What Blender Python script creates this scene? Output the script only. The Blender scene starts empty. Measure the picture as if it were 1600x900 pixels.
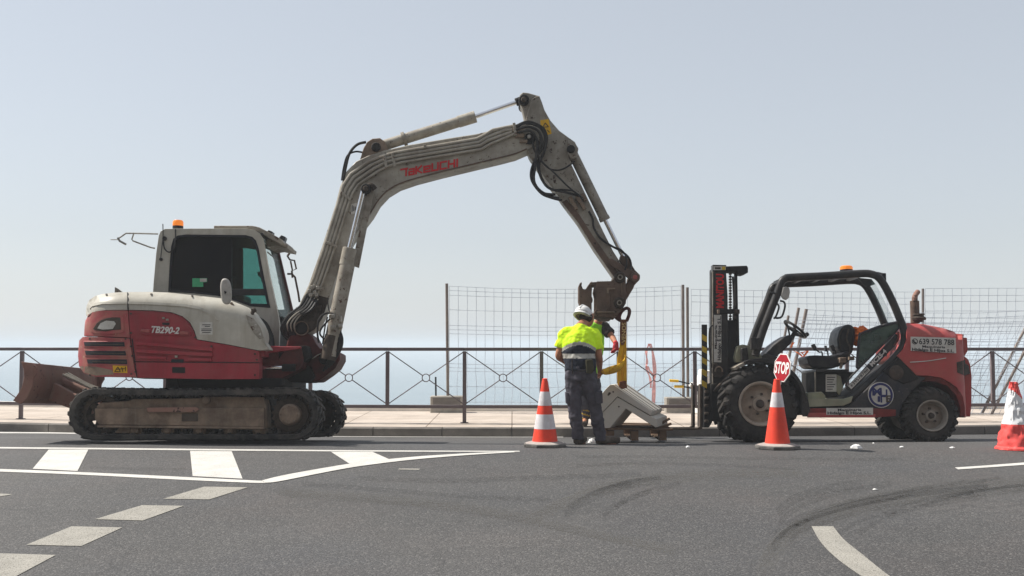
import bpy, bmesh, math, random
from mathutils import Vector, Matrix, noise
random.seed(7)
R = math.radians
sc = bpy.context.scene
# ------------------------------------------------------------------ camera
F = 1755.0                      # focal length in photo pixels (1600 wide)
CAMZ = 1.12
PITCH = math.atan(90 / F)       # horizon at row 540 of 900
cam_d = bpy.data.cameras.new("camera"); cam = bpy.data.objects.new("camera", cam_d)
sc.collection.objects.link(cam)
cam.location = (0, 0, CAMZ); cam.rotation_euler = (R(90) + PITCH, 0, 0)
cam_d.sensor_width = 36; cam_d.lens = 36 * F / 1600
cam_d.clip_start = 0.05; cam_d.clip_end = 20000
sc.camera = cam
# ------------------------------------------------------------------ sky and sun
SUNV = Vector((0.84, -0.26, -1.0)).normalized()      # the way the light travels
elev = math.asin(-SUNV.z)
w = bpy.data.worlds.new("World"); sc.world = w; w.use_nodes = True
nt = w.node_tree; nt.nodes.clear()
sky = nt.nodes.new("ShaderNodeTexSky"); sky.sky_type = 'NISHITA'; sky.sun_disc = False
sky.sun_elevation = elev
sky.sun_rotation = math.atan2(-SUNV.x, -SUNV.y)       # clockwise from +Y
sky.altitude = 0; sky.air_density = 1.15; sky.dust_density = 0.7; sky.ozone_density = 1.2
veil = nt.nodes.new("ShaderNodeMix"); veil.data_type = 'RGBA'; veil.inputs[0].default_value = 0.50; veil.inputs[7].default_value = (4.45, 4.85, 5.45, 1)
hsv = nt.nodes.new("ShaderNodeHueSaturation"); hsv.inputs['Saturation'].default_value = 0.45
bg = nt.nodes.new("ShaderNodeBackground"); bg.inputs[1].default_value = 0.101
ow = nt.nodes.new("ShaderNodeOutputWorld")
nt.links.new(sky.outputs[0], hsv.inputs['Color']); nt.links.new(hsv.outputs[0], veil.inputs[6]); nt.links.new(veil.outputs[2], bg.inputs[0]); nt.links.new(bg.outputs[0], ow.inputs[0])
sd = bpy.data.lights.new("sun", 'SUN'); sd.energy = 5.0; sd.angle = R(0.6); sd.color = (1.0, 0.955, 0.88)
so = bpy.data.objects.new("sun", sd); sc.collection.objects.link(so)
so.rotation_euler = SUNV.to_track_quat('-Z', 'Y').to_euler(); so.location = (-20, 5, 25)
sc.view_settings.view_transform = 'Standard'; sc.view_settings.look = 'None'
sc.view_settings.exposure = 0.38; sc.view_settings.gamma = 1
sc.view_settings.use_curve_mapping = False
sc.cycles.max_bounces = 6; sc.cycles.volume_bounces = 1
sc.cycles.transparent_max_bounces = 12
# ------------------------------------------------------------------ materials
def lk(nt, a, b): nt.links.new(a, b)
def mat(name, col, rough=0.6, metal=0.0, var=0.12, vscale=3.0, bump=0.0, bscale=60, dirt=None, chips=None,
        streak=None, alpha=None, trans=0, emit=None, spec=0.22, coat=0, fine=None, fade=None):
    """base colour with low noise variation; dirt=(col, amount, scale); chips=(col, threshold, scale); streak=(col, amount, scale)"""
    m = bpy.data.materials.new(name); m.use_nodes = True
    nt = m.node_tree; b = nt.nodes["Principled BSDF"]
    b.inputs['Roughness'].default_value = rough; b.inputs['Metallic'].default_value = metal
    b.inputs['Specular IOR Level'].default_value = spec
    b.inputs['Coat Weight'].default_value = coat
    tc = nt.nodes.new("ShaderNodeTexCoord")
    def nz(scale, detail=6, rgh=0.6, vec=None):
        n = nt.nodes.new("ShaderNodeTexNoise"); n.inputs['Scale'].default_value = scale
        n.inputs['Detail'].default_value = detail; n.inputs['Roughness'].default_value = rgh
        lk(nt, vec or tc.outputs['Object'], n.inputs['Vector']); return n.outputs['Fac']
    def ramp(fac, p0, p1, v0=0.0, v1=1.0):
        r = nt.nodes.new("ShaderNodeMapRange"); r.inputs['From Min'].default_value = p0; r.inputs['From Max'].default_value = p1
        r.inputs['To Min'].default_value = v0; r.inputs['To Max'].default_value = v1
        lk(nt, fac, r.inputs['Value']); return r.outputs[0]
    def mix(fac, a, c, mode='MIX'):
        x = nt.nodes.new("ShaderNodeMix"); x.data_type = 'RGBA'; x.blend_type = mode
        if isinstance(fac, float): x.inputs[0].default_value = fac
        else: lk(nt, fac, x.inputs[0])
        for s, v in ((x.inputs[6], a), (x.inputs[7], c)):
            if isinstance(v, tuple): s.default_value = (*v[:3], 1)
            else: lk(nt, v, s)
        return x.outputs[2]
    c = tuple(col)
    if var:
        lo = tuple(max(0, v * (1 - var * 1.6)) for v in c); hi = tuple(min(1, v * (1 + var * 1.4)) for v in c)
        cur = mix(ramp(nz(vscale), 0.3, 0.7), lo, hi)
    else:
        cur = mix(0.0, c, c)
    if fine:
        cur = mix(ramp(nz(fine[1], 3, 0.7), 0.38, 0.62, 0.0, fine[0]), cur, fine[2])
    if streak:
        mp = nt.nodes.new("ShaderNodeMapping"); mp.inputs['Scale'].default_value = (streak[2], streak[2], streak[2] * 0.12)
        lk(nt, tc.outputs['Object'], mp.inputs['Vector'])
        cur = mix(ramp(nz(1.0, 5, 0.7, mp.outputs[0]), 0.5, 0.72, 0.0, streak[1]), cur, streak[0])
    if dirt:
        cur = mix(ramp(nz(dirt[2], 8, 0.7), 0.42, 0.68, 0.0, dirt[1]), cur, dirt[0])
    rsock = ramp(nz(vscale * 2.3), 0.3, 0.7, max(0.05, rough - 0.1), min(1, rough + 0.12))
    if chips:
        mk = ramp(nz(chips[2], 4, 0.75), chips[1], chips[1] + 0.025)
        cur = mix(mk, cur, chips[0])
    lk(nt, cur, b.inputs['Base Color']); lk(nt, rsock, b.inputs['Roughness'])
    if bump:
        bp = nt.nodes.new("ShaderNodeBump"); bp.inputs['Strength'].default_value = bump; bp.inputs['Distance'].default_value = 0.01
        lk(nt, nz(bscale, 4, 0.6), bp.inputs['Height']); lk(nt, bp.outputs[0], b.inputs['Normal'])
    if alpha is not None: b.inputs['Alpha'].default_value = alpha
    if trans: b.inputs['Transmission Weight'].default_value = trans
    if emit: b.inputs['Emission Color'].default_value = (*emit[0], 1); b.inputs['Emission Strength'].default_value = emit[1]
    return m
RUST = (0.09, 0.045, 0.028); DUST = (0.27, 0.22, 0.17)
M = {}
M['cream'] = mat('cream_paint', (0.50, 0.475, 0.41), 0.42, var=0.07, dirt=((0.27, 0.24, 0.19), 0.45, 2.2), chips=(RUST, 0.715, 14), streak=((0.25, 0.2, 0.14), 0.4, 9), bump=0.08, bscale=6)
M['boom'] = mat('boom_paint', (0.40, 0.37, 0.31), 0.5, var=0.12, dirt=((0.14, 0.11, 0.085), 0.65, 2.6), chips=((0.07, 0.04, 0.028), 0.625, 15), streak=((0.2, 0.15, 0.1), 0.45, 10), bump=0.1, bscale=20)
M['arm'] = mat('arm_paint', (0.33, 0.305, 0.255), 0.5, var=0.14, dirt=((0.12, 0.09, 0.065), 0.7, 2.6), chips=((0.06, 0.035, 0.025), 0.60, 15), streak=((0.14, 0.1, 0.07), 0.5, 10), bump=0.1, bscale=20)
M['boomdirty'] = mat('boom_paint_worn', (0.33, 0.3, 0.25), 0.6, var=0.15, dirt=((0.12, 0.09, 0.065), 0.75, 5), chips=(RUST, 0.60, 16), bump=0.15, bscale=25)
M['red'] = mat('red_paint', (0.32, 0.032, 0.046), 0.42, var=0.14, dirt=((0.27, 0.09, 0.085), 0.55, 2.5), streak=((0.14, 0.03, 0.03), 0.45, 8), chips=((0.5, 0.32, 0.25), 0.735, 22), bump=0.06, bscale=7)
M['redworn'] = mat('red_paint_worn', (0.37, 0.075, 0.08), 0.5, var=0.18, dirt=((0.36, 0.2, 0.14), 0.75, 4), chips=((0.5, 0.4, 0.27), 0.66, 14), bump=0.12, bscale=12)
M['reddark'] = mat('dark_red_iron', (0.10, 0.02, 0.018), 0.6, var=0.3, dirt=((0.03, 0.018, 0.015), 0.8, 4), bump=0.2, bscale=25)
M['forkred'] = mat('forklift_red', (0.43, 0.07, 0.07), 0.42, var=0.1, dirt=((0.36, 0.14, 0.1), 0.5, 2.5), chips=((0.45, 0.36, 0.3), 0.73, 18), bump=0.05, bscale=8)
M['forkreddirty'] = mat('forklift_red_dirty', (0.2, 0.025, 0.022), 0.6, var=0.2, dirt=((0.05, 0.035, 0.03), 0.85, 4), bump=0.15, bscale=18)
M['black'] = mat('black_paint', (0.022, 0.022, 0.024), 0.38, var=0.3, dirt=((0.075, 0.065, 0.055), 0.55, 4), bump=0.1, bscale=25)
M['blackmatte'] = mat('black_grime', (0.014, 0.013, 0.014), 0.75, var=0.3, dirt=((0.035, 0.03, 0.025), 0.6, 5), bump=0.2, bscale=30)
M['navy'] = mat('black_panel', (0.018, 0.02, 0.028), 0.5, var=0.3, dirt=((0.10, 0.085, 0.07), 0.6, 5), chips=((0.16, 0.14, 0.12), 0.66, 12))
M['rubber'] = mat('rubber', (0.024, 0.023, 0.023), 0.78, var=0.3, dirt=((0.16, 0.14, 0.12), 0.6, 4), bump=0.25, bscale=40)
M['tyre'] = mat('tyre_rubber', (0.02, 0.019, 0.019), 0.85, var=0.25, dirt=((0.10, 0.085, 0.072), 0.55, 3.5), bump=0.3, bscale=35)
M['mud'] = mat('muddy_iron', (0.25, 0.185, 0.135), 0.85, var=0.3, dirt=((0.09, 0.055, 0.04), 0.75, 4), chips=((0.3, 0.24, 0.18), 0.68, 16), streak=((0.24, 0.2, 0.15), 0.7, 25), bump=0.4, bscale=30)
M['muddark'] = mat('dark_muddy_iron', (0.055, 0.042, 0.034), 0.85, var=0.35, dirt=((0.14, 0.11, 0.085), 0.6, 7), bump=0.4, bscale=30)
M['rustiron'] = mat('rusty_brown_iron', (0.125, 0.085, 0.066), 0.7, var=0.3, dirt=((0.17, 0.11, 0.075), 0.7, 6), chips=((0.03, 0.02, 0.018), 0.62, 12), bump=0.4, bscale=25)
M['blade'] = mat('blade_iron', (0.30, 0.155, 0.12), 0.7, var=0.2, dirt=((0.17, 0.12, 0.09), 0.7, 3), chips=((0.06, 0.035, 0.028), 0.62, 9), streak=((0.28, 0.2, 0.16), 0.5, 14), bump=0.35, bscale=20)
M['rim'] = mat('dusty_rim', (0.46, 0.38, 0.30), 0.8, var=0.15, dirt=((0.13, 0.1, 0.08), 0.7, 5), bump=0.15, bscale=20)
M['rim2'] = mat('dusty_grey_rim', (0.36, 0.32, 0.27), 0.8, var=0.15, dirt=((0.1, 0.085, 0.07), 0.7, 6), bump=0.15, bscale=20)
M['chrome'] = mat('chrome_rod', (0.75, 0.75, 0.76), 0.16, metal=1.0, var=0.04)
M['steel'] = mat('steel_fitting', (0.4, 0.38, 0.34), 0.4, metal=0.7, var=0.2, dirt=((0.12, 0.09, 0.06), 0.7, 20))
M['hose'] = mat('black_hose', (0.016, 0.015, 0.016), 0.45, var=0.2, dirt=((0.07, 0.06, 0.05), 0.5, 8))
M['pipe'] = mat('painted_pipe', (0.40, 0.37, 0.31), 0.42, var=0.12, dirt=((0.15, 0.11, 0.08), 0.65, 5))
M['orange'] = mat('beacon_lens', (0.95, 0.28, 0.03), 0.15, var=0.1, trans=0.35, emit=((1.0, 0.32, 0.05), 0.25))
M['glassdark'] = mat('tinted_dark_glass', (0.006, 0.007, 0.01), 0.05, var=0, alpha=0.96)
M['glassfront'] = mat('door_glass', (0.05, 0.12, 0.12), 0.06, var=0, alpha=0.28)
M['glassteal'] = mat('teal_tinted_glass', (0.16, 0.42, 0.39), 0.06, var=0, alpha=0.5)
M['glassclear'] = mat('pale_green_glass', (0.4, 0.55, 0.52), 0.05, var=0.0, alpha=0.16)
def tint(name, col, gloss):
    m = bpy.data.materials.new(name); m.use_nodes = True; nt = m.node_tree; nt.nodes.clear()
    t = nt.nodes.new("ShaderNodeBsdfTransparent"); t.inputs[0].default_value = (*col, 1); g = nt.nodes.new("ShaderNodeBsdfGlossy"); g.inputs['Roughness'].default_value = 0.04
    x = nt.nodes.new("ShaderNodeMixShader"); x.inputs[0].default_value = gloss; o = nt.nodes.new("ShaderNodeOutputMaterial")
    lk(nt, t.outputs[0], x.inputs[1]); lk(nt, g.outputs[0], x.inputs[2]); lk(nt, x.outputs[0], o.inputs[0]); return m
M['glassteal'] = tint('teal_tinted_glass', (0.26, 0.50, 0.47), 0.04); M['glassfront'] = tint('door_glass', (0.9, 0.95, 0.94), 0.03)
M['glassgrimy'] = mat('grimy_green_glass', (0.035, 0.07, 0.055), 0.2, var=0.3, dirt=((0.1, 0.13, 0.1), 0.6, 6), alpha=0.9)
M['white'] = mat('white_plastic', (0.78, 0.78, 0.77), 0.4, var=0.04, dirt=((0.45, 0.42, 0.37), 0.35, 6))
M['label'] = mat('label_white', (0.6, 0.585, 0.54), 0.55, var=0.06, dirt=((0.33, 0.28, 0.23), 0.5, 9))
M['ink'] = mat('ink_black', (0.02, 0.02, 0.025), 0.6, var=0.0)
M['inkblue'] = mat('ink_blue', (0.025, 0.03, 0.12), 0.5, var=0.1)
M['inkred'] = mat('ink_red', (0.55, 0.02, 0.025), 0.45, var=0.08)
M['inksilver'] = mat('ink_silver', (0.62, 0.58, 0.55), 0.4, var=0.08)
M['yellowstk'] = mat('yellow_sticker', (0.75, 0.42, 0.02), 0.5, var=0.1, dirt=((0.4, 0.25, 0.05), 0.4, 15))
M['greenstk'] = mat('green_sticker', (0.08, 0.42, 0.2), 0.5, var=0.1)
M['rail'] = mat('railing_paint', (0.16, 0.125, 0.13), 0.5, var=0.1, dirt=((0.16, 0.14, 0.14), 0.4, 3), chips=((0.2, 0.12, 0.08), 0.72, 18))
M['wire'] = mat('galvanised_wire', (0.42, 0.46, 0.52), 0.5, metal=0.2, var=0.15)
M['post'] = mat('galvanised_post', (0.2, 0.17, 0.16), 0.55, metal=0.2, var=0.2, dirt=((0.3, 0.25, 0.2), 0.6, 5))
M['concrete'] = mat('concrete', (0.44, 0.41, 0.36), 0.9, var=0.15, vscale=6, dirt=((0.24, 0.2, 0.16), 0.5, 4), bump=0.4, bscale=50, fine=(0.3, 120, (0.2, 0.18, 0.15)))
M['conepart'] = mat('precast_concrete', (0.56, 0.53, 0.475), 0.85, var=0.08, vscale=5, dirt=((0.36, 0.32, 0.27), 0.4, 5), bump=0.2, bscale=60)
M['kerb'] = mat('kerb_concrete', (0.21, 0.19, 0.17), 0.9, var=0.2, vscale=2, dirt=((0.12, 0.11, 0.10), 0.6, 5), bump=0.5, bscale=40, fine=(0.35, 90, (0.12, 0.11, 0.1)))
M['parapet'] = mat('pale_coping', (0.72, 0.68, 0.62), 0.85, var=0.08, bump=0.2, bscale=30)
M['wood'] = mat('pallet_wood', (0.11, 0.065, 0.04), 0.85, var=0.3, dirt=((0.2, 0.14, 0.09), 0.5, 6), bump=0.3, bscale=40)
M['hivis'] = mat('hi_vis_yellow', (0.60, 0.88, 0.02), 0.75, var=0.05, vscale=8, emit=((0.55, 0.9, 0.0), 0.06))
M['hivisgreen'] = mat('hi_vis_green', (0.24, 0.58, 0.03), 0.75, var=0.08, vscale=8, emit=((0.3, 0.8, 0.0), 0.05))
M['reflect'] = mat('reflective_tape', (0.42, 0.41, 0.37), 0.45, var=0.15, vscale=15, dirt=((0.25, 0.23, 0.2), 0.5, 12))
M['navycloth'] = mat('navy_cloth', (0.018, 0.022, 0.035), 0.85, var=0.2, vscale=8)
M['greycloth'] = mat('grey_work_cloth', (0.075, 0.071, 0.088), 0.9, var=0.22, vscale=7, bump=0.2, bscale=150)
M['darkcloth'] = mat('dark_cloth', (0.04, 0.035, 0.034), 0.9, var=0.2, vscale=8)
M['skin'] = mat('skin', (0.42, 0.19, 0.11), 0.5, var=0.12, vscale=10)
M['hair'] = mat('hair', (0.03, 0.02, 0.015), 0.7, var=0.3, vscale=30)
M['boot'] = mat('boot_leather', (0.07, 0.055, 0.045), 0.8, var=0.3, dirt=((0.2, 0.17, 0.14), 0.6, 12))
M['glove'] = mat('red_glove', (0.55, 0.03, 0.04), 0.7, var=0.15, vscale=20, dirt=((0.05, 0.02, 0.02), 0.6, 14))
M['sling'] = mat('sling_yellow', (0.72, 0.40, 0.015), 0.75, var=0.12, vscale=6, streak=((0.35, 0.16, 0.01), 0.7, 40), bump=0.3, bscale=120)
M['slingtag'] = mat('sling_brown_sleeve', (0.16, 0.06, 0.03), 0.8, var=0.2, vscale=12)
M['slingink'] = mat('sling_letters', (0.65, 0.45, 0.2), 0.8, var=0.2, vscale=30)
M['conered'] = mat('cone_red', (0.88, 0.07, 0.035), 0.5, var=0.07, vscale=4, dirt=((0.55, 0.06, 0.04), 0.5, 7), chips=((0.9, 0.4, 0.3), 0.72, 16))
M['conewhite'] = mat('cone_reflective_white', (0.72, 0.70, 0.72), 0.55, var=0.08, dirt=((0.5, 0.42, 0.42), 0.6, 14), chips=((0.8, 0.25, 0.2), 0.70, 20), bump=0.2, bscale=30)
M['conebase'] = mat('cone_base_rubber', (0.1, 0.095, 0.09), 0.85, var=0.2, dirt=((0.26, 0.24, 0.22), 0.7, 5), bump=0.3)
M['conebasetop'] = mat('cone_base_top', (0.4, 0.36, 0.33), 0.85, var=0.15, dirt=((0.2, 0.18, 0.16), 0.5, 8))
M['crumplered'] = mat('crumpled_red_film', (0.80, 0.10, 0.09), 0.38, var=0.1, vscale=6)
M['crumplewhite'] = mat('crumpled_white_film', (0.74, 0.74, 0.75), 0.4, var=0.07, vscale=6)
M['signred'] = mat('sign_red', (0.33, 0.006, 0.016), 0.35, var=0.06)
M['signwhite'] = mat('sign_white', (0.8, 0.78, 0.76), 0.4, var=0.04)
M['tape'] = mat('barrier_tape_red', (0.85, 0.25, 0.2), 0.5, var=0.3, vscale=9, alpha=0.8)
M['orangecloth'] = mat('orange_cloth', (0.85, 0.17, 0.03), 0.8, var=0.25, vscale=18)
M['sack'] = mat('white_sack', (0.8, 0.78, 0.74), 0.8, var=0.1, vscale=10, bump=0.3, bscale=25)
M['grip'] = mat('yellow_grip', (0.8, 0.5, 0.03), 0.5, var=0.08)
M['toolblack'] = mat('tool_bar', (0.02, 0.03, 0.035), 0.4, var=0.1)
M['paper'] = mat('litter_white', (0.85, 0.84, 0.82), 0.8, var=0.06)
M['stripe'] = mat('warning_yellow', (0.62, 0.42, 0.04), 0.55, var=0.15, dirt=((0.2, 0.14, 0.05), 0.6, 12))
M['seat'] = mat('seat_vinyl', (0.022, 0.022, 0.026), 0.42, var=0.25, dirt=((0.06, 0.055, 0.05), 0.5, 6))
M['floorpaint'] = mat('dusty_green_floor', (0.27, 0.27, 0.19), 0.85, var=0.25, dirt=((0.3, 0.26, 0.18), 0.6, 8))
M['mirror'] = mat('mirror_back', (0.42, 0.40, 0.37), 0.5, var=0.1, dirt=((0.25, 0.22, 0.18), 0.6, 10))
M['rockfill'] = mat('revetment_rock', (0.25, 0.23, 0.2), 0.95, var=0.3, bump=0.6, bscale=4)
# ------------------------------------------------------------------ geometry helpers
def camray(px, py):
    s = (450 - py) / F; c = math.cos(PITCH); n = math.sin(PITCH)
    return Vector(((px - 800) / F, c - s * n, n + s * c))
class Fr:
    """local frame of a thing: origin and a tilt about X; P() gives the local point at depth yl that the photo shows at (px,py)"""
    def __init__(s, o, tilt=0.0):
        s.o = Vector(o); s.m = Matrix.Rotation(-tilt, 3, 'X'); s.tilt = tilt
        s.co = s.m.transposed() @ (Vector((0, 0, CAMZ)) - s.o)
    def P(s, px, py, yl=0.0):
        d = s.m.transposed() @ camray(px, py); t = (yl - s.co.y) / d.y
        return s.co + d * t
    def xz(s, pts, yl): return [(p.x, p.z) for p in (s.P(a, b, yl) for a, b in pts)]
    def sc(s, yl=0.0): return F / (s.o.y + yl)      # pixels per metre
def catmull(pts, n=6, closed=False):
    pts = [Vector(p) for p in pts]; N = len(pts); out = []
    for i in range(N if closed else N - 1):
        if closed: p0, p1, p2, p3 = pts[(i - 1) % N], pts[i], pts[(i + 1) % N], pts[(i + 2) % N]
        else: p0, p1, p2, p3 = pts[max(i - 1, 0)], pts[i], pts[i + 1], pts[min(i + 2, N - 1)]
        for k in range(n):
            t = k / n; t2 = t * t; t3 = t2 * t
            out.append(0.5 * ((2 * p1) + (p2 - p0) * t + (2 * p0 - 5 * p1 + 4 * p2 - p3) * t2 + (3 * p1 - p0 - 3 * p2 + p3) * t3))
    if not closed: out.append(pts[-1])
    return out
class MB:
    def __init__(s): s.v = []; s.f = []
    def add(s, vs, fs):
        b = len(s.v); s.v += [tuple(v) for v in vs]; s.f += [tuple(b + i for i in f) for f in fs]; return s
    def prism(s, xz, y0, y1, off=(0, 0)):
        n = len(xz)
        a = sum(xz[i][0] * xz[(i + 1) % n][1] - xz[(i + 1) % n][0] * xz[i][1] for i in range(n))
        if a < 0: xz = xz[::-1]
        vs = [(x, y0, z) for x, z in xz] + [(x + off[0], y1, z + off[1]) for x, z in xz]
        fs = [tuple(range(n)), tuple(range(2 * n - 1, n - 1, -1))] + [(i, i + n, (i + 1) % n + n, (i + 1) % n) for i in range(n)]
        return s.add(vs, fs)
    def ring(s, outer, inner, y0, y1):
        n = len(outer)
        vs = [(x, y0, z) for x, z in outer] + [(x, y0, z) for x, z in inner] + [(x, y1, z) for x, z in outer] + [(x, y1, z) for x, z in inner]
        fs = []
        for i in range(n):
            j = (i + 1) % n
            fs += [(i, j, j + n, i + n), (2 * n + i, 3 * n + i, 3 * n + j, 2 * n + j), (i, 2 * n + i, 2 * n + j, j), (n + i, n + j, 3 * n + j, 3 * n + i)]
        return s.add(vs, fs)
    def box(s, x0, x1, y0, y1, z0, z1): return s.prism([(x0, z0), (x1, z0), (x1, z1), (x0, z1)], y0, y1)
    def obox(s, c, sx, sy, sz, m=None):
        c = Vector(c); m = m or Matrix.Identity(3)
        vs = [c + m @ Vector((i * sx / 2, j * sy / 2, k * sz / 2)) for i in (-1, 1) for j in (-1, 1) for k in (-1, 1)]
        return s.add(vs, [(0, 1, 3, 2), (4, 6, 7, 5), (0, 4, 5, 1), (2, 3, 7, 6), (0, 2, 6, 4), (1, 5, 7, 3)])
    def bar(s, p0, p1, wy, wt):
        """rectangular bar from p0 to p1, wy across, wt thick"""
        p0 = Vector(p0); p1 = Vector(p1); d = p1 - p0; L = d.length; d.normalize()
        up = Vector((0, 1, 0)) if abs(d.y) < 0.9 else Vector((1, 0, 0))
        n = d.cross(up).normalized(); u = n.cross(d)
        m = Matrix((d, u, n)).transposed()
        return s.obox((p0 + p1) / 2, L, wy, wt, m)
    def tube(s, pts, r, n=8, rr=None, cap=True):
        pts = [Vector(p) for p in pts]; N = len(pts); rings = []; up = None
        for i, p in enumerate(pts):
            d = (pts[min(i + 1, N - 1)] - pts[max(i - 1, 0)])
            if d.length < 1e-9: d = Vector((0, 0, 1))
            d.normalize()
            if up is None: up = Vector((0, 1, 0)) if abs(d.y) < 0.8 else Vector((1, 0, 0))
            up = (up - d * up.dot(d)).normalized(); sd_ = d.cross(up)
            q = rr[i] if rr else r
            if not isinstance(q, tuple): q = (q, q)
            rings.append([p + up * math.cos(2 * math.pi * k / n) * q[0] + sd_ * math.sin(2 * math.pi * k / n) * q[1] for k in range(n)])
        vs = [v for rg in rings for v in rg]
        fs = [(i * n + k, i * n + (k + 1) % n, (i + 1) * n + (k + 1) % n, (i + 1) * n + k) for i in range(N - 1) for k in range(n)]
        if cap: fs += [tuple(range(n - 1, -1, -1)), tuple((N - 1) * n + k for k in range(n))]
        return s.add(vs, fs)
    def cyl(s, p0, p1, r, r1=None, n=20): return s.tube([p0, p1], r, n, rr=[r, r if r1 is None else r1])
    def disc(s, c, r, y0, y1, n=24): return s.cyl((c[0], y0, c[1]), (c[0], y1, c[1]), r, n=n)
    def lathe(s, prof, o=(0, 0, 0), axis='Y', n=32, cap=True):
        """profile of (radius, height) around axis"""
        o = Vector(o); vs = []; fs = []; N = len(prof)
        for r, h in prof:
            for k in range(n):
                a = 2 * math.pi * k / n; c_, s_ = math.cos(a) * r, math.sin(a) * r
                vs.append(o + (Vector((c_, h, s_)) if axis == 'Y' else Vector((c_, s_, h))))
        for i in range(N - 1):
            for k in range(n):
                q = (i * n + k, i * n + (k + 1) % n, (i + 1) * n + (k + 1) % n, (i + 1) * n + k)
                fs.append(q)
        if cap: fs += [tuple(range(n)), tuple((N - 1) * n + k for k in range(n))]
        return s.add(vs, fs)
    def build(s, name, m, parent=None, bevel=0.0, sharp=35, seg=2, mods=(), label=None):
        me = bpy.data.meshes.new(name); me.from_pydata(s.v, [], s.f); 
        bm = bmesh.new(); bm.from_mesh(me)
        bmesh.ops.recalc_face_normals(bm, faces=bm.faces)
        for f in bm.faces: f.smooth = True
        for e in bm.edges:
            if len(e.link_faces) == 2 and e.calc_face_angle(0) > R(sharp): e.smooth = False
        bm.to_mesh(me); bm.free()
        ms = m if isinstance(m, (list, tuple)) else [m]
        for x in ms: me.materials.append(M[x] if isinstance(x, str) else x)
        o = bpy.data.objects.new(name, me); sc.collection.objects.link(o)
        if parent: o.parent = parent
        if bevel:
            b = o.modifiers.new('bevel', 'BEVEL'); b.width = bevel; b.segments = seg; b.limit_method = 'ANGLE'; b.angle_limit = R(30)
            b.harden_normals = False
        if label: o['label'] = label
        return o
def bake(o, fn=None, sharp=60):
    """apply the modifiers; fn(centre) -> material index"""
    dg = bpy.context.evaluated_depsgraph_get(); dg.update()
    me = bpy.data.meshes.new_from_object(o.evaluated_get(dg)); o.modifiers.clear()
    old = o.data; mats = list(old.materials); o.data = me; me.name = old.name
    me.materials.clear()
    for x in mats: me.materials.append(x)
    for p in me.polygons:
        p.use_smooth = True
        if fn: p.material_index = fn(p.center)
        else: p.material_index = min(p.material_index, len(mats) - 1)
    return o
def tag(o, label, cat=None, group=None, kind=None):
    if label: o['label'] = label
    if cat: o['category'] = cat
    if group: o['group'] = group
    if kind: o['kind'] = kind
    return o
def root(name, fr, label, cat, group=None):
    e = bpy.data.objects.new(name, None); sc.collection.objects.link(e); e.empty_display_size = 0.2
    e.location = fr.o; e.rotation_euler = (-fr.tilt, 0, 0)
    return tag(e, label, cat, group)
def text(s, fr, px0, py0, px1, py1, hpx, yl, m, parent, name='lettering', bold=0.0, shear=0.0, depth=0.002, quant=None):
    """writing whose baseline runs from (px0,py0) to (px1,py1), letters hpx pixels tall, on the plane y=yl"""
    cu = bpy.data.curves.new(name, 'FONT'); cu.body = s; cu.size = 1; cu.offset = bold; cu.shear = shear; cu.extrude = 0
    cu.resolution_u = 3
    o = bpy.data.objects.new(name, cu); sc.collection.objects.link(o)
    dg = bpy.context.evaluated_depsgraph_get(); dg.update()
    me = bpy.data.meshes.new_from_object(o.evaluated_get(dg)); bpy.data.objects.remove(o)
    a = fr.P(px0, py0, yl); b = fr.P(px1, py1, yl); d = b - a; d.y = 0; L = d.length; d.normalize()
    up = Vector((-d.z, 0, d.x)); h = hpx / fr.sc(yl)
    xs = [v.co.x for v in me.vertices]; x0, x1 = min(xs), max(xs); capH = 0.70
    for v in me.vertices:
        x, y = (v.co.x - x0) / (x1 - x0) * L, v.co.y / capH * h
        p = a + d * x + up * y; v.co = (p.x, yl - depth, p.z)
    me.materials.append(M[m])
    o = bpy.data.objects.new(name, me); sc.collection.objects.link(o); o.parent = parent
    return o
def plate(fr, pts, yl, th, m, parent, name, bevel=0.0, label=None):
    return MB().prism(fr.xz(pts, yl), yl, yl + th).build(name, m, parent, bevel=bevel, label=label)
def rrect(x0, y0, x1, y1, r, n=4):
    out = []
    for cx, cy, a0 in ((x1 - r, y1 - r, 0), (x0 + r, y1 - r, 90), (x0 + r, y0 + r, 180), (x1 - r, y0 + r, 270)):
        for k in range(n + 1):
            a = R(a0 + 90 * k / n); out.append((cx + r * math.cos(a), cy + r * math.sin(a)))
    return out
def circ(cx, cy, r, n=20, a0=0, a1=360):
    return [(cx + r * math.cos(R(a0 + (a1 - a0) * k / n)), cy + r * math.sin(R(a0 + (a1 - a0) * k / n))) for k in range(n)]
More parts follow.
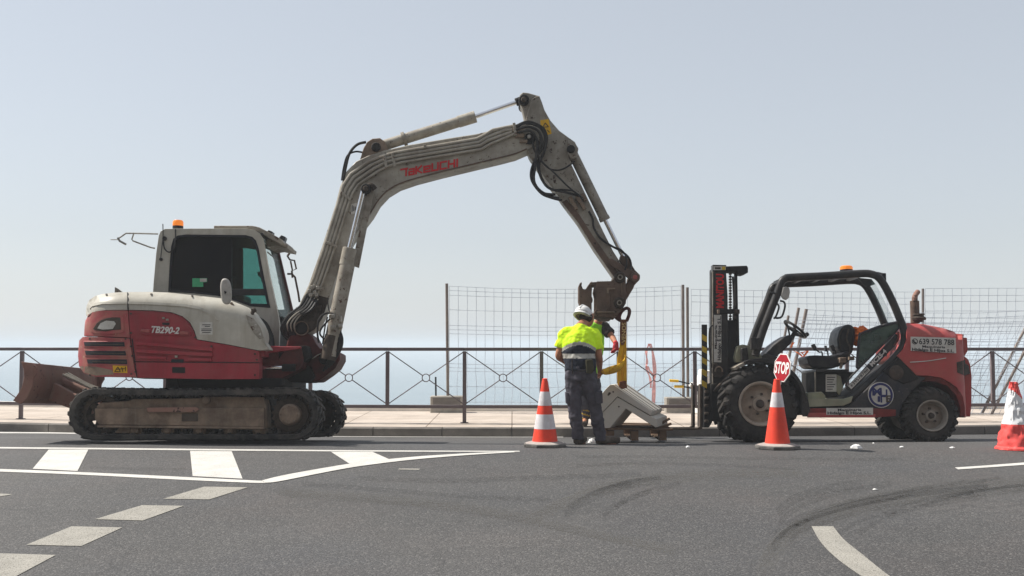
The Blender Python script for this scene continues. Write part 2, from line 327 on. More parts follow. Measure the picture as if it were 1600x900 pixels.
# ------------------------------------------------------------------ ground
PR = [(-120, -0.5), (0, -0.46), (3, -0.42), (5, -0.345), (8, -0.2), (10, -0.09), (12, -0.005), (13, -0.02), (14, -0.09), (15.2, -0.155), (16.2, -0.19), (17.5, -0.2)]
def prof(y):
    if y <= PR[0][0]: return PR[0][1]
    if y >= PR[-1][0]: return PR[-1][1]
    for i in range(len(PR) - 1):
        if PR[i][0] <= y <= PR[i + 1][0]: break
    x0, v0 = PR[i]; x1, v1 = PR[i + 1]; h = x1 - x0
    def sl(j):
        if j <= 0 or j >= len(PR) - 1: return 0.0
        a = (PR[j][1] - PR[j - 1][1]) / (PR[j][0] - PR[j - 1][0]); b = (PR[j + 1][1] - PR[j][1]) / (PR[j + 1][0] - PR[j][0])
        return 0 if a * b <= 0 and abs(a) + abs(b) > 0 and False else (a * (PR[j + 1][0] - PR[j][0]) + b * (PR[j][0] - PR[j - 1][0])) / (PR[j + 1][0] - PR[j - 1][0])
    t = (y - x0) / h; m0, m1 = sl(i) * h, sl(i + 1) * h
    return (2 * t**3 - 3 * t**2 + 1) * v0 + (t**3 - 2 * t**2 + t) * m0 + (-2 * t**3 + 3 * t**2) * v1 + (t**3 - t**2) * m1
def bend(x):
    k = 0.0172 if x < 0 else 0.010
    a = min(abs(x), 14.0); return k * a * a + (abs(x) - a) * 2 * k * a
def zg(x, y): return prof(y - bend(x))
def G(px, py, lift=0.004):
    """the point of the road surface the photo shows at (px,py)"""
    d = camray(px, py); o = Vector((0, 0, CAMZ)); t = 4.0
    lo, hi = 2.0, 30.0
    f = lambda t: (o + d * t).z - zg((o + d * t).x, (o + d * t).y)
    for t in [2 + 0.1 * i for i in range(280)]:
        if f(t) < 0: hi = t; lo = t - 0.1; break
    for _ in range(30):
        md = (lo + hi) / 2
        if f(md) < 0: hi = md
        else: lo = md
    p = o + d * hi; p.z += lift; return p
KY, SY = 16.2, 19.95            # kerb face and back edge of the pavement, before the bend
XS = [-60 + 2 * i for i in range(23)] + [-15 + 0.5 * i for i in range(61)] + [16 + 2 * i for i in range(23)]
def strip(name, offs, m, parent=None):
    """sheet along the street: offs = list of (offset y, z)"""
    vs = []; fs = []; n = len(offs)
    for x in XS:
        for y, z in offs: vs.append((x, y + bend(x), z))
    for i in range(len(XS) - 1):
        for k in range(n - 1): fs.append((i * n + k, (i + 1) * n + k, (i + 1) * n + k + 1, i * n + k + 1))
    return MB().add(vs, fs).build(name, m, parent, sharp=30)
# road
def asphalt():
    m = bpy.data.materials.new('asphalt'); m.use_nodes = True; nt = m.node_tree; b = nt.nodes["Principled BSDF"]
    tc = nt.nodes.new("ShaderNodeTexCoord")
    def N(t, **k):
        n = nt.nodes.new(t)
        for a, v in k.items():
            n.inputs[a].default_value = v
        return n
    def noi(s, d=5, r=0.6, vec=None):
        n = N("ShaderNodeTexNoise", Scale=s, Detail=d, Roughness=r); lk(nt, vec or tc.outputs['Object'], n.inputs['Vector']); return n.outputs['Fac']
    def rmp(f, a, c, lo=0., hi=1.):
        r = N("ShaderNodeMapRange"); r.inputs['From Min'].default_value = a; r.inputs['From Max'].default_value = c
        r.inputs['To Min'].default_value = lo; r.inputs['To Max'].default_value = hi; lk(nt, f, r.inputs['Value']); return r.outputs[0]
    def mx(f, a, c, mode='MIX'):
        x = nt.nodes.new("ShaderNodeMix"); x.data_type = 'RGBA'; x.blend_type = mode
        if isinstance(f, float): x.inputs[0].default_value = f
        else: lk(nt, f, x.inputs[0])
        for s, v in ((x.inputs[6], a), (x.inputs[7], c)):
            if isinstance(v, tuple): s.default_value = (*v[:3], 1)
            else: lk(nt, v, s)
        return x.outputs[2]
    base = mx(rmp(noi(0.35, 4), 0.3, 0.7), (0.058, 0.056, 0.055), (0.084, 0.081, 0.078))
    base = mx(rmp(noi(1.3, 6, 0.65), 0.4, 0.7, 0, 0.6), base, (0.07, 0.066, 0.064))
    # brown tint patches worn into the binder
    base = mx(rmp(noi(0.6, 3), 0.48, 0.66, 0, 0.6), base, (0.108, 0.088, 0.08))
    base = mx(rmp(noi(0.45, 2), 0.52, 0.34, 0, 0.5), base, (0.072, 0.076, 0.086))
    # repairs, dusty wheel paths and oil: broad uneven tone
    base = mx(rmp(noi(0.16, 3, 0.5), 0.5, 0.62, 0, 0.65), base, (0.055, 0.053, 0.053))
    base = mx(rmp(noi(0.24, 5, 0.6), 0.46, 0.66, 0, 0.55), base, (0.14, 0.132, 0.125))
    base = mx(rmp(noi(2.6, 4, 0.6), 0.66, 0.72, 0, 0.7), base, (0.045, 0.043, 0.043))
    wv = N("ShaderNodeTexVoronoi", Scale=0.42); wv.feature = 'DISTANCE_TO_EDGE'
    nw = N("ShaderNodeTexNoise", Scale=1.7, Detail=6.0); lk(nt, tc.outputs['Object'], nw.inputs['Vector'])
    mxv = nt.nodes.new("ShaderNodeMix"); mxv.data_type = 'VECTOR'; mxv.inputs[0].default_value = 0.35; lk(nt, tc.outputs['Object'], mxv.inputs[4]); lk(nt, nw.outputs['Color'], mxv.inputs[5])
    lk(nt, mxv.outputs[1], wv.inputs['Vector'])
    base = mx(rmp(wv.outputs['Distance'], 0.0, 0.006, 0.45, 0), base, (0.02, 0.02, 0.02))
    # along-street streaks
    mp = nt.nodes.new("ShaderNodeMapping"); mp.inputs['Scale'].default_value = (0.35, 5, 1); lk(nt, tc.outputs['Object'], mp.inputs['Vector'])
    base = mx(rmp(noi(1.2, 5, 0.6, mp.outputs[0]), 0.45, 0.7, 0, 0.45), base, (0.065, 0.062, 0.06))
    # stones
    vo = N("ShaderNodeTexVoronoi", Scale=85.0); lk(nt, tc.outputs['Object'], vo.inputs['Vector'])
    st = rmp(vo.outputs['Distance'], 0.15, 0.6)
    base = mx(rmp(vo.outputs['Distance'], 0.35, 0.62, 0, 0.6), base, (0.028, 0.027, 0.027))
    cr = nt.nodes.new("ShaderNodeSeparateColor"); lk(nt, vo.outputs['Color'], cr.inputs[0])
    base = mx(rmp(cr.outputs[0], 0.7, 0.95, 0, 0.5), base, (0.2, 0.19, 0.18))
    base = mx(rmp(noi(34, 3, 0.7), 0.42, 0.66, 0, 0.55), base, (0.04, 0.038, 0.038))
    lk(nt, base, b.inputs['Base Color']); b.inputs['Roughness'].default_value = 0.82
    bp = nt.nodes.new("ShaderNodeBump"); bp.inputs['Strength'].default_value = 0.6; bp.inputs['Distance'].default_value = 0.006; bp.invert = True
    lk(nt, vo.outputs['Distance'], bp.inputs['Height']); lk(nt, bp.outputs[0], b.inputs['Normal'])
    return m
M['asphalt'] = asphalt()
ys = [-100, -60, -30, -15, -5] + [0.25 * i for i in range(0, 66)] + [16.2]
road = strip('road', [(y, prof(y)) for y in ys], 'asphalt'); tag(road, None, kind='structure')
# pavement: paving tiles, one sheet
def paving():
    m = mat('paving', (0.54, 0.47, 0.405), 0.85, var=0.12, vscale=1.5, dirt=((0.40, 0.34, 0.285), 0.6, 2.5), bump=0.2, bscale=60, fine=(0.25, 60, (0.36, 0.28, 0.23)))
    nt = m.node_tree; b = nt.nodes["Principled BSDF"]; src = b.inputs['Base Color'].links[0].from_socket
    tc = nt.nodes.new("ShaderNodeTexCoord"); br = nt.nodes.new("ShaderNodeTexBrick"); br.offset = 0.0
    br.inputs['Scale'].default_value = 1; br.inputs['Brick Width'].default_value = 1.25; br.inputs['Row Height'].default_value = 0.62; br.inputs['Mortar Size'].default_value = 0.008
    br.inputs['Color1'].default_value = (1, 1, 1, 1); br.inputs['Color2'].default_value = (0.9, 0.88, 0.86, 1); br.inputs['Mortar'].default_value = (0.32, 0.28, 0.25, 1)
    lk(nt, tc.outputs['Object'], br.inputs['Vector'])
    x = nt.nodes.new("ShaderNodeMix"); x.data_type = 'RGBA'; x.blend_type = 'MULTIPLY'; x.inputs[0].default_value = 1
    lk(nt, src, x.inputs[6]); lk(nt, br.outputs['Color'], x.inputs[7]); lk(nt, x.outputs[2], b.inputs['Base Color'])
    return m
M['paving'] = paving()
KZ = -0.06
sw = strip('pavement', [(KY + 0.14, KZ + 0.002), (KY + 1.5, KZ + 0.01), (SY, KZ + 0.02)], 'paving'); tag(sw, None, kind='structure')
# kerb: kerbstones with joints, one run
vs = []; mbk = MB(); x = -30.0; i = 0
while x < 30:
    L = 1.0; x1 = x + L - 0.012; dz = random.uniform(-0.004, 0.004); dy = random.uniform(-0.006, 0.006)
    y0, y1 = KY + bend(x) + dy, KY + bend(x1) + dy
    p = []
    for X, Y in ((x, y0), (x1, y1)):
        p += [(X, Y, -0.30), (X, Y + 0.012, KZ + dz - 0.015), (X, Y + 0.028, KZ + dz), (X, Y + 0.145, KZ + dz), (X, Y + 0.145, -0.30)]
    mbk.add(p, [(0, 1, 6, 5), (1, 2, 7, 6), (2, 3, 8, 7), (3, 4, 9, 8), (4, 3, 2, 1, 0), (5, 6, 7, 8, 9)])
    x += L
kerb = mbk.build('kerb', 'kerb', sharp=30); tag(kerb, None, kind='structure')
# low coping at the seaward edge and the rock slope below
wall = MB()
cop = strip('coping_wall', [(SY, KZ - 0.3), (SY, KZ + 0.085), (SY + 0.015, KZ + 0.1), (SY + 0.29, KZ + 0.1), (SY + 0.3, KZ + 0.085), (SY + 0.3, -2.5)], 'parapet')
tag(cop, 'low pale coping wall along the seaward edge of the promenade', 'wall')
rk = strip('shore', [(SY + 0.31, -1.0), (SY + 1.5, -4.2), (SY + 5, -8.0), (SY + 9, -9.6)], 'rockfill'); tag(rk, None, kind='structure')
# sea
def sea_mat():
    m = bpy.data.materials.new('sea_water'); m.use_nodes = True; nt = m.node_tree; b = nt.nodes["Principled BSDF"]
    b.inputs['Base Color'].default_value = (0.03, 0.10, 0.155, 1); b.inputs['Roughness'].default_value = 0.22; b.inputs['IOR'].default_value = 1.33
    tc = nt.nodes.new("ShaderNodeTexCoord"); mp = nt.nodes.new("ShaderNodeMapping"); mp.inputs['Scale'].default_value = (0.10, 0.35, 1)
    lk(nt, tc.outputs['Object'], mp.inputs['Vector'])
    n = nt.nodes.new("ShaderNodeTexNoise"); n.inputs['Scale'].default_value = 1.0; n.inputs['Detail'].default_value = 8; n.inputs['Roughness'].default_value = 0.62
    lk(nt, mp.outputs[0], n.inputs['Vector'])
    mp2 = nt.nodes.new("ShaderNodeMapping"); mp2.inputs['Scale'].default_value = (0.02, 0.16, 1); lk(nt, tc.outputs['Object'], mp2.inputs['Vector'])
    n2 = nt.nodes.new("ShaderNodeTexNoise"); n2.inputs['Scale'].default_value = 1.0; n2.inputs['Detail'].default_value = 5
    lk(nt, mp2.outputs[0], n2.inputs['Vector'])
    cr = nt.nodes.new("ShaderNodeMix"); cr.data_type = 'RGBA'; cr.inputs[6].default_value = (0.09, 0.15, 0.18, 1); cr.inputs[7].default_value = (0.22, 0.28, 0.31, 1)  # both water tones lightened, standing in for denser haze over the sea
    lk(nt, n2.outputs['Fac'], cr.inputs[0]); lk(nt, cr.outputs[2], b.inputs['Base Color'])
    bp = nt.nodes.new("ShaderNodeBump"); bp.inputs['Strength'].default_value = 0.11; bp.inputs['Distance'].default_value = 1.0
    lk(nt, n.outputs['Fac'], bp.inputs['Height']); lk(nt, bp.outputs[0], b.inputs['Normal'])
    return m
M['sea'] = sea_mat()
SEAZ = -9.0
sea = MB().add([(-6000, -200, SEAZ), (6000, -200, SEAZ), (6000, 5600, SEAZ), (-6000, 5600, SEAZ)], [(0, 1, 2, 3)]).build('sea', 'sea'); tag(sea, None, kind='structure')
# ------------------------------------------------------------------ haze over the sea
HAZE_D = 0.0017
hz = MB().box(-6200, 6200, -300, 5800, SEAZ - 1, 6.5)
hm = bpy.data.materials.new('haze'); hm.use_nodes = True; hn = hm.node_tree; hn.nodes.clear()
pv = hn.nodes.new("ShaderNodeVolumePrincipled"); pv.inputs['Color'].default_value = (0.80, 0.85, 0.90, 1); pv.inputs['Density'].default_value = HAZE_D
pv.inputs['Anisotropy'].default_value = 0.0
oo = hn.nodes.new("ShaderNodeOutputMaterial"); hn.links.new(pv.outputs[0], oo.inputs['Volume'])
haze = hz.build('haze', hm); tag(haze, None, kind='stuff')
# ------------------------------------------------------------------ painted markings (thin sheets draped on the road)
def mark_mat(name, col, wear):
    m = mat(name, col, 0.7, var=0.08, vscale=5, fine=(0.4, 90, tuple(c * 0.6 for c in col)))
    nt = m.node_tree; b = nt.nodes["Principled BSDF"]
    tc = nt.nodes.new("ShaderNodeTexCoord"); n = nt.nodes.new("ShaderNodeTexNoise"); n.inputs['Scale'].default_value = 105; n.inputs['Detail'].default_value = 6; n.inputs['Roughness'].default_value = 0.8
    lk(nt, tc.outputs['Object'], n.inputs['Vector'])
    r = nt.nodes.new("ShaderNodeMapRange"); r.inputs['From Min'].default_value = wear; r.inputs['From Max'].default_value = wear + 0.07
    r.inputs['To Min'].default_value = 1.0; r.inputs['To Max'].default_value = 0.12
    lk(nt, n.outputs['Fac'], r.inputs['Value']); lk(nt, r.outputs[0], b.inputs['Alpha'])
    return m
M['mark'] = mark_mat('marking_fresh', (0.62, 0.60, 0.56), 0.585)
M['markold'] = mark_mat('marking_worn', (0.36, 0.34, 0.30), 0.535)
def quad_mark(q, m, lift=0.004, nu=8, nv=8, name='lane_marking'):
    """q = four photo corners; draped"""
    vs = []; fs = []
    for i in range(nu + 1):
        for j in range(nv + 1):
            u, v = i / nu, j / nv
            x = (1 - u) * (1 - v) * q[0][0] + u * (1 - v) * q[1][0] + u * v * q[2][0] + (1 - u) * v * q[3][0]
            y = (1 - u) * (1 - v) * q[0][1] + u * (1 - v) * q[1][1] + u * v * q[2][1] + (1 - u) * v * q[3][1]
            vs.append(G(x, y, lift))
    for i in range(nu):
        for j in range(nv):
            a = i * (nv + 1) + j; fs.append((a, a + nv + 1, a + nv + 2, a + 1))
    return MB().add(vs, fs).build(name, m, road)
def line_mark(top, bot, m, lift=0.004, name='lane_marking', nv=2):
    """ribbon between two photo polylines of equal length"""
    vs = []; fs = []; T = []; B = []
    for a, b_ in zip(catmull([(x, y, 0) for x, y in top], 4), catmull([(x, y, 0) for x, y in bot], 4)):
        for j in range(nv + 1):
            p = a.lerp(b_, j / nv); vs.append(G(p.x, p.y, lift))
    n = nv + 1
    for i in range(len(vs) // n - 1):
        for j in range(nv): fs.append((i * n + j, (i + 1) * n + j, (i + 1) * n + j + 1, i * n + j + 1))
    return MB().add(vs, fs).build(name, m, road)
# hatched island outline
line_mark([(-40, 698.6), (120, 700), (330, 702), (560, 704), (760, 704.9), (812, 704.9)], [(-40, 701), (120, 702.4), (330, 704.4), (560, 706), (760, 706.4), (812, 706.2)], 'mark')
line_mark([(-40, 732.5), (0, 733.3), (120, 738), (240, 743.5), (330, 748), (395, 751.2), (409, 751.7)], [(-40, 736.5), (0, 737.5), (120, 742), (240, 748), (330, 752.3), (395, 755), (415, 755.2)], 'mark')
line_mark([(409, 751.7), (440, 744), (500, 733), (560, 723.5), (640, 715), (720, 709.6), (800, 706.2)], [(415, 755.2), (436, 753), (500, 740.3), (560, 729.5), (640, 719.5), (720, 712.6), (806, 707.3)], 'mark', lift=0.006)
quad_mark([(76, 703), (138, 703), (121, 736.5), (51, 733)], 'mark')
quad_mark([(297, 705), (362, 705.5), (379, 748.5), (301, 744.5)], 'mark')
quad_mark([(517, 706.4), (582, 706.6), (608, 718), (546, 725)], 'mark')
# dashes crossing towards the left foreground
for q in ([(319, 761), (387, 762), (327, 781), (255, 780)], [(222, 790), (287, 791), (223, 814), (148, 812)],
          [(112, 823), (191, 825), (127, 854), (41, 852)], [(-10, 865), (87, 868), (18, 905), (-100, 905)]):
    quad_mark(q, 'markold')
quad_mark([(-30, 770), (19, 773), (2, 776), (-30, 776)], 'markold')
quad_mark([(624, 732.6), (656, 732.8), (655, 734.6), (622, 734.2)], 'markold')
# stroke at lower right, and the far right line
line_mark([(1268, 823), (1284, 850), (1312, 877), (1352, 905), (1400, 935)], [(1302, 823), (1318, 843), (1345, 865), (1396, 905), (1450, 935)], 'markold')
line_mark([(1492, 731), (1530, 728.5), (1570, 725.5), (1640, 720)], [(1497, 734), (1530, 731.8), (1570, 729), (1640, 724)], 'mark')
# white line by the kerb
line_mark([(-40, 675.5), (60, 675.6), (120, 676.3)], [(-40, 677.2), (60, 677.5), (120, 678.2)], 'mark')
line_mark([(520, 681.2), (700, 681.9), (880, 682.4)], [(520, 682.6), (700, 683.4), (880, 683.6)], 'mark')
# tyre scrub on the asphalt: worn dark rubber, its own shape
tm = mat('tyre_scrub', (0.03, 0.029, 0.029), 0.8, var=0.1)
_nt = tm.node_tree; _b = _nt.nodes["Principled BSDF"]; _tc = _nt.nodes.new("ShaderNodeTexCoord")
_n = _nt.nodes.new("ShaderNodeTexNoise"); _n.inputs['Scale'].default_value = 14; _n.inputs['Detail'].default_value = 8; _n.inputs['Roughness'].default_value = 0.75
lk(_nt, _tc.outputs['Object'], _n.inputs['Vector'])
_r = _nt.nodes.new("ShaderNodeMapRange"); _r.inputs['From Min'].default_value = 0.38; _r.inputs['From Max'].default_value = 0.66; _r.inputs['To Min'].default_value = 0.0; _r.inputs['To Max'].default_value = 0.2
lk(_nt, _n.outputs['Fac'], _r.inputs['Value']); lk(_nt, _r.outputs[0], _b.inputs['Alpha'])
M['scrub'] = tm
dm = bpy.data.materials['tyre_scrub'].copy(); dm.name = 'dusty_sweep'; M['dust'] = dm
for n_ in dm.node_tree.nodes:
    if n_.type == 'MAP_RANGE' and abs(n_.inputs['To Max'].default_value - 0.2) < 1e-4: n_.inputs['To Max'].default_value = 0.32; n_.inputs['From Min'].default_value = 0.34
    if n_.type == 'MIX': n_.inputs[6].default_value = (0.135, 0.13, 0.125, 1); n_.inputs[7].default_value = (0.16, 0.154, 0.148, 1)
def sweep(pts, w0, lift):
    for k in range(5):
        q = w0 * (0.25 + 0.15 * k); line_mark([(x + 3 * k, y + (w0 - q) / 2) for x, y in pts], [(x + 3 * k + q * 0.4, y + (w0 + q) / 2) for x, y in pts], 'dust', lift=lift - 0.0003 * k, name='dust_sweep', nv=1)
sweep([(1180, 880), (1200, 835), (1260, 795), (1350, 768), (1470, 750), (1620, 738)], 34, 0.0021)
sweep([(430, 760), (600, 772), (760, 792), (900, 822), (1040, 850)], 20, 0.0021)
sweep([(820, 800), (880, 770), (960, 745), (1080, 732), (1240, 728)], 22, 0.0019)
def scrub(pts, w0, lift=0.003):
    w0 *= 1.5
    line_mark(pts, [(x + w0 * 0.4, y + w0) for x, y in pts], 'scrub', lift=lift, name='tyre_mark', nv=1)
scrub([(1212, 795), (1235, 775), (1270, 762), (1310, 754), (1345, 750)], 9)
scrub([(1208, 832), (1222, 818), (1260, 800), (1320, 782), (1390, 768), (1470, 755), (1560, 744)], 4)
scrub([(1218, 838), (1235, 822), (1280, 804), (1340, 788), (1420, 772)], 3)
scrub([(1232, 842), (1250, 826), (1290, 812), (1350, 794), (1440, 778), (1520, 766)], 5)
scrub([(1440, 788), (1490, 774), (1560, 760), (1620, 754)], 3)
scrub([(1300, 836), (1340, 812), (1400, 795)], 4)
scrub([(884, 790), (905, 777), (940, 762), (985, 752)], 6)
scrub([(960, 790), (985, 775), (1020, 762)], 4)
scrub([(900, 726), (1000, 722), (1100, 724), (1240, 730)], 3)
scrub([(470, 752), (600, 762), (720, 772), (860, 778)], 5)
scrub([(1205, 850), (1216, 835), (1240, 815), (1290, 795), (1360, 776), (1440, 762), (1540, 750)], 9, 0.0026)
scrub([(1216, 812), (1240, 792), (1280, 774), (1330, 762), (1390, 752)], 6, 0.0022)
scrub([(880, 800), (900, 782), (936, 764), (980, 750), (1030, 742)], 9, 0.0024)
scrub([(940, 800), (970, 780), (1010, 764), (1060, 752)], 6, 0.0022)
scrub([(1380, 800), (1440, 780), (1520, 766), (1610, 758)], 7, 0.0024)
scrub([(1340, 830), (1390, 802), (1450, 786), (1540, 772)], 5, 0.0022)
scrub([(560, 744), (700, 748), (860, 742), (1000, 738)], 5, 0.0024)
scrub([(900, 712), (1000, 711), (1150, 714), (1400, 716)], 3, 0.0022)
scrub([(140, 729), (220, 731), (290, 731)], 3)
# ------------------------------------------------------------------ promenade railing
KZ2 = KZ + 0.01
W0 = Fr((0, 0, 0))
def railY(px): 
    x = (px - 800) / F * 17.1
    return 17.1 + bend(x)
posts = [(-186, 0), (-75, 0), (36, 1), (148, 0), (260, 1), (373, 0), (486, 1), (606, 0), (726, 1), (846, 0), (966, 1), (1085, 0), (1204, 1), (1322, 0), (1436, 1), (1549, 0), (1661, 1), (1773, 0)]
posts = [(-75, 0) if p[0] == -75 else p for p in posts]
rail = bpy.data.objects.new('railing', None); sc.collection.objects.link(rail); rail.location = (0, 17.1, KZ2)
tag(rail, 'long brownish grey metal railing with crossed bars and small rings beside the sea', 'railing')
RO = Vector((0, 17.1, KZ2))
top_r, bot_r = [], []
ZT, ZB = 1.135 + KZ2 - 0.02, 0.245 + KZ2
pp_ = []
for px, g in posts:
    Y = railY(px); X = (px - 800) / F * Y * 1.0; pp_.append(Vector((X, Y, 0)))
for i, p in enumerate(pp_):
    zb = KZ2 if posts[i][1] else ZB
    MB().box(-0.028, 0.028, -0.028, 0.028, 0, ZT - 0.03 - zb).build('post', 'rail', rail, bevel=0.004).location = Vector((p.x, p.y, zb)) - RO
    if posts[i][1]: MB().box(-0.06, 0.06, -0.05, 0.05, 0, 0.008).build('base_plate', 'rail', rail).location = Vector((p.x, p.y, KZ2 + 0.001)) - RO
tr = MB(); br_ = MB()
for a, b in zip(pp_[:-1], pp_[1:]):
    off = Vector((0, 0, ZT)); tr.bar(a + off - RO, b + off - RO, 0.06, 0.05)
    off = Vector((0, 0, ZB)); br_.bar(a + off - RO, b + off - RO, 0.05, 0.05)
    c = (a + b) / 2 + Vector((0, 0, (ZT + ZB) / 2)); d = (b - a).normalized(); r = 0.058
    rg = MB().tube([c - RO + d * r * math.cos(2 * math.pi * k / 24) + Vector((0, 0, r * math.sin(2 * math.pi * k / 24))) for k in range(25)], 0.008, 6)
    rg.build('ring', 'rail', rail)
    cb = MB()
    for e, zz in ((a, ZT - 0.03), (a, ZB + 0.03), (b, ZT - 0.03), (b, ZB + 0.03)):
        q = e + Vector((0, 0, zz)); q += (c - q).normalized() * 0.03; cb.tube([q - RO, c - RO + (q - c).normalized() * r], 0.0085, 6)
    cb.build('cross_brace', 'rail', rail)
tr.build('top_rail', 'rail', rail, bevel=0.006); br_.build('bottom_rail', 'rail', rail, bevel=0.006)
# ------------------------------------------------------------------ mesh fence panels
def wob(k, i): return noise.noise(Vector((k * 3.1, i * 0.37, k * 0.7)))
def fence(name, TL, TR, BR, BL, Y, cols, rows, label, grp, amp=2.0, lowamp=6.0, posts_px=(), seed=1, rW=0.004, sag=3.0):
    f = Fr((0, 0, 0)); c = f.P((BL[0] + BR[0]) / 2, max(BL[1], BR[1]), Y)
    f = Fr((c.x, Y, c.z)); r = root(name, f, label, 'fence panel', grp)
    def pos(u, v, k=0):
        x = (1 - u) * (1 - v) * TL[0] + u * (1 - v) * TR[0] + u * v * BR[0] + (1 - u) * v * BL[0]
        y = (1 - u) * (1 - v) * TL[1] + u * (1 - v) * TR[1] + u * v * BR[1] + (1 - u) * v * BL[1]
        y += sag * 4 * u * (1 - u) * (1 - v)
        a = amp * 0.35 + max(0, v - 0.5) * 2 * lowamp
        x += a * noise.noise(Vector((u * 9 + seed, v * 4, seed * 2.3))) * (0.3 if u < .02 or u > .98 else 1); y += (amp * 0.5 + 0.4 * max(0, v - .5) * lowamp) * noise.noise(Vector((u * 4 + seed * 7, v * 5, 3.3)))
        q = f.P(x, y, 0); q.y += 0.05 * noise.noise(Vector((u * 6, v * 5, seed))); return q
    wm = MB()
    for i in range(cols + 1):
        wm.tube([pos(i / cols, v / 22) + Vector((0, 0.004, 0)) for v in range(23)], rW, 4)
    for v in rows:
        wm.tube([pos(u / 40, v) for u in range(41)], rW, 4)
    wm.build('wire_mesh', 'wire', r, sharp=80)
    for (a, b, rad) in posts_px:
        MB().cyl(f.P(*a, -0.03), f.P(*b, -0.03), rad, n=12).build('post', 'post', r)
    return r
FG = 'wire mesh fence panels on the promenade edge'
YF = 19.75
fence('mesh_fence_panel', (702, 447), (1064, 447), (1064, 632), (702, 632), YF, 26, [0, .035, .075, .2, .33, .365, .4, .655, .69, .72, .85, .98],
      'wire mesh fence panel with bent lower wires behind the two workers, left of the forklift', FG, posts_px=[((698, 443), (700, 645), 0.026), ((1067, 445), (1068, 642), 0.026)], seed=1, sag=5)
fence('mesh_fence_panel', (1080, 452), (1428, 456), (1428, 632), (1080, 632), YF + 0.05, 25, [0, .055, .11, .23, .285, .34, .5, .62, .66, .7, .85, .98],
      'upright wire mesh fence panel directly behind the forklift mast and cab frame', FG, posts_px=[((1074, 449), (1075, 642), 0.026), ((1432, 455), (1433, 642), 0.022)], seed=2, amp=1.2, sag=1)
fence('mesh_fence_panel', (1446, 451), (1800, 449), (1800, 636), (1446, 636), YF, 25, [0, .06, .11, .19, .25, .3, .45, .55, .6, .64, .8, .98],
      'upright wire mesh fence panel at far right, behind the forklift exhaust and bonnet', FG, posts_px=[((1442, 451), (1442, 642), 0.022)], seed=3, amp=1.5, sag=0)
fence('mesh_fence_panel', (1261, 484), (1615, 486), (1572, 640), (1224, 636), YF - 0.28, 25, [0, .05, .1, .22, .28, .34, .5, .56, .62, .75, .86, .98],
      'leaning wire mesh panel with its left post ending just above the steering wheel', FG,
      posts_px=[((1260, 483), (1228, 640), 0.03), ((1624, 470), (1530, 654), 0.026)], seed=4, amp=3, sag=4)
fence('mesh_fence_panel', (1249, 500), (1640, 504), (1560, 648), (1195, 640), YF - 0.5, 26, [0, .04, .09, .2, .3, .36, .5, .57, .62, .8, .9, .98],
      'frontmost leaning wire mesh panel, nearest the railing and lowest of the stack', FG,
      posts_px=[((1248, 481), (1216, 645), 0.026), ((1645, 465), (1545, 655), 0.024)], seed=5, amp=3, sag=3)
# third thin post leaning
fq = Fr((5.0, YF - 0.7, KZ)); p0 = fq.P(1232, 493, 0); p1 = fq.P(1212, 600, 0)
lp = MB().cyl(Vector(p0) , Vector(p1), 0.022, n=12).build('loose_post', 'post'); lp.location = fq.o
tag(lp, 'short grey tube leaning left of the steering wheel in front of the mesh panels', 'post')
# concrete feet
def block(px0, px1, pyt, pyb, Y, label, pin=False):
    f0 = Fr((0, 0, 0)); a = f0.P(px0, pyb, Y); b = f0.P(px1, pyt, Y)
    f = Fr((a.x, Y, a.z)); W_, H_ = b.x - a.x, b.z - a.z
    r = root('concrete_fence_foot', f, label, 'concrete block', 'concrete feet of the mesh fence')
    m = MB(); 
    m.prism([(0, 0), (W_, 0), (W_, H_), (0, H_)], 0, 0.28).build('block', 'concrete', r, bevel=0.015)
    m = MB().prism([(0.05, H_ * 0.48), (W_ - 0.05, H_ * 0.48), (W_ - 0.05, H_ * 0.93), (0.05, H_ * 0.93)], -0.012, 0.01).build('recessed_face', 'muddark' if False else 'kerb', r, bevel=0.006)
    if pin: MB().cyl((W_ * 0.16, 0.12, H_ - 0.01), (W_ * 0.15, 0.12, H_ + 0.33), 0.016, n=10).build('anchor_pin', 'toolblack', r)
    return r
block(672, 724, 619, 646, 19.55, 'concrete fence foot with an upright pin, left of the mesh fence by the left cone', pin=True)
block(1041, 1095, 621, 647, 19.5, 'concrete fence foot behind the railing, between the precast slabs and the forklift mast')
# barrier tape hanging on the fence
f = Fr((W0.P(1016, 630, 19.55).x, 19.55, KZ + 0.01))
tp = bpy.data.objects.new('x', None); bpy.data.objects.remove(tp)
def ribbon(f, pts, wpx, y, mb, tw=1.0):
    P_ = catmull([(x, yy, 0) for x, yy in pts], 6); vs = []; n = len(P_)
    for i, p in enumerate(P_):
        ww = wpx * (0.5 + 0.5 * abs(math.cos(i * tw))) / 2
        for sgn in (-1, 1): vs.append(f.P(p.x + sgn * ww, p.y, y + 0.02 * math.sin(i * 0.7) * sgn))
    mb.add(vs, [(2 * i, 2 * i + 1, 2 * i + 3, 2 * i + 2) for i in range(n - 1)])
m = MB()
ribbon(f, [(1015, 537), (1010, 548), (1011, 565), (1010, 575), (1016, 592), (1017, 606)], 4, -0.05, m, 0.5)
ribbon(f, [(1015, 537), (1020, 552), (1023, 580), (1022, 600), (1021, 632)], 6, -0.08, m, 0.3)
ribbon(f, [(1011, 572), (1017, 582), (1023, 590)], 5, -0.1, m, 0.4)
o = m.build('barrier_tape', 'tape'); o.location = f.o; tag(o, 'faded red and white barrier tape hanging from the mesh fence above the slabs', 'tape')
f = Fr((W0.P(1262, 640, 19.0).x, 19.0, KZ + 0.01)); m = MB()
ribbon(f, [(1240, 535), (1236, 545), (1248, 552), (1256, 560)], 4, -0.05, m, 0.5)
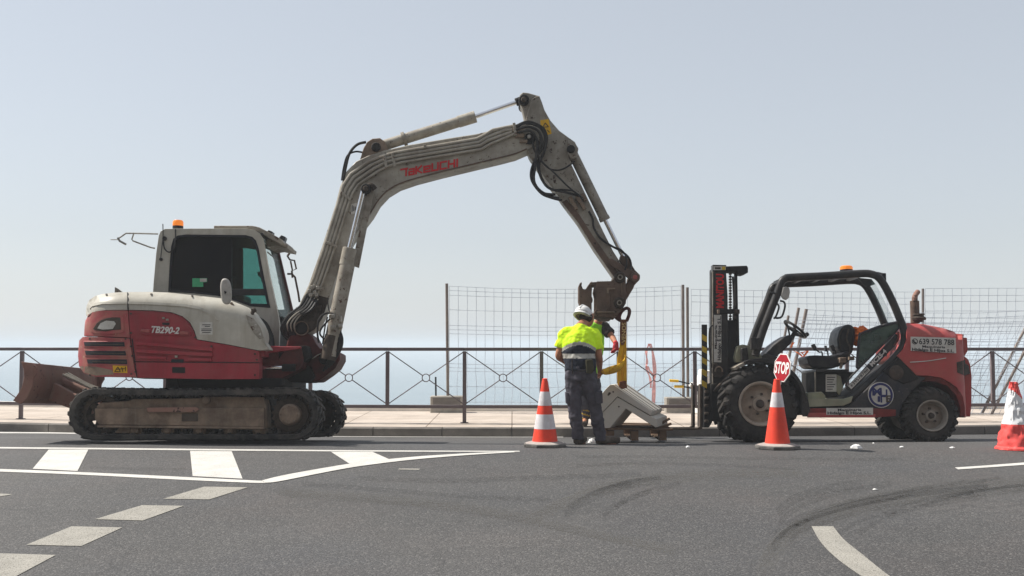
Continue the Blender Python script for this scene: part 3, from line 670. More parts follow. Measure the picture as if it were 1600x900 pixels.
ribbon(f, [(1252, 552), (1262, 548), (1254, 560), (1250, 572)], 4, -0.06, m, 0.4)
ribbon(f, [(1252, 550), (1259, 560), (1262, 575)], 3, -0.07, m, 0.4)
o = m.build('orange_tape', 'orangecloth'); o.location = f.o; tag(o, 'scrap of orange tape knotted on the mesh behind the forklift steering wheel', 'tape')
# white sack and bolt cutter behind the mast
f = Fr((W0.P(1095, 640, 18.3).x, 18.3, KZ + 0.01))
r = root('tool_sack', f, 'white sack standing on the promenade behind the forklift mast', 'sack')
m = MB(); pts = [f.P(1100, 646, 0), f.P(1100, 630, 0), f.P(1101, 600, 0), f.P(1103, 578, 0)]
m.tube(catmull(pts, 5), 0.1, 16, rr=[(0.16 + 0.02 * math.sin(i * 1.7), 0.17 - 0.004 * i) for i in range(16)])
m.tube(catmull([f.P(1101, 612, 0.0), f.P(1090, 606, 0), f.P(1078, 600, 0)], 4), 0.05, 12, rr=[(0.07, 0.07 - 0.004 * i) for i in range(9)])
o = m.build('sack_body', 'sack', r); 
mo = o.modifiers.new('r', 'REMESH'); mo.mode = 'VOXEL'; mo.voxel_size = 0.015
tx = bpy.data.textures.new('crumple', 'CLOUDS'); tx.noise_scale = 0.08
mo = o.modifiers.new('d', 'DISPLACE'); mo.texture = tx; mo.strength = 0.04; mo.mid_level = 0.5; bake(o)
f2 = Fr((W0.P(1070, 645, 18.1).x, 18.1, KZ + 0.01))
r = root('bolt_cutter', f2, 'bolt cutter with two yellow grips sticking out left of the white sack', 'tool')
for (a, b, c) in (((1046, 594.5), (1060, 595.5), (1078, 600)), ((1053.5, 604), (1068, 604), (1088, 608))):
    MB().cyl(f2.P(*a, 0), f2.P(*b, 0), 0.022, n=12).build('grip', 'grip', r)
    MB().cyl(f2.P(*b, 0), f2.P(*c, 0.02), 0.012, n=10).build('handle_bar', 'toolblack', r)
MB().prism(f2.xz([(1078, 597), (1092, 603), (1098, 608), (1096, 612), (1086, 611)], 0.02), 0.0, 0.03).build('jaw', 'toolblack', r)
# ================================================================== EXCAVATOR
zn, zf = zg(-3.7, 13.0), zg(-3.7, 15.2)
E = Fr((-3.9, 14.1, (zn + zf) / 2 + 0.003), math.asin((zn - zf) / 2.2))
ex = root('excavator', E, 'cream and red tracked excavator with its long jointed arm raised and bent over the workers', 'excavator')
def tr_(obj_kids): pass
EP = lambda pts, y: E.xz(pts, y)
# ---- tracks
def stadium(x0, x1, yt, yb, n=14, sag=0):
    r = (yb - yt) / 2; cy = (yt + yb) / 2; out = []
    xl, xr = x0 + r, x1 - r
    for k in range(n + 1):
        a = R(90 + 180 * k / n); out.append((xl + r * math.cos(a), cy + r * math.sin(a)))
    m = 10
    for k in range(1, m):
        t = k / m; out.append((xl + (xr - xl) * t, yt + sag * math.sin(math.pi * t)))
    for k in range(n + 1):
        a = R(-90 + 180 * k / n); out.append((xr + r * math.cos(a), cy + r * math.sin(a)))
    for k in range(1, m):
        t = k / m; out.append((xr + (xl - xr) * t, yb))
    return out
def make_track(y0, y1, near):
    ysgn = y0 if near else y1
    t = bpy.data.objects.new('track', None); sc.collection.objects.link(t); t.parent = ex
    ref = -1.1
    O = EP(stadium(107, 497, 607, 687, sag=2.0), ref); I = EP(stadium(116, 488, 616, 678.5, sag=2.0), ref)
        # lugs and drive teeth
    mb = MB().ring(O, I, y0, y1); md = mb; n = len(O); per = [0]
    for i in range(n):
        a, b = Vector(O[i]), Vector(O[(i + 1) % n]); per.append(per[-1] + (b - a).length)
    L = per[-1]; K = 58; W_ = y1 - y0
    def at(s):
        s %= L
        for i in range(n):
            if per[i] <= s <= per[i + 1]:
                a, b = Vector(O[i]), Vector(O[(i + 1) % n]); d = (b - a).normalized(); return a + d * (s - per[i]), d
        return Vector(O[0]), Vector((1, 0))
    cxz = Vector((sum(p[0] for p in O) / n, sum(p[1] for p in O) / n))
    for k in range(K):
        for half, yc in ((0, y0 + W_ * 0.27), (0.5, y0 + W_ * 0.73)):
            p, d = at((k + half * 0.9) * L / K); nn = Vector((-d.y, d.x))
            if nn.dot(p - cxz) < 0: nn = -nn
            dv, nv = Vector((d.x, 0, d.y)), Vector((nn.x, 0, nn.y))
            bottom = nv.z < -0.95
            h = 0.012 if bottom else 0.022
            yv = Vector((0, 1, 0)); skew = 0.35 if half else -0.35
            yv2 = (yv + dv * skew).normalized(); dv2 = nv.cross(yv2).normalized()
            c = Vector((p.x, yc, p.y)) + nv * (h / 2 - 0.002)
            mb.obox(c, 0.052, W_ * 0.5, h, Matrix((dv2, yv2, nv)).transposed())
        p, d = at(k * L / K); nn = Vector((-d.y, d.x)); 
        if nn.dot(p - cxz) < 0: nn = -nn
        dv, nv = Vector((d.x, 0, d.y)), Vector((nn.x, 0, nn.y))
        for yy in (y0 + W_ * 0.36, y0 + W_ * 0.64):
            md.obox(Vector((p.x, yy, p.y)) - nv * 0.088, 0.04, 0.05, 0.055, Matrix((dv, Vector((0, 1, 0)), nv)).transposed())
        if 1: md.obox(Vector((p.x, (y0 if near else y1) + (0.03 if near else -0.03), p.y)) - nv * 0.072, 0.035, 0.06, 0.016, Matrix((dv, Vector((0, 1, 0)), nv)).transposed())
    mb.build('rubber_belt', 'rubber', t, bevel=0.006, seg=1)
    s = 1 if near else -1; ya = y0 if near else y1; yc = (y0 + y1) / 2
    e = lambda d: ya + s * d          # depth measured from the outer face
    # idler (left): spoked wheel
    c = E.P(150, 648, ref); r = 31 / E.sc(ref)
    m = MB(); m.ring([(c.x + math.cos(R(a)) * r, c.z + math.sin(R(a)) * r) for a in range(0, 360, 10)], [(c.x + math.cos(R(a)) * r * 0.72, c.z + math.sin(R(a)) * r * 0.72) for a in range(0, 360, 10)], e(0.14), e(0.3))
    for a in range(0, 360, 60): m.bar((c.x, e(0.22), c.z), (c.x + math.cos(R(a + 15)) * r * 0.8, e(0.22), c.z + math.sin(R(a + 15)) * r * 0.8), 0.1, 0.075)
    m.disc((c.x, c.z), r * 0.33, e(0.12), e(0.32)); m.build('idler', 'muddark', t, bevel=0.006)
    # sprocket (right)
    c = E.P(452, 648, ref); r = 33 / E.sc(ref); pts = []
    for k in range(21 * 4):
        a = 2 * math.pi * k / 84; q = r * (1.0 if k % 4 in (0, 1) else 0.9); pts.append((c.x + math.cos(a) * q, c.z + math.sin(a) * q))
    m = MB().prism(pts, e(0.16), e(0.24)); m.disc((c.x, c.z), r * 0.8, e(0.12), e(0.17), 32); m.build('sprocket', 'muddark', t, bevel=0.004)
    m = MB().lathe([(0.0, 0), (r * 0.40, 0.0), (r * 0.49, 0.02), (r * 0.52, 0.06), (r * 0.52, 0.16)], (c.x, e(-0.02), c.z), 'Y', 28) if near else MB().disc((c.x, c.z), r * 0.5, e(0.0), e(0.16))
    for a in range(0, 360, 45): m.cyl((c.x + math.cos(R(a)) * r * 0.4, e(-0.035), c.z + math.sin(R(a)) * r * 0.4), (c.x + math.cos(R(a)) * r * 0.4, e(0.02), c.z + math.sin(R(a)) * r * 0.4), 0.013, n=6)
    m.build('drive_hub', 'mud', t, bevel=0.005)
    # frame
    fr = EP([(146, 634), (152, 629), (195, 626), (205, 623), (300, 622), (330, 619), (409, 620), (413, 634), (415, 668), (409, 672), (150, 667), (144, 650)], ref)
    MB().prism(fr, e(0.10), e(0.34)).build('track_frame', 'mud', t, bevel=0.012)
    fr = EP([(145, 638), (411, 637), (411, 667), (152, 664), (145, 655)], ref)
    MB().prism(fr, e(0.06), e(0.11)).build('side_plate', 'mud', t, bevel=0.008)
    MB().prism(EP([(150, 664.5), (411, 667), (411, 670.5), (150, 668)], ref), e(0.035), e(0.12)).build('lower_flange', 'mud', t, bevel=0.004)
    MB().prism(EP([(228, 637), (305, 636), (310, 639), (305, 644), (230, 644)], ref), e(0.02), e(0.08)).build('step', 'blade', t, bevel=0.004)
    MB().prism(EP([(282, 646), (307, 646), (307, 658), (282, 658)], ref), e(0.05), e(0.065)).build('cover_plate', 'muddark', t, bevel=0.003)
    for rx in (206, 257, 307, 355, 401):
        c = E.P(rx, 673, ref); m = MB(); m.disc((c.x, c.z), 0.075, e(0.12), e(0.32), 22); m.lathe([(0.0, 0), (0.03, 0), (0.05, 0.02), (0.052, 0.05)], (c.x, e(0.07), c.z), 'Y', 16)
        m.build('roller', 'mud', t, bevel=0.006)
    c = E.P(319, 625.5, ref); MB().lathe([(0.0, 0), (0.035, 0), (0.05, 0.012), (0.052, 0.2)], (c.x, e(0.06), c.z), 'Y', 18).build('top_roller', 'mud', t)
    m = MB().prism(EP([(184, 666), (198, 666), (200, 677), (173, 677)], ref), e(0.1), e(0.3))
    m.build('roller_guard', 'mud', t, bevel=0.004)
    return t
make_track(-1.1, -0.66, True); make_track(0.66, 1.1, False)
# ---- undercarriage and slewing ring
m = MB(); m.prism(EP([(185, 618), (420, 618), (430, 650), (400, 662), (200, 662), (178, 650)], -0.66), -0.68, 0.68)
m.build('undercarriage', 'blackmatte', ex, bevel=0.02)
c = E.P(332, 600, 0); m = MB().lathe([(0.0, -0.16), (0.62, -0.16), (0.62, -0.06), (0.56, -0.05), (0.56, 0.12), (0.0, 0.12)], (c.x, 0, c.z), 'Z', 40)
m.prism(EP([(276, 591), (440, 591), (440, 602), (425, 606), (280, 606)], -0.8), -0.8, 0.8)
m.build('slewing_ring', 'blackmatte', ex, bevel=0.008)
# ---- blade
mb = MB()
out = EP([(34, 566), (39, 577), (40, 590), (36, 604), (29, 615), (21, 625), (31, 629), (37, 627)], -1.1)
inn = [(40, 567), (47, 580), (48, 590), (45, 604), (40, 616), (37, 627)]
prof_ = EP([(34, 566), (38, 578), (38.5, 590), (35, 604), (29, 615), (21, 625), (31, 630), (39, 618), (44, 604), (46, 590), (45, 578), (41, 566)], -1.1)
MB().prism(prof_, -1.07, 1.07).build('moldboard', 'blade', ex, bevel=0.006)
ep = EP([(33, 565), (50, 567), (57, 574), (57, 584), (52, 592), (50, 605), (42, 622), (32, 631), (20, 626), (28, 615), (34.5, 604), (37.5, 590), (37, 578)], -1.1)
for q_ in ((-1.1, -1.07), (1.07, 1.1)): MB().prism(ep, *q_).build('end_plate', 'blade', ex, bevel=0.004)
for yy in (-0.35, 0.35):
    MB().prism(EP([(44, 583), (90, 600), (130, 622), (185, 640), (185, 652), (150, 652), (100, 634), (44, 612)], -0.35), yy - 0.05, yy + 0.05).build('push_arm', 'blade', ex, bevel=0.01)
MB().prism(EP([(45, 590), (60, 592), (64, 612), (44, 616)], -0.6), -0.75, 0.75).build('back_rib', 'blade', ex, bevel=0.01)
for yy in (-0.1, 0.06):
    m = MB().cyl((*E.P(60, 580, yy)[:2], E.P(60, 580, yy)[2]), tuple(E.P(170, 628, yy)), 0.05); m.build('blade_cylinder', 'blade', ex)
hm_ = MB()
for i, yy in enumerate((-0.30, -0.24, -0.18)):
    hm_.tube(catmull([E.P(98 + 4 * i, 585 - i, yy), E.P(122 + 2 * i, 596 - i, yy), E.P(142, 606 - 2 * i, yy), E.P(175, 616 - i, yy)], 5), 0.013, 8)
hm_.build('blade_hose', 'pipe', ex)
# ---- house body: near side skin follows the rounded plan of the tail
XT = E.P(121, 570, -0.55).x
TOP = catmull([(131, 494, 0), (134, 478, 0), (142, 466, 0), (155, 460, 0), (175, 457, 0), (199, 456, 0), (262, 457, 0), (300, 461, 0), (345, 466, 0), (372, 472, 0), (392, 482, 0), (406, 498, 0), (416, 518, 0), (421, 545, 0)], 3)
TOPL = [(p.x, p.z) for p in (E.P(q.x, q.y, -1.0) for q in TOP)]
def ztop(x):
    for a, b in zip(TOPL[:-1], TOPL[1:]):
        if a[0] <= x <= b[0] and b[0] > a[0]: return a[1] + (b[1] - a[1]) * (x - a[0]) / (b[0] - a[0])
    return 99 if x > TOPL[-1][0] else TOPL[0][1]
XR_ = TOPL[-1][0]
def Wd(x, z):
    Rr = 0.62; dx = x - XT; w_ = 1.08
    if dx < Rr: w_ -= Rr - math.sqrt(max(0, Rr * Rr - (Rr - max(dx, 0)) ** 2))
    dz = ztop(x) - z; Rt = 0.2
    if dz < Rt: w_ -= (Rt - math.sqrt(max(0, Rt * Rt - (Rt - max(dz, 0)) ** 2))) * 1.0
    if x > XR_ - 0.5 and z > 1.0:     # hood front falls away inwards
        pass
    return max(w_, 0.35)
def skin(pts, name, m, out=0.0, thick=0.06, Wf=Wd, parent=None, step=0.055, bevel=0.0, label=None, frame=None, yref=-1.08):
    frame = frame or E; P_ = frame.xz(pts, yref); bm = bmesh.new()
    f = bm.faces.new([bm.verts.new((x, yref, z)) for x, z in P_])
    xs = [p[0] for p in P_]; zs = [p[1] for p in P_]
    for ax, lo, hi in ((0, min(xs), max(xs)), (2, min(zs), max(zs))):
        k = lo + step * 0.5
        while k < hi:
            no = (1, 0, 0) if ax == 0 else (0, 0, 1); co = (k, 0, 0) if ax == 0 else (0, 0, k)
            bmesh.ops.bisect_plane(bm, geom=bm.verts[:] + bm.edges[:] + bm.faces[:], plane_co=co, plane_no=no, dist=1e-5); k += step
    o = frame.co
    for v in bm.verts:
        p = v.co.copy(); y = -Wf(p.x, p.z) - out
        for _ in range(3):
            t = (y - o.y) / (yref - o.y); q = o + (p - o) * t; y = -Wf(q.x, q.z) - out
        v.co = Vector((q.x, y, q.z))
    be = [e for e in bm.edges if e.is_boundary]
    r_ = bmesh.ops.extrude_edge_only(bm, edges=be); nv = [g for g in r_['geom'] if isinstance(g, bmesh.types.BMVert)]
    for v in nv: v.co.y += thick
    bmesh.ops.recalc_face_normals(bm, faces=bm.faces)
    # make the outer face look towards -y
    fz = sum(f.normal.y for f in bm.faces if len(f.verts) >= 3)
    bm.normal_update()
    if fz > 0:
        for f in bm.faces: f.normal_flip()
    for f in bm.faces: f.smooth = True
    for e in bm.edges:
        if len(e.link_faces) == 2 and e.calc_face_angle(0) > R(40): e.smooth = False
    me = bpy.data.meshes.new(name); bm.to_mesh(me); bm.free(); me.materials.append(M[m])
    ob = bpy.data.objects.new(name, me); sc.collection.objects.link(ob); ob.parent = parent or ex
    if label: ob['label'] = label
    if bevel:
        b = ob.modifiers.new('bevel', 'BEVEL'); b.width = bevel; b.segments = 2; b.limit_method = 'ANGLE'; b.angle_limit = R(40)
    return ob
# inner solid so that nothing is hollow
core = EP([(134, 584), (126, 570), (127, 545), (136, 500), (140, 482), (150, 470), (180, 463), (262, 464), (330, 470), (368, 479), (390, 492), (400, 515), (404, 550), (404, 588)], -1.0)
MB().prism(core, -0.62, 0.98).build('house_core', 'blackmatte', ex, bevel=0.06)
mc = MB().prism(EP([(200, 584), (200, 470), (330, 474), (364, 482), (386, 496), (396, 515), (400, 550), (400, 586)], -1.0), -0.86, -0.6); mc.build('engine_bay', 'blackmatte', ex)
skin([(133, 496), (131.5, 488), (133, 478), (138, 469), (148, 462.5), (162, 459), (180, 457), (198.6, 456.3), (199, 484), (165, 484.5), (150, 486.5), (141, 490), (136, 495)], 'rear_hood', 'cream', thick=0.2, bevel=0.012)
hood = [(199.8, 456.2), (236, 456), (262, 457), (300, 461), (345, 466), (362, 470), (382, 478), (396, 489), (407, 505), (415, 522), (419.5, 546), (405, 547.5), (397, 546), (350, 537), (308, 530), (304, 517), (297, 504), (285, 494), (268, 488), (240, 485), (200, 484)]
skin(hood, 'engine_hood', 'cream', thick=0.25, bevel=0.012)
skin([(132, 499), (137, 491), (145, 487), (160, 485), (199.5, 485), (203, 528), (152, 525.5), (131, 525)], 'light_surround', 'redworn', thick=0.1, bevel=0.014)
skin([(123, 532), (129, 526.5), (152, 526.5), (202, 529), (208, 566), (213, 589.5), (150, 588.5), (131, 583), (123, 572), (121, 556)], 'counterweight', 'redworn', out=0.015, thick=0.12, bevel=0.014)
skin([(201, 485), (240, 486), (268, 489), (285, 495), (296, 505), (303, 518), (307, 531), (350, 538), (397, 547), (404.5, 549), (405, 566), (209, 564.5), (204, 528)], 'side_door', 'red', thick=0.12, bevel=0.008)
skin([(209, 566), (405, 567.5), (404, 592), (340, 592.5), (214, 590)], 'lower_skirt', 'red', out=0.004, thick=0.12, bevel=0.008)
# hatch on the side door, handles, ribs
skin([(214, 488), (240, 488.5), (262, 491), (280, 495), (291, 502), (298, 512), (300, 520), (297, 524.5), (225, 522.5), (217, 520), (215, 512)], 'fuel_hatch', 'red', out=0.016, thick=0.02, bevel=0.006)
for p in ([(220, 514), (234, 514.5), (233, 520), (219, 518.5)], [(281, 517), (295, 518), (294, 523), (280, 522)]):
    skin(p, 'hatch_lip', 'redworn', out=0.035, thick=0.03, bevel=0.008)
skin([(253, 504), (265, 504.5), (264, 508), (254, 507.5)], 'hatch_keyhole', 'ink', out=0.022, thick=0.01)
for p in ([(212, 533.5), (331, 543), (331, 548.5), (212, 538)], [(212.5, 546), (331, 551.5), (331, 557), (213, 550.5)], [(214, 556), (259, 557.5), (260, 561), (215, 560)], [(292, 559), (330, 560.3), (330, 564), (293, 563)]):
    skin(p, 'side_rib', 'red', out=0.03, thick=0.035, bevel=0.009)
skin([(268, 561), (287, 561.5), (286, 567), (267, 566.5)], 'latch', 'ink', out=0.014, thick=0.02)
skin([(269, 573.5), (289, 574), (289, 583), (269, 582.5)], 'skirt_vent', 'blackmatte', out=0.01, thick=0.02)
for q in ((255, 497), (261, 499.5), (275, 557)):
    skin([(q[0] - 2, q[1] - 1.5), (q[0] + 2, q[1] - 1.5), (q[0] + 2, q[1] + 1.5), (q[0] - 2, q[1] + 1.5)], 'lock', 'steel', out=0.03, thick=0.03)
# work light recess and grille slots of the counterweight
skin([(141, 517), (146, 507), (153, 500), (162, 495), (175, 492.5), (190, 493), (193, 496), (193.5, 517), (190, 520), (170, 522), (147, 520.5)], 'light_bezel', 'redworn', out=0.012, thick=0.03, bevel=0.008)
wl = skin([(145, 514), (151, 505), (158, 500), (166, 497), (175, 495.8), (188, 496), (189, 515), (176, 516), (165, 518), (150, 516.5)], 'work_light', 'muddark', out=0.016, thick=0.02, bevel=0.004)
skin([(152, 513), (157, 505), (166, 501), (178, 502), (181, 506), (176, 514), (160, 515)], 'lens', 'label', out=0.02, thick=0.006, parent=wl)
for p in ([(131, 534.5), (194, 534.5), (195, 541.5), (132, 540.5)], [(132.5, 548), (196, 548.5), (197, 555.5), (134, 554.5)], [(135.5, 561.5), (198, 561.5), (199, 569), (137, 568)]):
    skin([(p[0][0] - 1.5, p[0][1] - 1.8), (p[1][0] + 1.5, p[1][1] - 1.5), (p[2][0] + 1.5, p[2][1] + 2), (p[3][0] - 1.5, p[3][1] + 2)], 'grille_surround', 'redworn', out=0.024, thick=0.02, bevel=0.006)
    skin(p, 'grille_slot', 'ink', out=0.028, thick=0.02)
    q = [(p[0][0] + 8, p[0][1] + 3), (p[1][0] - 2, p[1][1] + 3), (p[2][0] - 2, p[2][1] - 2.4), (p[3][0] + 8, p[3][1] - 2.2)]
    skin(q, 'grille_louvre', 'muddark', out=0.031, thick=0.01)
yst = skin([(176, 571), (198.5, 571.5), (199, 583), (177, 582)], 'warning_sticker', 'yellowstk', out=0.018, thick=0.003)
yw = -1.1
for a, b in (((179, 580.5), (184, 573.5)), ((184, 573.5), (188, 580.5)), ((179, 580.5), (188, 580.5)), ((182, 577), (195, 576)), ((190, 574), (192, 581)), ((196, 573), (196, 580))):
    MB().tube([E.P(*a, -1.101), E.P(*b, -1.101)], 0.004, 5).build('pictogram', 'ink', yst)
text('TB290-2', E, 236, 519.5, 280, 521.5, 10, -1.102, 'inksilver', ex, name='model_lettering', bold=0.035, shear=0.25)
stk = MB().prism(EP([(312.5, 503.5), (332.5, 503.5), (332.5, 523), (312.5, 523)], -1.07), -1.085, -1.079).build('white_sticker', 'label', ex)
for i, (a, b) in enumerate(((316, 329), (320, 328), (314.5, 330.5), (314.5, 330.5), (316, 329))):
    yy = (507.5, 510, 514, 516.5, 519.5)[i]; MB().prism(EP([(a, yy - 0.5), (b, yy - 0.5), (b, yy + 0.5), (a, yy + 0.5)], -1.086), -1.087, -1.0855).build('print_line', 'ink', stk)
# crease strip on the upper hood
skin([(133.5, 481), (142, 474.5), (158, 471.5), (198.6, 471), (198.6, 474.5), (160, 475), (144, 478.5), (134, 486)], 'hood_crease', 'cream', out=0.012, thick=0.03, bevel=0.008)
skin([(200, 471), (240, 472), (290, 475), (312, 479), (330, 487), (342, 500), (338, 501), (326, 490), (310, 483), (288, 479), (240, 476), (200, 474.5)], 'hood_crease', 'cream', out=0.012, thick=0.03, bevel=0.008)
# fin at the tail, hinge and bracket on hood front
MB().prism(EP([(179, 460), (179.5, 448.5), (184, 451), (193, 458)], -0.3), -0.3, -0.27).build('tail_bracket', 'boomdirty', ex)
m = MB(); m.cyl(E.P(391, 499, -1.0), E.P(396, 484, -1.0), 0.022); m.cyl(E.P(395, 486, -1.02), E.P(398, 484, -1.0), 0.03); m.build('hood_stay', 'muddark', ex)
m = MB(); m.tube(catmull([E.P(361, 473, -1.0), E.P(368, 482, -1.0), E.P(376, 488, -0.98), E.P(384, 494, -0.98)], 4), 0.016); m.build('mirror_bracket', 'mud', ex)
# big oval mirror
c0 = E.P(351.5, 455, -1.12)
mo_ = MB(); ol = []
for k in range(28):
    a = 2 * math.pi * k / 28; sx = 8.3 * math.copysign(abs(math.cos(a)) ** 0.8, math.cos(a)); sy = 20.3 * math.copysign(abs(math.sin(a)) ** 0.75, math.sin(a)); ol.append((352 + sx + sy * 0.06, 455 + sy))
mo_.prism(EP(ol, -1.12), -1.12, -1.05).build('mirror', 'mirror', ex, bevel=0.02)
MB().prism(EP([(350, 454), (354, 456), (351, 460)], -1.13), -1.128, -1.12).build('mirror_mark', 'ink', ex)
# front deck right of the hood: lower cab step, red frame nose
MB().prism(EP([(403, 549), (434, 546), (436, 560), (447, 541), (470, 541), (474, 560), (472, 575), (440, 592), (404, 592)], -0.7), -0.7, 0.0).build('frame_nose', 'reddark', ex, bevel=0.012)
MB().prism(EP([(411, 540), (436, 541), (447, 541.5), (470, 541.5), (470, 545), (413, 553)], -0.72), -0.74, -0.1).build('deck_plate', 'red', ex, bevel=0.008)
MB().prism(EP([(403, 549), (414, 546), (415, 557), (405, 559), (404.5, 592), (403, 592)], -0.9), -1.0, -0.7).build('nose_corner', 'red', ex, bevel=0.01)
m = MB().cyl(E.P(405, 574.5, -0.7), E.P(441, 574.5, -0.7), 0.028); m.build('swing_rod', 'chrome', ex)
MB().cyl(E.P(441, 574.5, -0.7), E.P(462, 574.5, -0.7), 0.045).build('swing_rod_eye', 'blackmatte', ex, bevel=0.01)
MB().prism(EP([(449, 543), (480, 540), (484, 558), (476, 566), (455, 562)], -0.62), -0.66, -0.4).build('valve_block', 'blackmatte', ex, bevel=0.01)
for q in ((204, 541), (206, 556), (398, 553), (401, 562), (330, 541), (211, 581), (398, 586), (140, 529), (196, 529.5), (140, 586), (205, 584), (305, 527), (204, 490), (204, 520), (300, 462), (236, 459.5), (166, 460)):
    skin([(q[0] - 1.3, q[1] - 1.3), (q[0] + 1.3, q[1] - 1.3), (q[0] + 1.3, q[1] + 1.3), (q[0] - 1.3, q[1] + 1.3)], 'bolt', 'muddark', out=0.02, thick=0.02)
for p in ([(205.5, 529), (207, 529), (214.5, 589), (213, 589)], [(209, 565.2), (404, 566.3), (404, 567.4), (209, 566)], [(199.2, 457), (200, 457), (200.8, 484), (199.3, 484)], [(132, 526), (203, 528), (203, 529.4), (132, 527)]):
    skin(p, 'panel_gap', 'ink', out=0.007, thick=0.01)
skin([(124, 572), (150, 573), (175, 578), (178, 585), (150, 587), (131, 582)], 'scraped_paint', 'mud', out=0.0165, thick=0.003)
skin([(384, 492), (396, 497), (407, 512), (412, 528), (405, 530), (396, 520), (388, 505)], 'hood_scuff', 'boomdirty', out=0.004, thick=0.004)
# ---- cab
BYA = -0.30
CY0, CY1 = -0.02, 0.98
outer = [(238, 470), (240, 440), (244, 395), (248, 368), (251, 361), (258, 357.5), (300, 357), (385, 357), (397, 359), (405, 364), (410, 372), (414, 392), (421, 430), (428, 462), (434, 490), (437, 510), (435, 547), (300, 547), (238, 547)]
win = [(263, 456), (265, 415), (267.5, 385), (271, 373), (278, 368), (290, 366.5), (384, 367.5), (394, 370), (400, 376), (404, 388), (411, 425), (418, 460), (422.5, 481), (391, 478.5), (368, 470), (340, 462), (300, 458)]
def frame_with_hole(outer, hole, y0, y1, m, name, frame, ref, parent, bevel=0.008):
    """outline minus hole, solid"""
    from mathutils.geometry import tessellate_polygon
    O = frame.xz(outer, ref); H = frame.xz(hole, ref)
    pts = O + H; tri = tessellate_polygon([[Vector((x, z, 0)) for x, z in O], [Vector((x, z, 0)) for x, z in H]])
    n = len(pts); no = len(O); mb = MB()
    vs = [(x, y0, z) for x, z in pts] + [(x, y1, z) for x, z in pts]
    fs = [tuple(t) for t in tri] + [tuple(i + n for i in reversed(t)) for t in tri]
    fs += [(i, (i + 1) % no, (i + 1) % no + n, i + n) for i in range(no)]
    nh = len(H); fs += [(no + i, no + (i + 1) % nh, no + (i + 1) % nh + n, no + i + n) for i in range(nh)]
    mb.add(vs, fs); return mb.build(name, m, parent, bevel=bevel)
cab = bpy.data.objects.new('cab', None); sc.collection.objects.link(cab); cab.parent = ex
frame_with_hole(outer, win, CY0, CY0 + 0.07, 'cream', 'cab_side', E, CY0, cab, bevel=0.016)
win2 = [(263, 452), (267.5, 385), (274, 369), (384, 369.5), (397, 374), (404, 392), (421, 473), (391, 473), (300, 473), (262, 473)]
# far side: same profile, opening filled with teal glass
O2 = E.xz(outer, CY0); H2 = E.xz(win2, CY0)
def frame_xz(O, H, y0, y1, m, name, parent, bevel=0.0):
    from mathutils.geometry import tessellate_polygon
    pts = O + H; tri = tessellate_polygon([[Vector((x, z, 0)) for x, z in O], [Vector((x, z, 0)) for x, z in H]]); n = len(pts); no = len(O); nh = len(H)
    vs = [(x, y0, z) for x, z in pts] + [(x, y1, z) for x, z in pts]
    fs = [tuple(t) for t in tri] + [tuple(i + n for i in reversed(t)) for t in tri] + [(i, (i + 1) % no, (i + 1) % no + n, i + n) for i in range(no)]
    fs += [(no + i, no + (i + 1) % nh, no + (i + 1) % nh + n, no + i + n) for i in range(nh)]
    return MB().add(vs, fs).build(name, m, parent, bevel=bevel)
frame_xz(O2, H2, CY1 - 0.06, CY1, 'black', 'cab_far_side', cab, 0.01)
MB().prism(H2, CY1 - 0.035, CY1 - 0.03).build('far_window', 'glassfront', cab)
# roof, rear wall and front posts between the two sides
def span(pts, y0, y1, m, name, bevel=0.01, parent=None): return MB().prism(EP(pts, CY0), y0, y1).build(name, m, parent or cab, bevel=bevel)
span([(249, 367), (252, 361), (258, 358), (385, 357.6), (396, 360), (403, 365), (398, 368), (386, 364.5), (258, 365)], CY0 + 0.05, CY1 - 0.05, 'cream', 'roof', 0.012)
span([(239, 470), (245, 395), (249, 368), (256, 366), (252, 400), (248, 470), (248, 540), (239, 540)], CY0 + 0.05, CY1 - 0.05, 'cream', 'rear_wall')
span([(266, 470), (269, 385), (276, 370), (352, 370), (364, 372), (364, 478), (300, 478)], CY0 + 0.5, CY0 + 0.56, 'blackmatte', 'cab_interior', 0.01)
span([(271, 470), (273, 400), (280, 372), (363, 372), (364, 378), (290, 380), (284, 470)], CY0 + 0.12, CY0 + 0.5, 'ink', 'cab_lining', 0.01)
span([(300, 470), (302, 420), (312, 404), (330, 404), (338, 420), (345, 452), (372, 456), (372, 470)], CY0 + 0.3, CY0 + 0.75, 'seat', 'driver_seat', 0.03)
span([(362, 451), (416, 451), (419, 461), (362, 461)], CY0 + 0.02, CY0 + 0.06, 'black', 'window_bar', 0.004)
span([(362, 473), (423, 475), (424, 481), (391, 479), (362, 470)], CY0 + 0.01, CY0 + 0.05, 'black', 'window_sill_bar', 0.004)
wl_ = [(263, 456), (265, 415), (267.5, 385), (271, 373), (278, 368), (290, 366.5), (362, 367.3), (362, 467.5), (340, 462), (300, 458)]
wr_ = [(362.5, 367.4), (384, 367.5), (394, 370), (400, 376), (404, 388), (411, 425), (418, 460), (422.5, 481), (391, 478.5), (368, 470), (362.5, 468)]
MB().prism(EP(wl_, CY0 + 0.03), CY0 + 0.028, CY0 + 0.034).build('side_window', 'glassdark', cab)
MB().prism(EP(wr_, CY0 + 0.03), CY0 + 0.028, CY0 + 0.034).build('side_window', 'glassteal', cab, label='teal tinted front pane of the side window')
span([(267, 458), (270, 372), (361, 371), (361, 472), (300, 470)], CY0 + 0.05, CY0 + 0.08, 'ink', 'cab_dark_panel', 0)  # black panel close behind the glass, stands in for the dark cab interior
MB().prism(EP([(362, 368), (398, 372), (402, 383), (404, 390), (396, 389.5), (385, 387.5), (362, 387)], CY0 + 0.05), CY0 + 0.04, CY0 + 0.07).build('sun_blind', 'ink', cab)
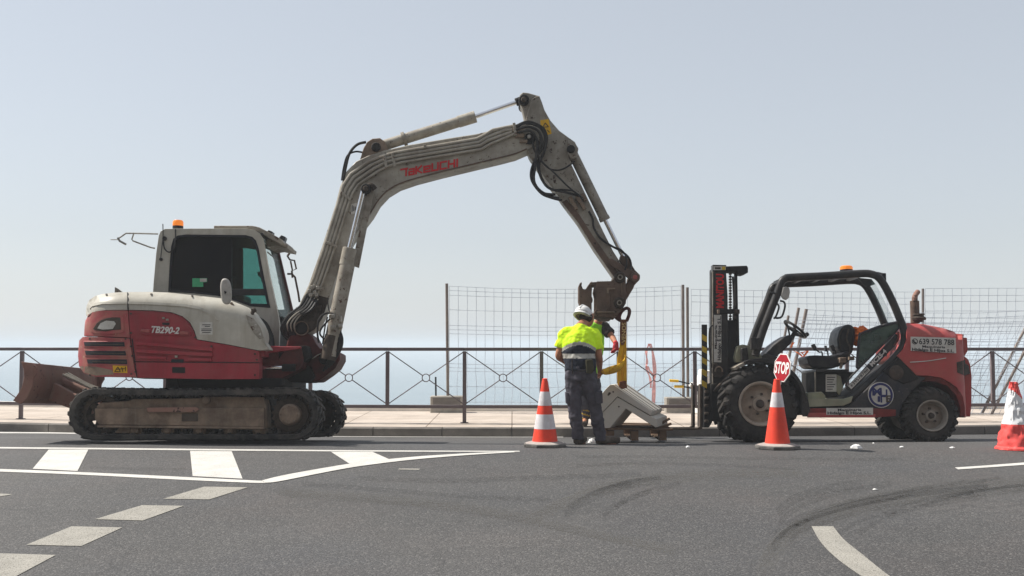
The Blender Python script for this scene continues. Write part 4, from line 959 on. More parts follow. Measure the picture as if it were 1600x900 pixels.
MB().prism(EP([(470, 490), (482, 462), (500, 462), (514, 466), (504, 496), (492, 514), (478, 522), (464, 514)], BYA - 0.004), BYA - 0.004, BYA + 0.01).build('grimy_boom_foot', 'muddark', ex)
# dark rubber surround of the window
w_in = [(266, 453), (268, 415), (270.5, 386), (274, 375), (280, 371), (290, 369.5), (383, 370.5), (391, 372.5), (397, 379), (400.5, 390), (407, 427), (414, 462), (417.5, 476), (392, 474.5), (368, 467), (340, 459), (300, 455)]
frame_with_hole(win, w_in, CY0 - 0.004, CY0 + 0.03, 'ink', 'window_seal', E, CY0, cab, 0.0)
g = MB(); g.tube(catmull([E.P(364, 433, 0.06), E.P(367.5, 434, 0.06), E.P(368, 440, 0.06), E.P(368, 468, 0.06)], 4), 0.012); g.build('grab_rail', 'ink', cab)
stk = MB().prism(EP([(300, 434.5), (323, 434.5), (323, 440.5), (317, 441), (317, 448), (300, 448)], CY0), CY0 + 0.016, CY0 + 0.02).build('window_sticker', 'greenstk', cab)
MB().prism(EP([(312, 435), (322.5, 435), (322.5, 440), (312, 440)], CY0), CY0 + 0.012, CY0 + 0.0155).build('sticker_patch', 'label', stk)
# wiper motor and mirror silhouettes at the front pillar
m = MB(); m.prism(EP([(402, 425), (408, 424), (412, 428), (414, 440), (409, 441), (407, 434), (403, 431)], 0.2), 0.2, 0.3); m.build('pillar_box', 'ink', cab, bevel=0.005)
# front pillars at the far side and windscreen header
A = lambda px, py, y=CY0: E.P(px, py, y)
def at_far(px, py, y): p = A(px, py); return Vector((p.x, y, p.z))
m = MB(); m.bar(at_far(405, 366, CY1 - 0.05), at_far(434, 490, CY1 - 0.05), 0.07, 0.08); m.bar(at_far(434, 490, CY1 - 0.05), at_far(436, 545, CY1 - 0.05), 0.07, 0.08)
m.build('far_front_pillar', 'reddark', cab, bevel=0.01)
m = MB(); m.bar(at_far(404, 366, CY0 + 0.04), at_far(404, 366, CY1), 0.08, 0.06); m.build('windscreen_header', 'black', cab, bevel=0.01)
m = MB().prism(E.xz([(406, 367), (408, 368), (436, 492), (434, 493)], CY0), CY0 + 0.07, CY1 - 0.09); m.build('windscreen', 'glassclear', cab)
# roof guard / visor with lights
MB().prism(EP([(334, 352.5), (394, 352.5), (405, 355), (421, 363), (440, 374), (444, 381), (441, 383), (420, 372), (403, 362), (392, 357.5), (334, 357)], 0.1), 0.1, 0.85).build('roof_visor', 'boomdirty', cab, bevel=0.008)
for i, (x, y) in enumerate(((421, 366), (441, 374))):
    yy = 0.12 + i * 0.5
    m = MB().prism(EP([(x - 6, y - 2), (x - 2, y - 7), (x + 5, y - 4), (x + 2, y + 6), (x - 4, y + 4)], yy), yy, yy + 0.14); o_ = m.build('roof_light', 'black', cab, bevel=0.008)
m = MB(); m.prism(EP([(413, 372), (418, 373), (445, 379), (450, 383), (449, 388), (430, 384), (417, 386)], 0.3), 0.3, 0.9); m.build('visor_bracket', 'boomdirty', cab, bevel=0.006)
# bent mirror rods on the far front corner
m = MB(); yv = 0.95
m.tube([E.P(448, 382, yv), E.P(451, 387, yv), E.P(453, 395, yv), E.P(449, 400, yv)], 0.016, 8)
m.tube([E.P(449, 400, yv), E.P(453, 406, yv), E.P(460, 407, yv), E.P(463, 420, yv), E.P(457, 423, yv), E.P(454, 408, yv)], 0.012, 8)
m.tube([E.P(449, 428, yv), E.P(456, 428, yv), E.P(461, 433, yv), E.P(466, 458, yv), E.P(468, 472, yv)], 0.014, 8)
m.tube([E.P(418, 394, 0.2), E.P(425, 400, 0.5), E.P(434, 407, 0.9)], 0.008, 6)
m.tube([E.P(456, 423, yv), E.P(457, 434, yv)], 0.014, 6)
m.build('mirror_rods', 'rustiron', cab)
MB().prism(EP([(434, 440), (438, 436), (442, 438), (443, 450), (437, 447)], 0.9), 0.9, 0.96).build('far_mirror', 'ink', cab, bevel=0.008)
# mirror bracket at the rear, cable, beacon
m = MB(); m.tube([E.P(247, 365.5, 0.3), E.P(210, 364.5, 0.3), E.P(197, 364.5, 0.3), E.P(189, 370, 0.3), E.P(184, 373, 0.3)], 0.010, 8)
m.tube([E.P(242, 388, 0.3), E.P(235, 386.5, 0.3), E.P(208, 376.5, 0.3), E.P(206, 374, 0.3), E.P(209, 365, 0.3)], 0.010, 8)
m.tube([E.P(184, 371.5, 0.3), E.P(187, 376.5, 0.3), E.P(197, 382, 0.3)], 0.014, 8); m.tube([E.P(173, 374.5, 0.3), E.P(184, 374.5, 0.3)], 0.006, 6)
m.build('rear_mirror_arm', 'steel', cab)
m = MB(); m.tube(catmull([E.P(254.5, 350, -0.03), E.P(254.7, 370, -0.04), E.P(253, 385, -0.05), E.P(251, 404, -0.05)], 5), 0.006, 6)
m.tube(catmull([E.P(274, 358, -0.03), E.P(274, 375, -0.05), E.P(271, 389, -0.05), E.P(264, 394, -0.06), E.P(257, 388, -0.05), E.P(255, 375, -0.04)], 5), 0.009, 6)
m.disc((E.P(257, 372.5, -0.04).x, E.P(257, 372.5, -0.04).z), 0.026, -0.05, -0.02, 14); m.disc((E.P(251, 405, -0.05).x, E.P(251, 405, -0.05).z), 0.02, -0.05, -0.02, 12)
m.build('cab_cable', 'hose', cab)
def beacon(frame, cx, top, bot, wpx, y, parent):
    s_ = frame.sc(y); c = frame.P(cx, bot, y); h = (bot - top) / s_; r = wpx / 2 / s_
    MB().lathe([(0, 0.02), (r * 0.92, 0.02), (r, h * 0.3), (r * 0.98, h * 0.75), (r * 0.8, h * 0.95), (r * 0.3, h), (0, h)], c, 'Z', 24).build('beacon', 'orange', parent)
    MB().lathe([(0, -0.01), (r * 0.98, -0.01), (r * 0.98, 0.022), (0, 0.022)], c, 'Z', 24).build('beacon_base', 'ink', parent)
beacon(E, 278, 343.5, 356, 17, 0.15, cab)
# ---- boom
BY0, BY1 = -0.30, 0.06; bm_ = (BY0 + BY1) / 2
boom = [(470, 470), (482, 445), (503, 385), (524, 320), (531, 292), (541, 268), (556, 252), (575, 243), (600, 235), (640, 226), (700, 216), (745, 209), (788, 199), (805, 195), (820, 193), (834, 196), (842, 206), (842, 218), (836, 228), (826, 233), (805, 242), (782, 248), (740, 258), (690, 270), (648, 281), (622, 290), (604, 301), (590, 316), (579, 335), (563, 356), (548, 376), (536, 398), (524, 435), (513, 470), (502, 496), (492, 514), (478, 522), (466, 514), (461, 500), (464, 485)]
MB().prism(EP(boom, BY0), BY0, BY1).build('boom', 'boom', ex, bevel=0.012)
# raised flange along the lower edge
def bead(pts, name, m, y, r=0.012, parent=None):
    return MB().tube(catmull([E.P(a, b, y) for a, b in pts], 4), r, 8).build(name, m, parent or ex)
bead([(823, 232.5), (805, 240), (782, 246), (740, 256), (690, 268), (648, 279), (622, 288), (604, 299), (591, 313), (579, 332), (563, 353)], 'boom_weld', 'rustiron', BY0 - 0.002, 0.009)
MB().prism(EP([(462, 480), (480, 478), (505, 475), (497, 500), (490, 515), (478, 522), (466, 516), (459, 500)], BY0 - 0.03), BY0 - 0.03, BY0 + 0.01).build('boom_foot_plate', 'muddark', ex, bevel=0.01)
def pin(px, py, rpx, y, dep, m, parent, name='pin', frame=None):
    frame = frame or E; c = frame.P(px, py, y); r = rpx / frame.sc(y)
    return MB().lathe([(0, 0), (r * 0.8, 0), (r, 0.015), (r, dep)], (c.x, y, c.z), 'Y', 24).build(name, m, parent, bevel=0.004)
pin(471, 513, 10.5, BY0 - 0.08, 0.3, 'blackmatte', ex)
MB().ring([(E.P(471, 513, -.38).x + math.cos(R(a)) * .088, E.P(471, 513, -.38).z + math.sin(R(a)) * .088) for a in range(0, 360, 12)], [(E.P(471, 513, -.38).x + math.cos(R(a)) * .078, E.P(471, 513, -.38).z + math.sin(R(a)) * .078) for a in range(0, 360, 12)], BY0 - 0.09, BY0 - 0.05).build('pin_ring', 'mud', ex)
# rigid pipes along the boom
pr = [([(478, 462), (490, 436), (505, 392), (529, 316), (536, 290), (548, 272), (575, 253), (600, 243), (620, 238), (745, 217), (757, 211), (770, 203), (800, 197), (822, 196)], 0.02),
      ([(482, 464), (494, 438), (510, 392), (534, 316), (541, 294), (552, 277), (580, 258), (602, 248), (622, 243), (748, 222), (760, 215), (790, 203), (822, 201)], 0.02),
      ([(487, 466), (499, 440), (515, 394), (539, 318), (546, 298), (557, 282), (585, 263), (604, 253), (624, 248), (750, 227), (763, 219), (800, 206)], 0.02),
      ([(492, 468), (504, 443), (520, 396), (544, 320), (550, 303), (560, 288), (590, 268), (608, 259), (626, 254), (752, 233), (766, 225), (806, 208)], 0.016)]
for i, (p, r) in enumerate(pr):
    m = MB(); q = [E.P(a, b, BY0 - 0.03) for a, b in p]; qq = []
    for a, b in zip(q[:-1], q[1:]): qq += [a, a.lerp(b, 0.12), a.lerp(b, 0.88)]
    m.tube(qq + [q[-1]], r, 10).build('boom_pipe', 'pipe', ex)
for (a, b) in (((532, 300), (548, 312)), ((509, 378), (527, 386)), ((489, 446), (507, 452)), ((613, 239), (617, 260)), ((664, 226), (664, 232)), ((803, 192), (806, 212)), ((600, 242), (604, 262))):
    m = MB(); m.bar(E.P(*a, BY0 - 0.055), E.P(*b, BY0 - 0.055), 0.02, 0.035); m.build('pipe_clamp', 'boomdirty', ex, bevel=0.004)
# hoses at the boom foot
m = MB()
for i in range(5):
    o_ = i * 4.2
    m.tube(catmull([E.P(480 + i * 4, 460 + i * 2, BY0 - 0.04), E.P(470 + i * 4, 478 + i * 1.5, BY0 - 0.05 - 0.02 * i), E.P(452 + o_, 492 + i * 1.0, BY0 - 0.06), E.P(442 + o_, 508, BY0 - 0.08), E.P(446 + o_ * .9, 522, BY0 - 0.05), E.P(456 + o_ * .6, 532, BY0)], 5), 0.019, 8)
m.tube(catmull([E.P(462, 484, -.2), E.P(444, 500, -.2), E.P(439, 515, -.2), E.P(446, 528, -.2), E.P(455, 534, -.2)], 5), 0.012, 8)
m.build('foot_hoses', 'hose', ex)
m = MB()
for i in range(3):
    m.tube(catmull([E.P(487 + i * 5, 464 + i * 1.5, BY0 - 0.055), E.P(476 + i * 5, 480 + i, BY0 - 0.075), E.P(459 + 5 * i, 493, BY0 - 0.085), E.P(449 + 5.5 * i, 506, BY0 - 0.1), E.P(451 + 5 * i, 518, BY0 - 0.07)], 5), 0.010, 8)
m.build('foot_pipes', 'pipe', ex)
m = MB()
for (x, y) in ((484, 455), (489, 449), (492, 457), (497, 450), (486, 461), (495, 461)):
    c = E.P(x, y, BY0 - 0.05); m.obox(c, 0.045, 0.05, 0.045)
m.build('pipe_fittings', 'steel', ex, bevel=0.006)
# swing post (dark red)
MB().prism(EP([(447, 541), (450, 529), (456, 521), (464, 516), (478, 519), (488, 526), (494, 537), (500, 545), (520, 546), (531, 552), (531, 562), (524, 575), (512, 585), (496, 596), (470, 597), (455, 593), (448, 570)], BY0 - 0.06), BY0 - 0.06, BY1 + 0.1).build('swing_post', 'reddark', ex, bevel=0.015)
MB().prism(EP([(440, 566), (470, 566), (486, 574), (492, 588), (486, 597), (455, 597), (440, 590)], BY0 - 0.12), BY0 - 0.12, BY1).build('swing_post_base', 'blackmatte', ex, bevel=0.012)
pin(507, 560, 9.5, BY0 - 0.1, 0.4, 'blackmatte', ex)
bead([(448, 563), (462, 562), (478, 563), (488, 560), (498, 554), (506, 552), (512, 556)], 'grease_line', 'pipe', BY0 - 0.1, 0.007)
m = MB(); m.obox(E.P(458, 562, BY0 - 0.1), 0.1, 0.05, 0.03); m.obox(E.P(452, 568, BY0 - 0.1), 0.06, 0.05, 0.05); m.build('valve_fittings', 'steel', ex, bevel=0.006)
# boom cylinder: barrel, rod, guard plate
def cylr(a, b, rpx, y, m, name, parent=ex, n=24, bev=0.004):
    return MB().cyl(E.P(*a, y), E.P(*b, y), rpx / E.sc(y), n=n).build(name, m, parent, bevel=bev)
YB = BY0 - 0.13
cylr((514, 556), (543, 413), 11.8, YB, 'boomdirty', 'boom_cylinder')
cylr((512, 562), (520, 524), 12.1, YB, 'muddark', 'cylinder_foot')
cylr((541, 415), (547, 388), 11.5, YB, 'boom', 'cylinder_collar')
cylr((526.5, 487), (524.5, 497), 11.0, YB, 'boomdirty', 'cylinder_collar')
cylr((545, 392), (568, 296), 4.2, YB, 'chrome', 'boom_cylinder_rod')
MB().prism(EP([(575, 293), (584, 296), (560, 418), (549, 414)], YB), YB + 0.02, YB + 0.07).build('rod_guard', 'boomdirty', ex, bevel=0.006)
pin(571, 294, 8, YB - 0.07, 0.3, 'blackmatte', ex); pin(571, 294, 4.5, YB - 0.1, 0.05, 'muddark', ex)
m = MB(); m.tube(catmull([E.P(571, 293, YB - 0.04), E.P(580, 290, YB - 0.02), E.P(586, 296, YB)], 4), 0.035, 10); m.build('rod_eye', 'muddark', ex)
m = MB()
m.tube(catmull([E.P(512, 465, YB), E.P(513, 480, YB), E.P(517, 492, YB)], 4), 0.008, 6)
m.tube(catmull([E.P(521, 490, YB - .1), E.P(508, 490, YB - .1), E.P(498, 500, YB - .1), E.P(496, 520, YB - .1), E.P(498, 535, YB - .05)], 5), 0.013, 8)
m.tube(catmull([E.P(516, 498, YB - .1), E.P(503, 512, YB - .1), E.P(500, 522, YB - .1), E.P(507, 530, YB - .08)], 5), 0.011, 8)
m.tube(catmull([E.P(512, 495, YB - .1), E.P(508, 510, YB - .1), E.P(504, 538, YB - .05)], 5), 0.009, 8)
for i in range(4): m.tube(catmull([E.P(522 + i * 3, 516, YB - .02), E.P(526 + i * 3, 530, YB - .04), E.P(525 + i * 2.6, 545, YB - .03), E.P(514 + i * 3, 562, YB), E.P(505 + 4 * i, 580 - 3 * i, YB)], 5), 0.014, 8)
m.build('cylinder_hoses', 'hose', ex)
m = MB(); m.obox(E.P(519, 494, YB - 0.1), 0.07, 0.06, 0.05); m.obox(E.P(532, 510, YB - 0.08), 0.05, 0.06, 0.05); m.obox(E.P(521, 512, YB - 0.09), 0.07, 0.05, 0.06); m.obox(E.P(532, 498, YB - .08), 0.03, 0.04, 0.08); m.build('cylinder_ports', 'steel', ex, bevel=0.008)
# arm cylinder
MB().prism(EP([(562, 252), (568, 232), (574, 222), (582, 217), (594, 216), (602, 222), (606, 236), (590, 246)], BY0 + 0.04), BY0 + 0.02, BY1 - 0.02).build('cylinder_bracket', 'mud', ex, bevel=0.01)
pin(587, 229, 7.5, BY0 - 0.02, 0.4, 'blackmatte', ex)
cylr((594, 229), (742, 182.5), 8.6, bm_, 'boom', 'arm_cylinder'); cylr((716, 190.5), (743, 182.2), 9.6, bm_, 'boom', 'cylinder_collar')
cylr((629, 218), (634, 216.3), 11.5, bm_, 'boomdirty', 'cylinder_collar'); cylr((741, 182.8), (812, 158), 3.6, bm_, 'chrome', 'arm_cylinder_rod')
cylr((806, 160), (814, 157), 6.5, bm_, 'blackmatte', 'rod_end')
pin(818.5, 155, 8.5, BY0 - 0.02, 0.4, 'blackmatte', ex); pin(818.5, 155, 4.5, BY0 - 0.04, 0.05, 'muddark', ex)
m = MB(); m.tube(catmull([E.P(572, 222, BY0), E.P(558, 226, BY0), E.P(546, 240, BY0), E.P(540, 262, BY0), E.P(536, 282, BY0)], 5), 0.018, 8)
m.tube(catmull([E.P(566, 238, BY0), E.P(555, 237, BY0), E.P(543, 243, BY0), E.P(537, 262, BY0), E.P(534, 282, BY0)], 5), 0.012, 8); m.build('bracket_hoses', 'hose', ex)
# ---- arm (stick)
stick = [(812, 148), (817, 144), (826, 145), (843, 150), (847, 160), (851, 172), (860, 188), (874, 204), (889, 215), (899, 222), (901, 232), (897, 240), (889, 244), (893, 257), (917, 307), (943, 362), (958, 392), (972, 414), (980, 428), (974, 440), (962, 437), (946, 414), (928, 388), (903, 348), (878, 315), (868, 300), (843, 266), (828, 246), (822, 232), (821, 210), (820, 190), (816, 170), (811, 160)]
SY0, SY1 = BY0 + 0.06, BY1 - 0.06
MB().prism(EP(stick, SY0), SY0, SY1).build('arm', 'arm', ex, bevel=0.012)
MB().prism(EP([(878, 316), (885, 312), (905, 335), (926, 368), (946, 396), (962, 420), (970, 437), (962, 436), (946, 413), (928, 387), (903, 347)], SY0), SY0 - 0.004, SY0 + 0.02).build('arm_worn_edge', 'rustiron', ex)
MB().prism(EP([(843, 266), (826, 240), (823, 226), (832, 222), (843, 238), (850, 260), (862, 285), (868, 300)], SY0 - 0.03), SY0 - 0.03, SY1 + 0.03).build('arm_knuckle', 'boomdirty', ex, bevel=0.008)
bead([(843, 151), (832, 155), (826, 172), (822, 190)], 'arm_weld', 'boom', SY0, 0.01)
pin(828, 216, 9, BY0 - 0.04, 0.45, 'blackmatte', ex); pin(827, 213, 3.5, BY0 - 0.07, 0.06, 'steel', ex)
m = MB(); m.obox(E.P(812, 212, BY0 - .02), .12, .05, .05); m.obox(E.P(818, 221, BY0 - .02), .1, .05, .04); m.obox(E.P(806, 203, BY0 - .03), .09, .05, .05); m.obox(E.P(816, 203, BY0 - .03), .06, .05, .04); m.build('knuckle_fittings', 'mud', ex, bevel=0.008)
stk = MB().prism(EP([(844, 188), (857, 186), (862, 209), (851, 212.5), (845, 198)], SY0), SY0 - 0.004, SY0 - 0.001).build('warning_sticker', 'yellowstk', ex)
for a, b in (((848, 199), (852, 192)), ((852, 192), (857, 198)), ((848, 199), (857, 198)), ((855, 203), (859, 207))): MB().tube([E.P(*a, SY0 - 0.005), E.P(*b, SY0 - 0.005)], 0.005, 5).build('pictogram', 'ink', stk)
# looping hoses at the elbow
hs = [[(806, 199), (822, 193), (842, 198), (851, 212), (848, 230), (838, 246), (832, 262), (834, 282), (842, 296), (858, 306), (874, 310)],
      [(806, 203), (824, 198), (840, 204), (846, 218), (843, 234), (836, 250), (830, 268), (832, 284), (846, 302), (862, 309), (878, 313)],
      [(810, 207), (826, 204), (836, 212), (840, 226), (838, 242), (836, 262), (834, 278), (838, 292), (850, 302), (868, 304)],
      [(806, 197), (826, 190), (848, 200), (854, 216), (850, 238), (842, 256), (846, 278), (858, 294), (882, 300), (906, 306)],
      [(832, 214), (834, 232), (842, 246), (856, 262), (870, 266), (884, 262), (898, 252)],
      [(838, 236), (846, 252), (866, 270), (888, 292), (906, 306), (912, 312)],
      [(842, 246), (840, 262), (848, 284), (864, 296), (876, 296), (896, 298)]]
for i, p in enumerate(hs):
    MB().tube(catmull([E.P(a, b, SY0 - 0.10 - 0.015 * (i % 3)) for a, b in p], 6), 0.017 if i < 4 else 0.011, 8).build('elbow_hose', 'hose', ex)
bead([(920, 330), (926, 342), (928, 356), (938, 372), (955, 384), (970, 392), (982, 402), (986, 414), (984, 424)], 'arm_hose', 'hose', SY0 - 0.03, 0.014)
bead([(958, 386), (970, 390), (978, 400), (979, 414), (976, 422)], 'arm_hose', 'hose', SY0 - 0.05, 0.010)
for (x, y) in ((893, 313), (904, 312), (912, 308), (898, 322), (911, 322)):
    c = E.P(x, y, SY0 - 0.03); m = MB(); m.obox(c, 0.045, 0.06, 0.10, Matrix.Rotation(R(-28), 3, 'Y')); m.build('valve', 'mud', ex, bevel=0.006)
# bucket cylinder and link
MB().prism(EP([(888, 218), (898, 222), (904, 232), (901, 246), (892, 248), (887, 238)], SY0 - 0.03), SY0 - 0.03, SY1 + 0.03).build('cylinder_lug', 'boomdirty', ex, bevel=0.008)
pin(892.5, 232, 6.5, SY0 - 0.08, 0.3, 'blackmatte', ex)
YC = bm_
cylr((894, 238), (945, 343), 8.0, YC, 'boomdirty', 'bucket_cylinder'); cylr((943, 339), (945.5, 344), 8.8, YC, 'boomdirty', 'cylinder_collar')
cylr((945, 343), (975, 404), 3.6, YC, 'chrome', 'bucket_cylinder_rod')
c_ = lambda *p: p
MB().prism(EP([(970, 398), (980, 402), (992, 422), (1000, 430), (999, 438), (990, 440), (984, 432), (968, 408)], SY0 + 0.05), SY0 + 0.03, SY1 - 0.03).build('rod_end', 'rustiron', ex, bevel=0.01)
MB().prism(EP([(950, 404), (956, 404), (975, 416), (993, 426), (1000, 431), (999, 438), (992, 442), (984, 437), (966, 422), (952, 413)], SY0 - 0.04), SY0 - 0.05, SY0 - 0.005).build('bucket_link', 'rustiron', ex, bevel=0.008)
MB().prism(EP([(983, 436), (994, 440), (990, 450), (978, 470), (972, 478), (966, 468), (975, 452)], SY0 - 0.02), SY0 + 0.0, SY1).build('tipping_link', 'rustiron', ex, bevel=0.01)
pin(992.5, 433, 8, SY0 - 0.09, 0.45, 'rustiron', ex); pin(992.5, 433, 4, SY0 - 0.1, 0.05, 'redworn', ex)
# quick coupler
CO = [(962, 432), (966, 428), (975, 428), (978, 434), (978, 446), (979, 462), (978, 474), (972, 484), (962, 496), (954, 496), (928, 494), (928, 488), (931, 484), (931, 462), (929, 454), (930, 448), (932, 442), (932, 440), (956, 439)]
cp = bpy.data.objects.new('quick_coupler', None); sc.collection.objects.link(cp); cp.parent = ex
MB().prism(EP(CO, SY0 - 0.06), SY0 - 0.06, SY0 - 0.02).build('side_cheek', 'rustiron', cp, bevel=0.006)
MB().prism(EP(CO, SY0 - 0.06), SY1 + 0.02, SY1 + 0.06).build('side_cheek', 'rustiron', cp, bevel=0.006)
MB().prism(EP([(933, 444), (956, 442), (956, 490), (933, 490)], SY0 - 0.0), SY0 + 0.0, SY1).build('coupler_body', 'muddark', cp, bevel=0.01)
MB().prism(EP([(929, 451), (950, 450), (953, 458), (953.5, 478), (949, 487), (932, 487), (932, 462)], SY0 - 0.07), SY0 - 0.075, SY0 - 0.06).build('side_plate', 'rustiron', cp, bevel=0.004)
MB().prism(EP([(948, 449.5), (961, 449.5), (961, 452), (951.5, 452.5), (951.5, 458), (948.5, 458)], SY0 - 0.09), SY0 - 0.09, SY0 - 0.06).build('latch_bracket', 'mud', cp, bevel=0.003)
MB().prism(EP([(932, 486.5), (960, 486.5), (960, 488.5), (932, 488.5)], SY0 - 0.08), SY0 - 0.09, SY0 - 0.06).build('rib', 'mud', cp, bevel=0.003)
MB().prism(EP([(928, 494), (955, 496), (954, 499.5), (940, 499.5)], SY0), SY0 - 0.05, SY1 + .05).build('wear_plate', 'muddark', cp)
MB().prism(EP([(922, 441), (956, 439), (957, 445), (925, 446.5), (923, 446)], SY0), SY0, SY1).build('top_bar', 'rustiron', cp, bevel=0.005)
m = MB()
for x in range(5): m.prism(EP([(933 + x * 3.6, 440), (935 + x * 3.6, 438), (936.5 + x * 3.6, 440)], SY0), SY0 + .05, SY0 + .1)
m.build('top_teeth', 'rustiron', cp)
MB().prism(EP([(904.5, 446), (906.5, 441.5), (909.5, 440.5), (909, 446), (911, 451), (915, 452), (918, 447), (922, 441.5), (925.5, 439), (925.5, 446), (925, 455), (924.5, 462), (926.5, 468), (926, 472), (924.5, 473), (924.5, 505), (915, 505), (904.5, 470)], SY0), SY0 + 0.02, SY0 + 0.07).build('hook_plate', 'rustiron', cp, bevel=0.006)
MB().prism(EP([(904.5, 446), (906.5, 441.5), (909.5, 440.5), (909, 446), (911, 451), (915, 452), (918, 447), (922, 441.5), (925.5, 439), (925.5, 446), (925, 455), (924.5, 505), (915, 505), (904.5, 470)], SY0), SY1 - 0.07, SY1 - 0.02).build('hook_plate', 'rustiron', cp, bevel=0.006)
for (x, y, r) in ((969, 433, 9), (968, 473, 9)):
    pin(x, y, r, SY0 - 0.1, 0.5, 'muddark', cp, 'coupler_pin')
    c = E.P(x, y, SY0 - 0.11); q = 1 / E.sc(SY0)
    MB().ring([(c.x + math.cos(R(a)) * 4.2 * q, c.z + math.sin(R(a)) * 4.2 * q) for a in range(0, 360, 15)], [(c.x + math.cos(R(a)) * 2.6 * q, c.z + math.sin(R(a)) * 2.6 * q) for a in range(0, 360, 15)], SY0 - 0.12, SY0 - 0.1).build('pin_ring', 'steel', cp)
MB().prism(EP([(970, 440), (972, 440), (972.5, 462), (971, 462)], SY0 - 0.07), SY0 - 0.07, SY0 - 0.06).build('wear_scratch', 'mud', cp)
# lifting eye
m = MB(); eye = catmull([E.P(a, b, -0.12) for a, b in ((969, 502), (968, 494), (972, 486), (979, 481.5), (983.5, 485), (982.5, 493), (979, 502))], 5, closed=False)
m.tube(eye, 0.022, 10); m.prism(EP([(958, 495), (972, 482), (970, 492), (969, 503), (964, 500)], -0.14), -0.15, -0.09); m.build('lifting_eye', 'reddark', cp, bevel=0.003)
# boom lettering, drawn stroke by stroke like the painted one
def strokes(frame, org, dirv, upv, y, glyphs, wpx, m, parent, name):
    mb = MB()
    for x0, segs in glyphs:
        for seg in segs:
            P_ = [frame.P(org[0] + dirv[0] * (x0 + a) + upv[0] * b, org[1] + dirv[1] * (x0 + a) + upv[1] * b, y) for a, b in seg]
            hw = wpx / 2 / frame.sc(y)
            for a, b in zip(P_[:-1], P_[1:]):
                d = (b - a).normalized(); n = Vector((-d.z, 0, d.x)); a2, b2 = a - d * hw * 0.9, b + d * hw * 0.9
                mb.add([a2 + n * hw, b2 + n * hw, b2 - n * hw, a2 - n * hw], [(0, 1, 2, 3)])
    for i in range(0, len(mb.v)): mb.v[i] = (mb.v[i][0], y - 0.002 - 0.00015 * (i // 4), mb.v[i][2])
    return mb.build(name, m, parent)
H_ = 10.5
G_ = [(0, [[(0, H_), (9.5, H_)], [(8, H_), (8, 0)]]), (12.5, [[(1, H_ * .8), (8, H_ * .8), (8, 0)], [(8, H_ * .42), (0.5, H_ * .42), (0.5, 0), (8, 0)]]),
      (24, [[(0, H_), (0, 0)], [(8, H_), (1.2, H_ * .48), (8.5, 0)]]), (36.5, [[(9, 0), (0, 0), (0, H_ * .8), (9, H_ * .8), (9, H_ * .4), (0, H_ * .4)]]),
      (49.5, [[(0, H_), (0, 0), (9, 0), (9, H_)]]), (62.5, [[(9, H_), (0, H_), (0, 0), (9, 0)]]), (75.5, [[(0, H_), (0, 0)], [(9, H_), (9, 0)], [(0, H_ * .5), (9, H_ * .5)]]), (89, [[(0, H_), (0, 0)]])]
a_ = math.atan2(-17, 95)
strokes(E, (626.5, 275.5), (math.cos(a_), math.sin(a_)), (0.03, -1.0), BY0 - 0.003, G_, 2.9, 'inkred', ex, 'boom_lettering')
stk = MB().prism(EP([(549, 319), (558, 317), (557, 333), (548.5, 335)], BY0), BY0 - 0.005, BY0 - 0.001).build('small_sticker', 'label', ex)
for k in range(3): MB().prism(EP([(550 + k * 2.4, 321 + k), (551.3 + k * 2.4, 321 + k), (550.8 + k * 2.4, 331 - k), (549.5 + k * 2.4, 331 - k)], BY0), BY0 - 0.007, BY0 - 0.0055).build('print_line', 'ink', stk)
# vest scrap glimpsed under the swing post
m = MB(); m.prism(EP([(434, 593), (441, 593), (447, 600), (440, 604), (436, 600)], 0.4), 0.4, 0.46); o_ = m.build('cover_flap', 'hivisgreen', ex)
m = MB(); m.prism(EP([(404, 607), (418, 594), (442, 594), (455, 607)], 0.2), 0.2, 0.28); m.build('front_guard', 'muddark', ex, bevel=0.004)
m = MB(); m.bar(E.P(405, 607, 0.18), E.P(420, 595, 0.18), 0.03, 0.03); m.bar(E.P(441, 595, 0.18), E.P(455, 607, 0.18), 0.03, 0.03); m.build('guard_edge', 'boomdirty', ex)
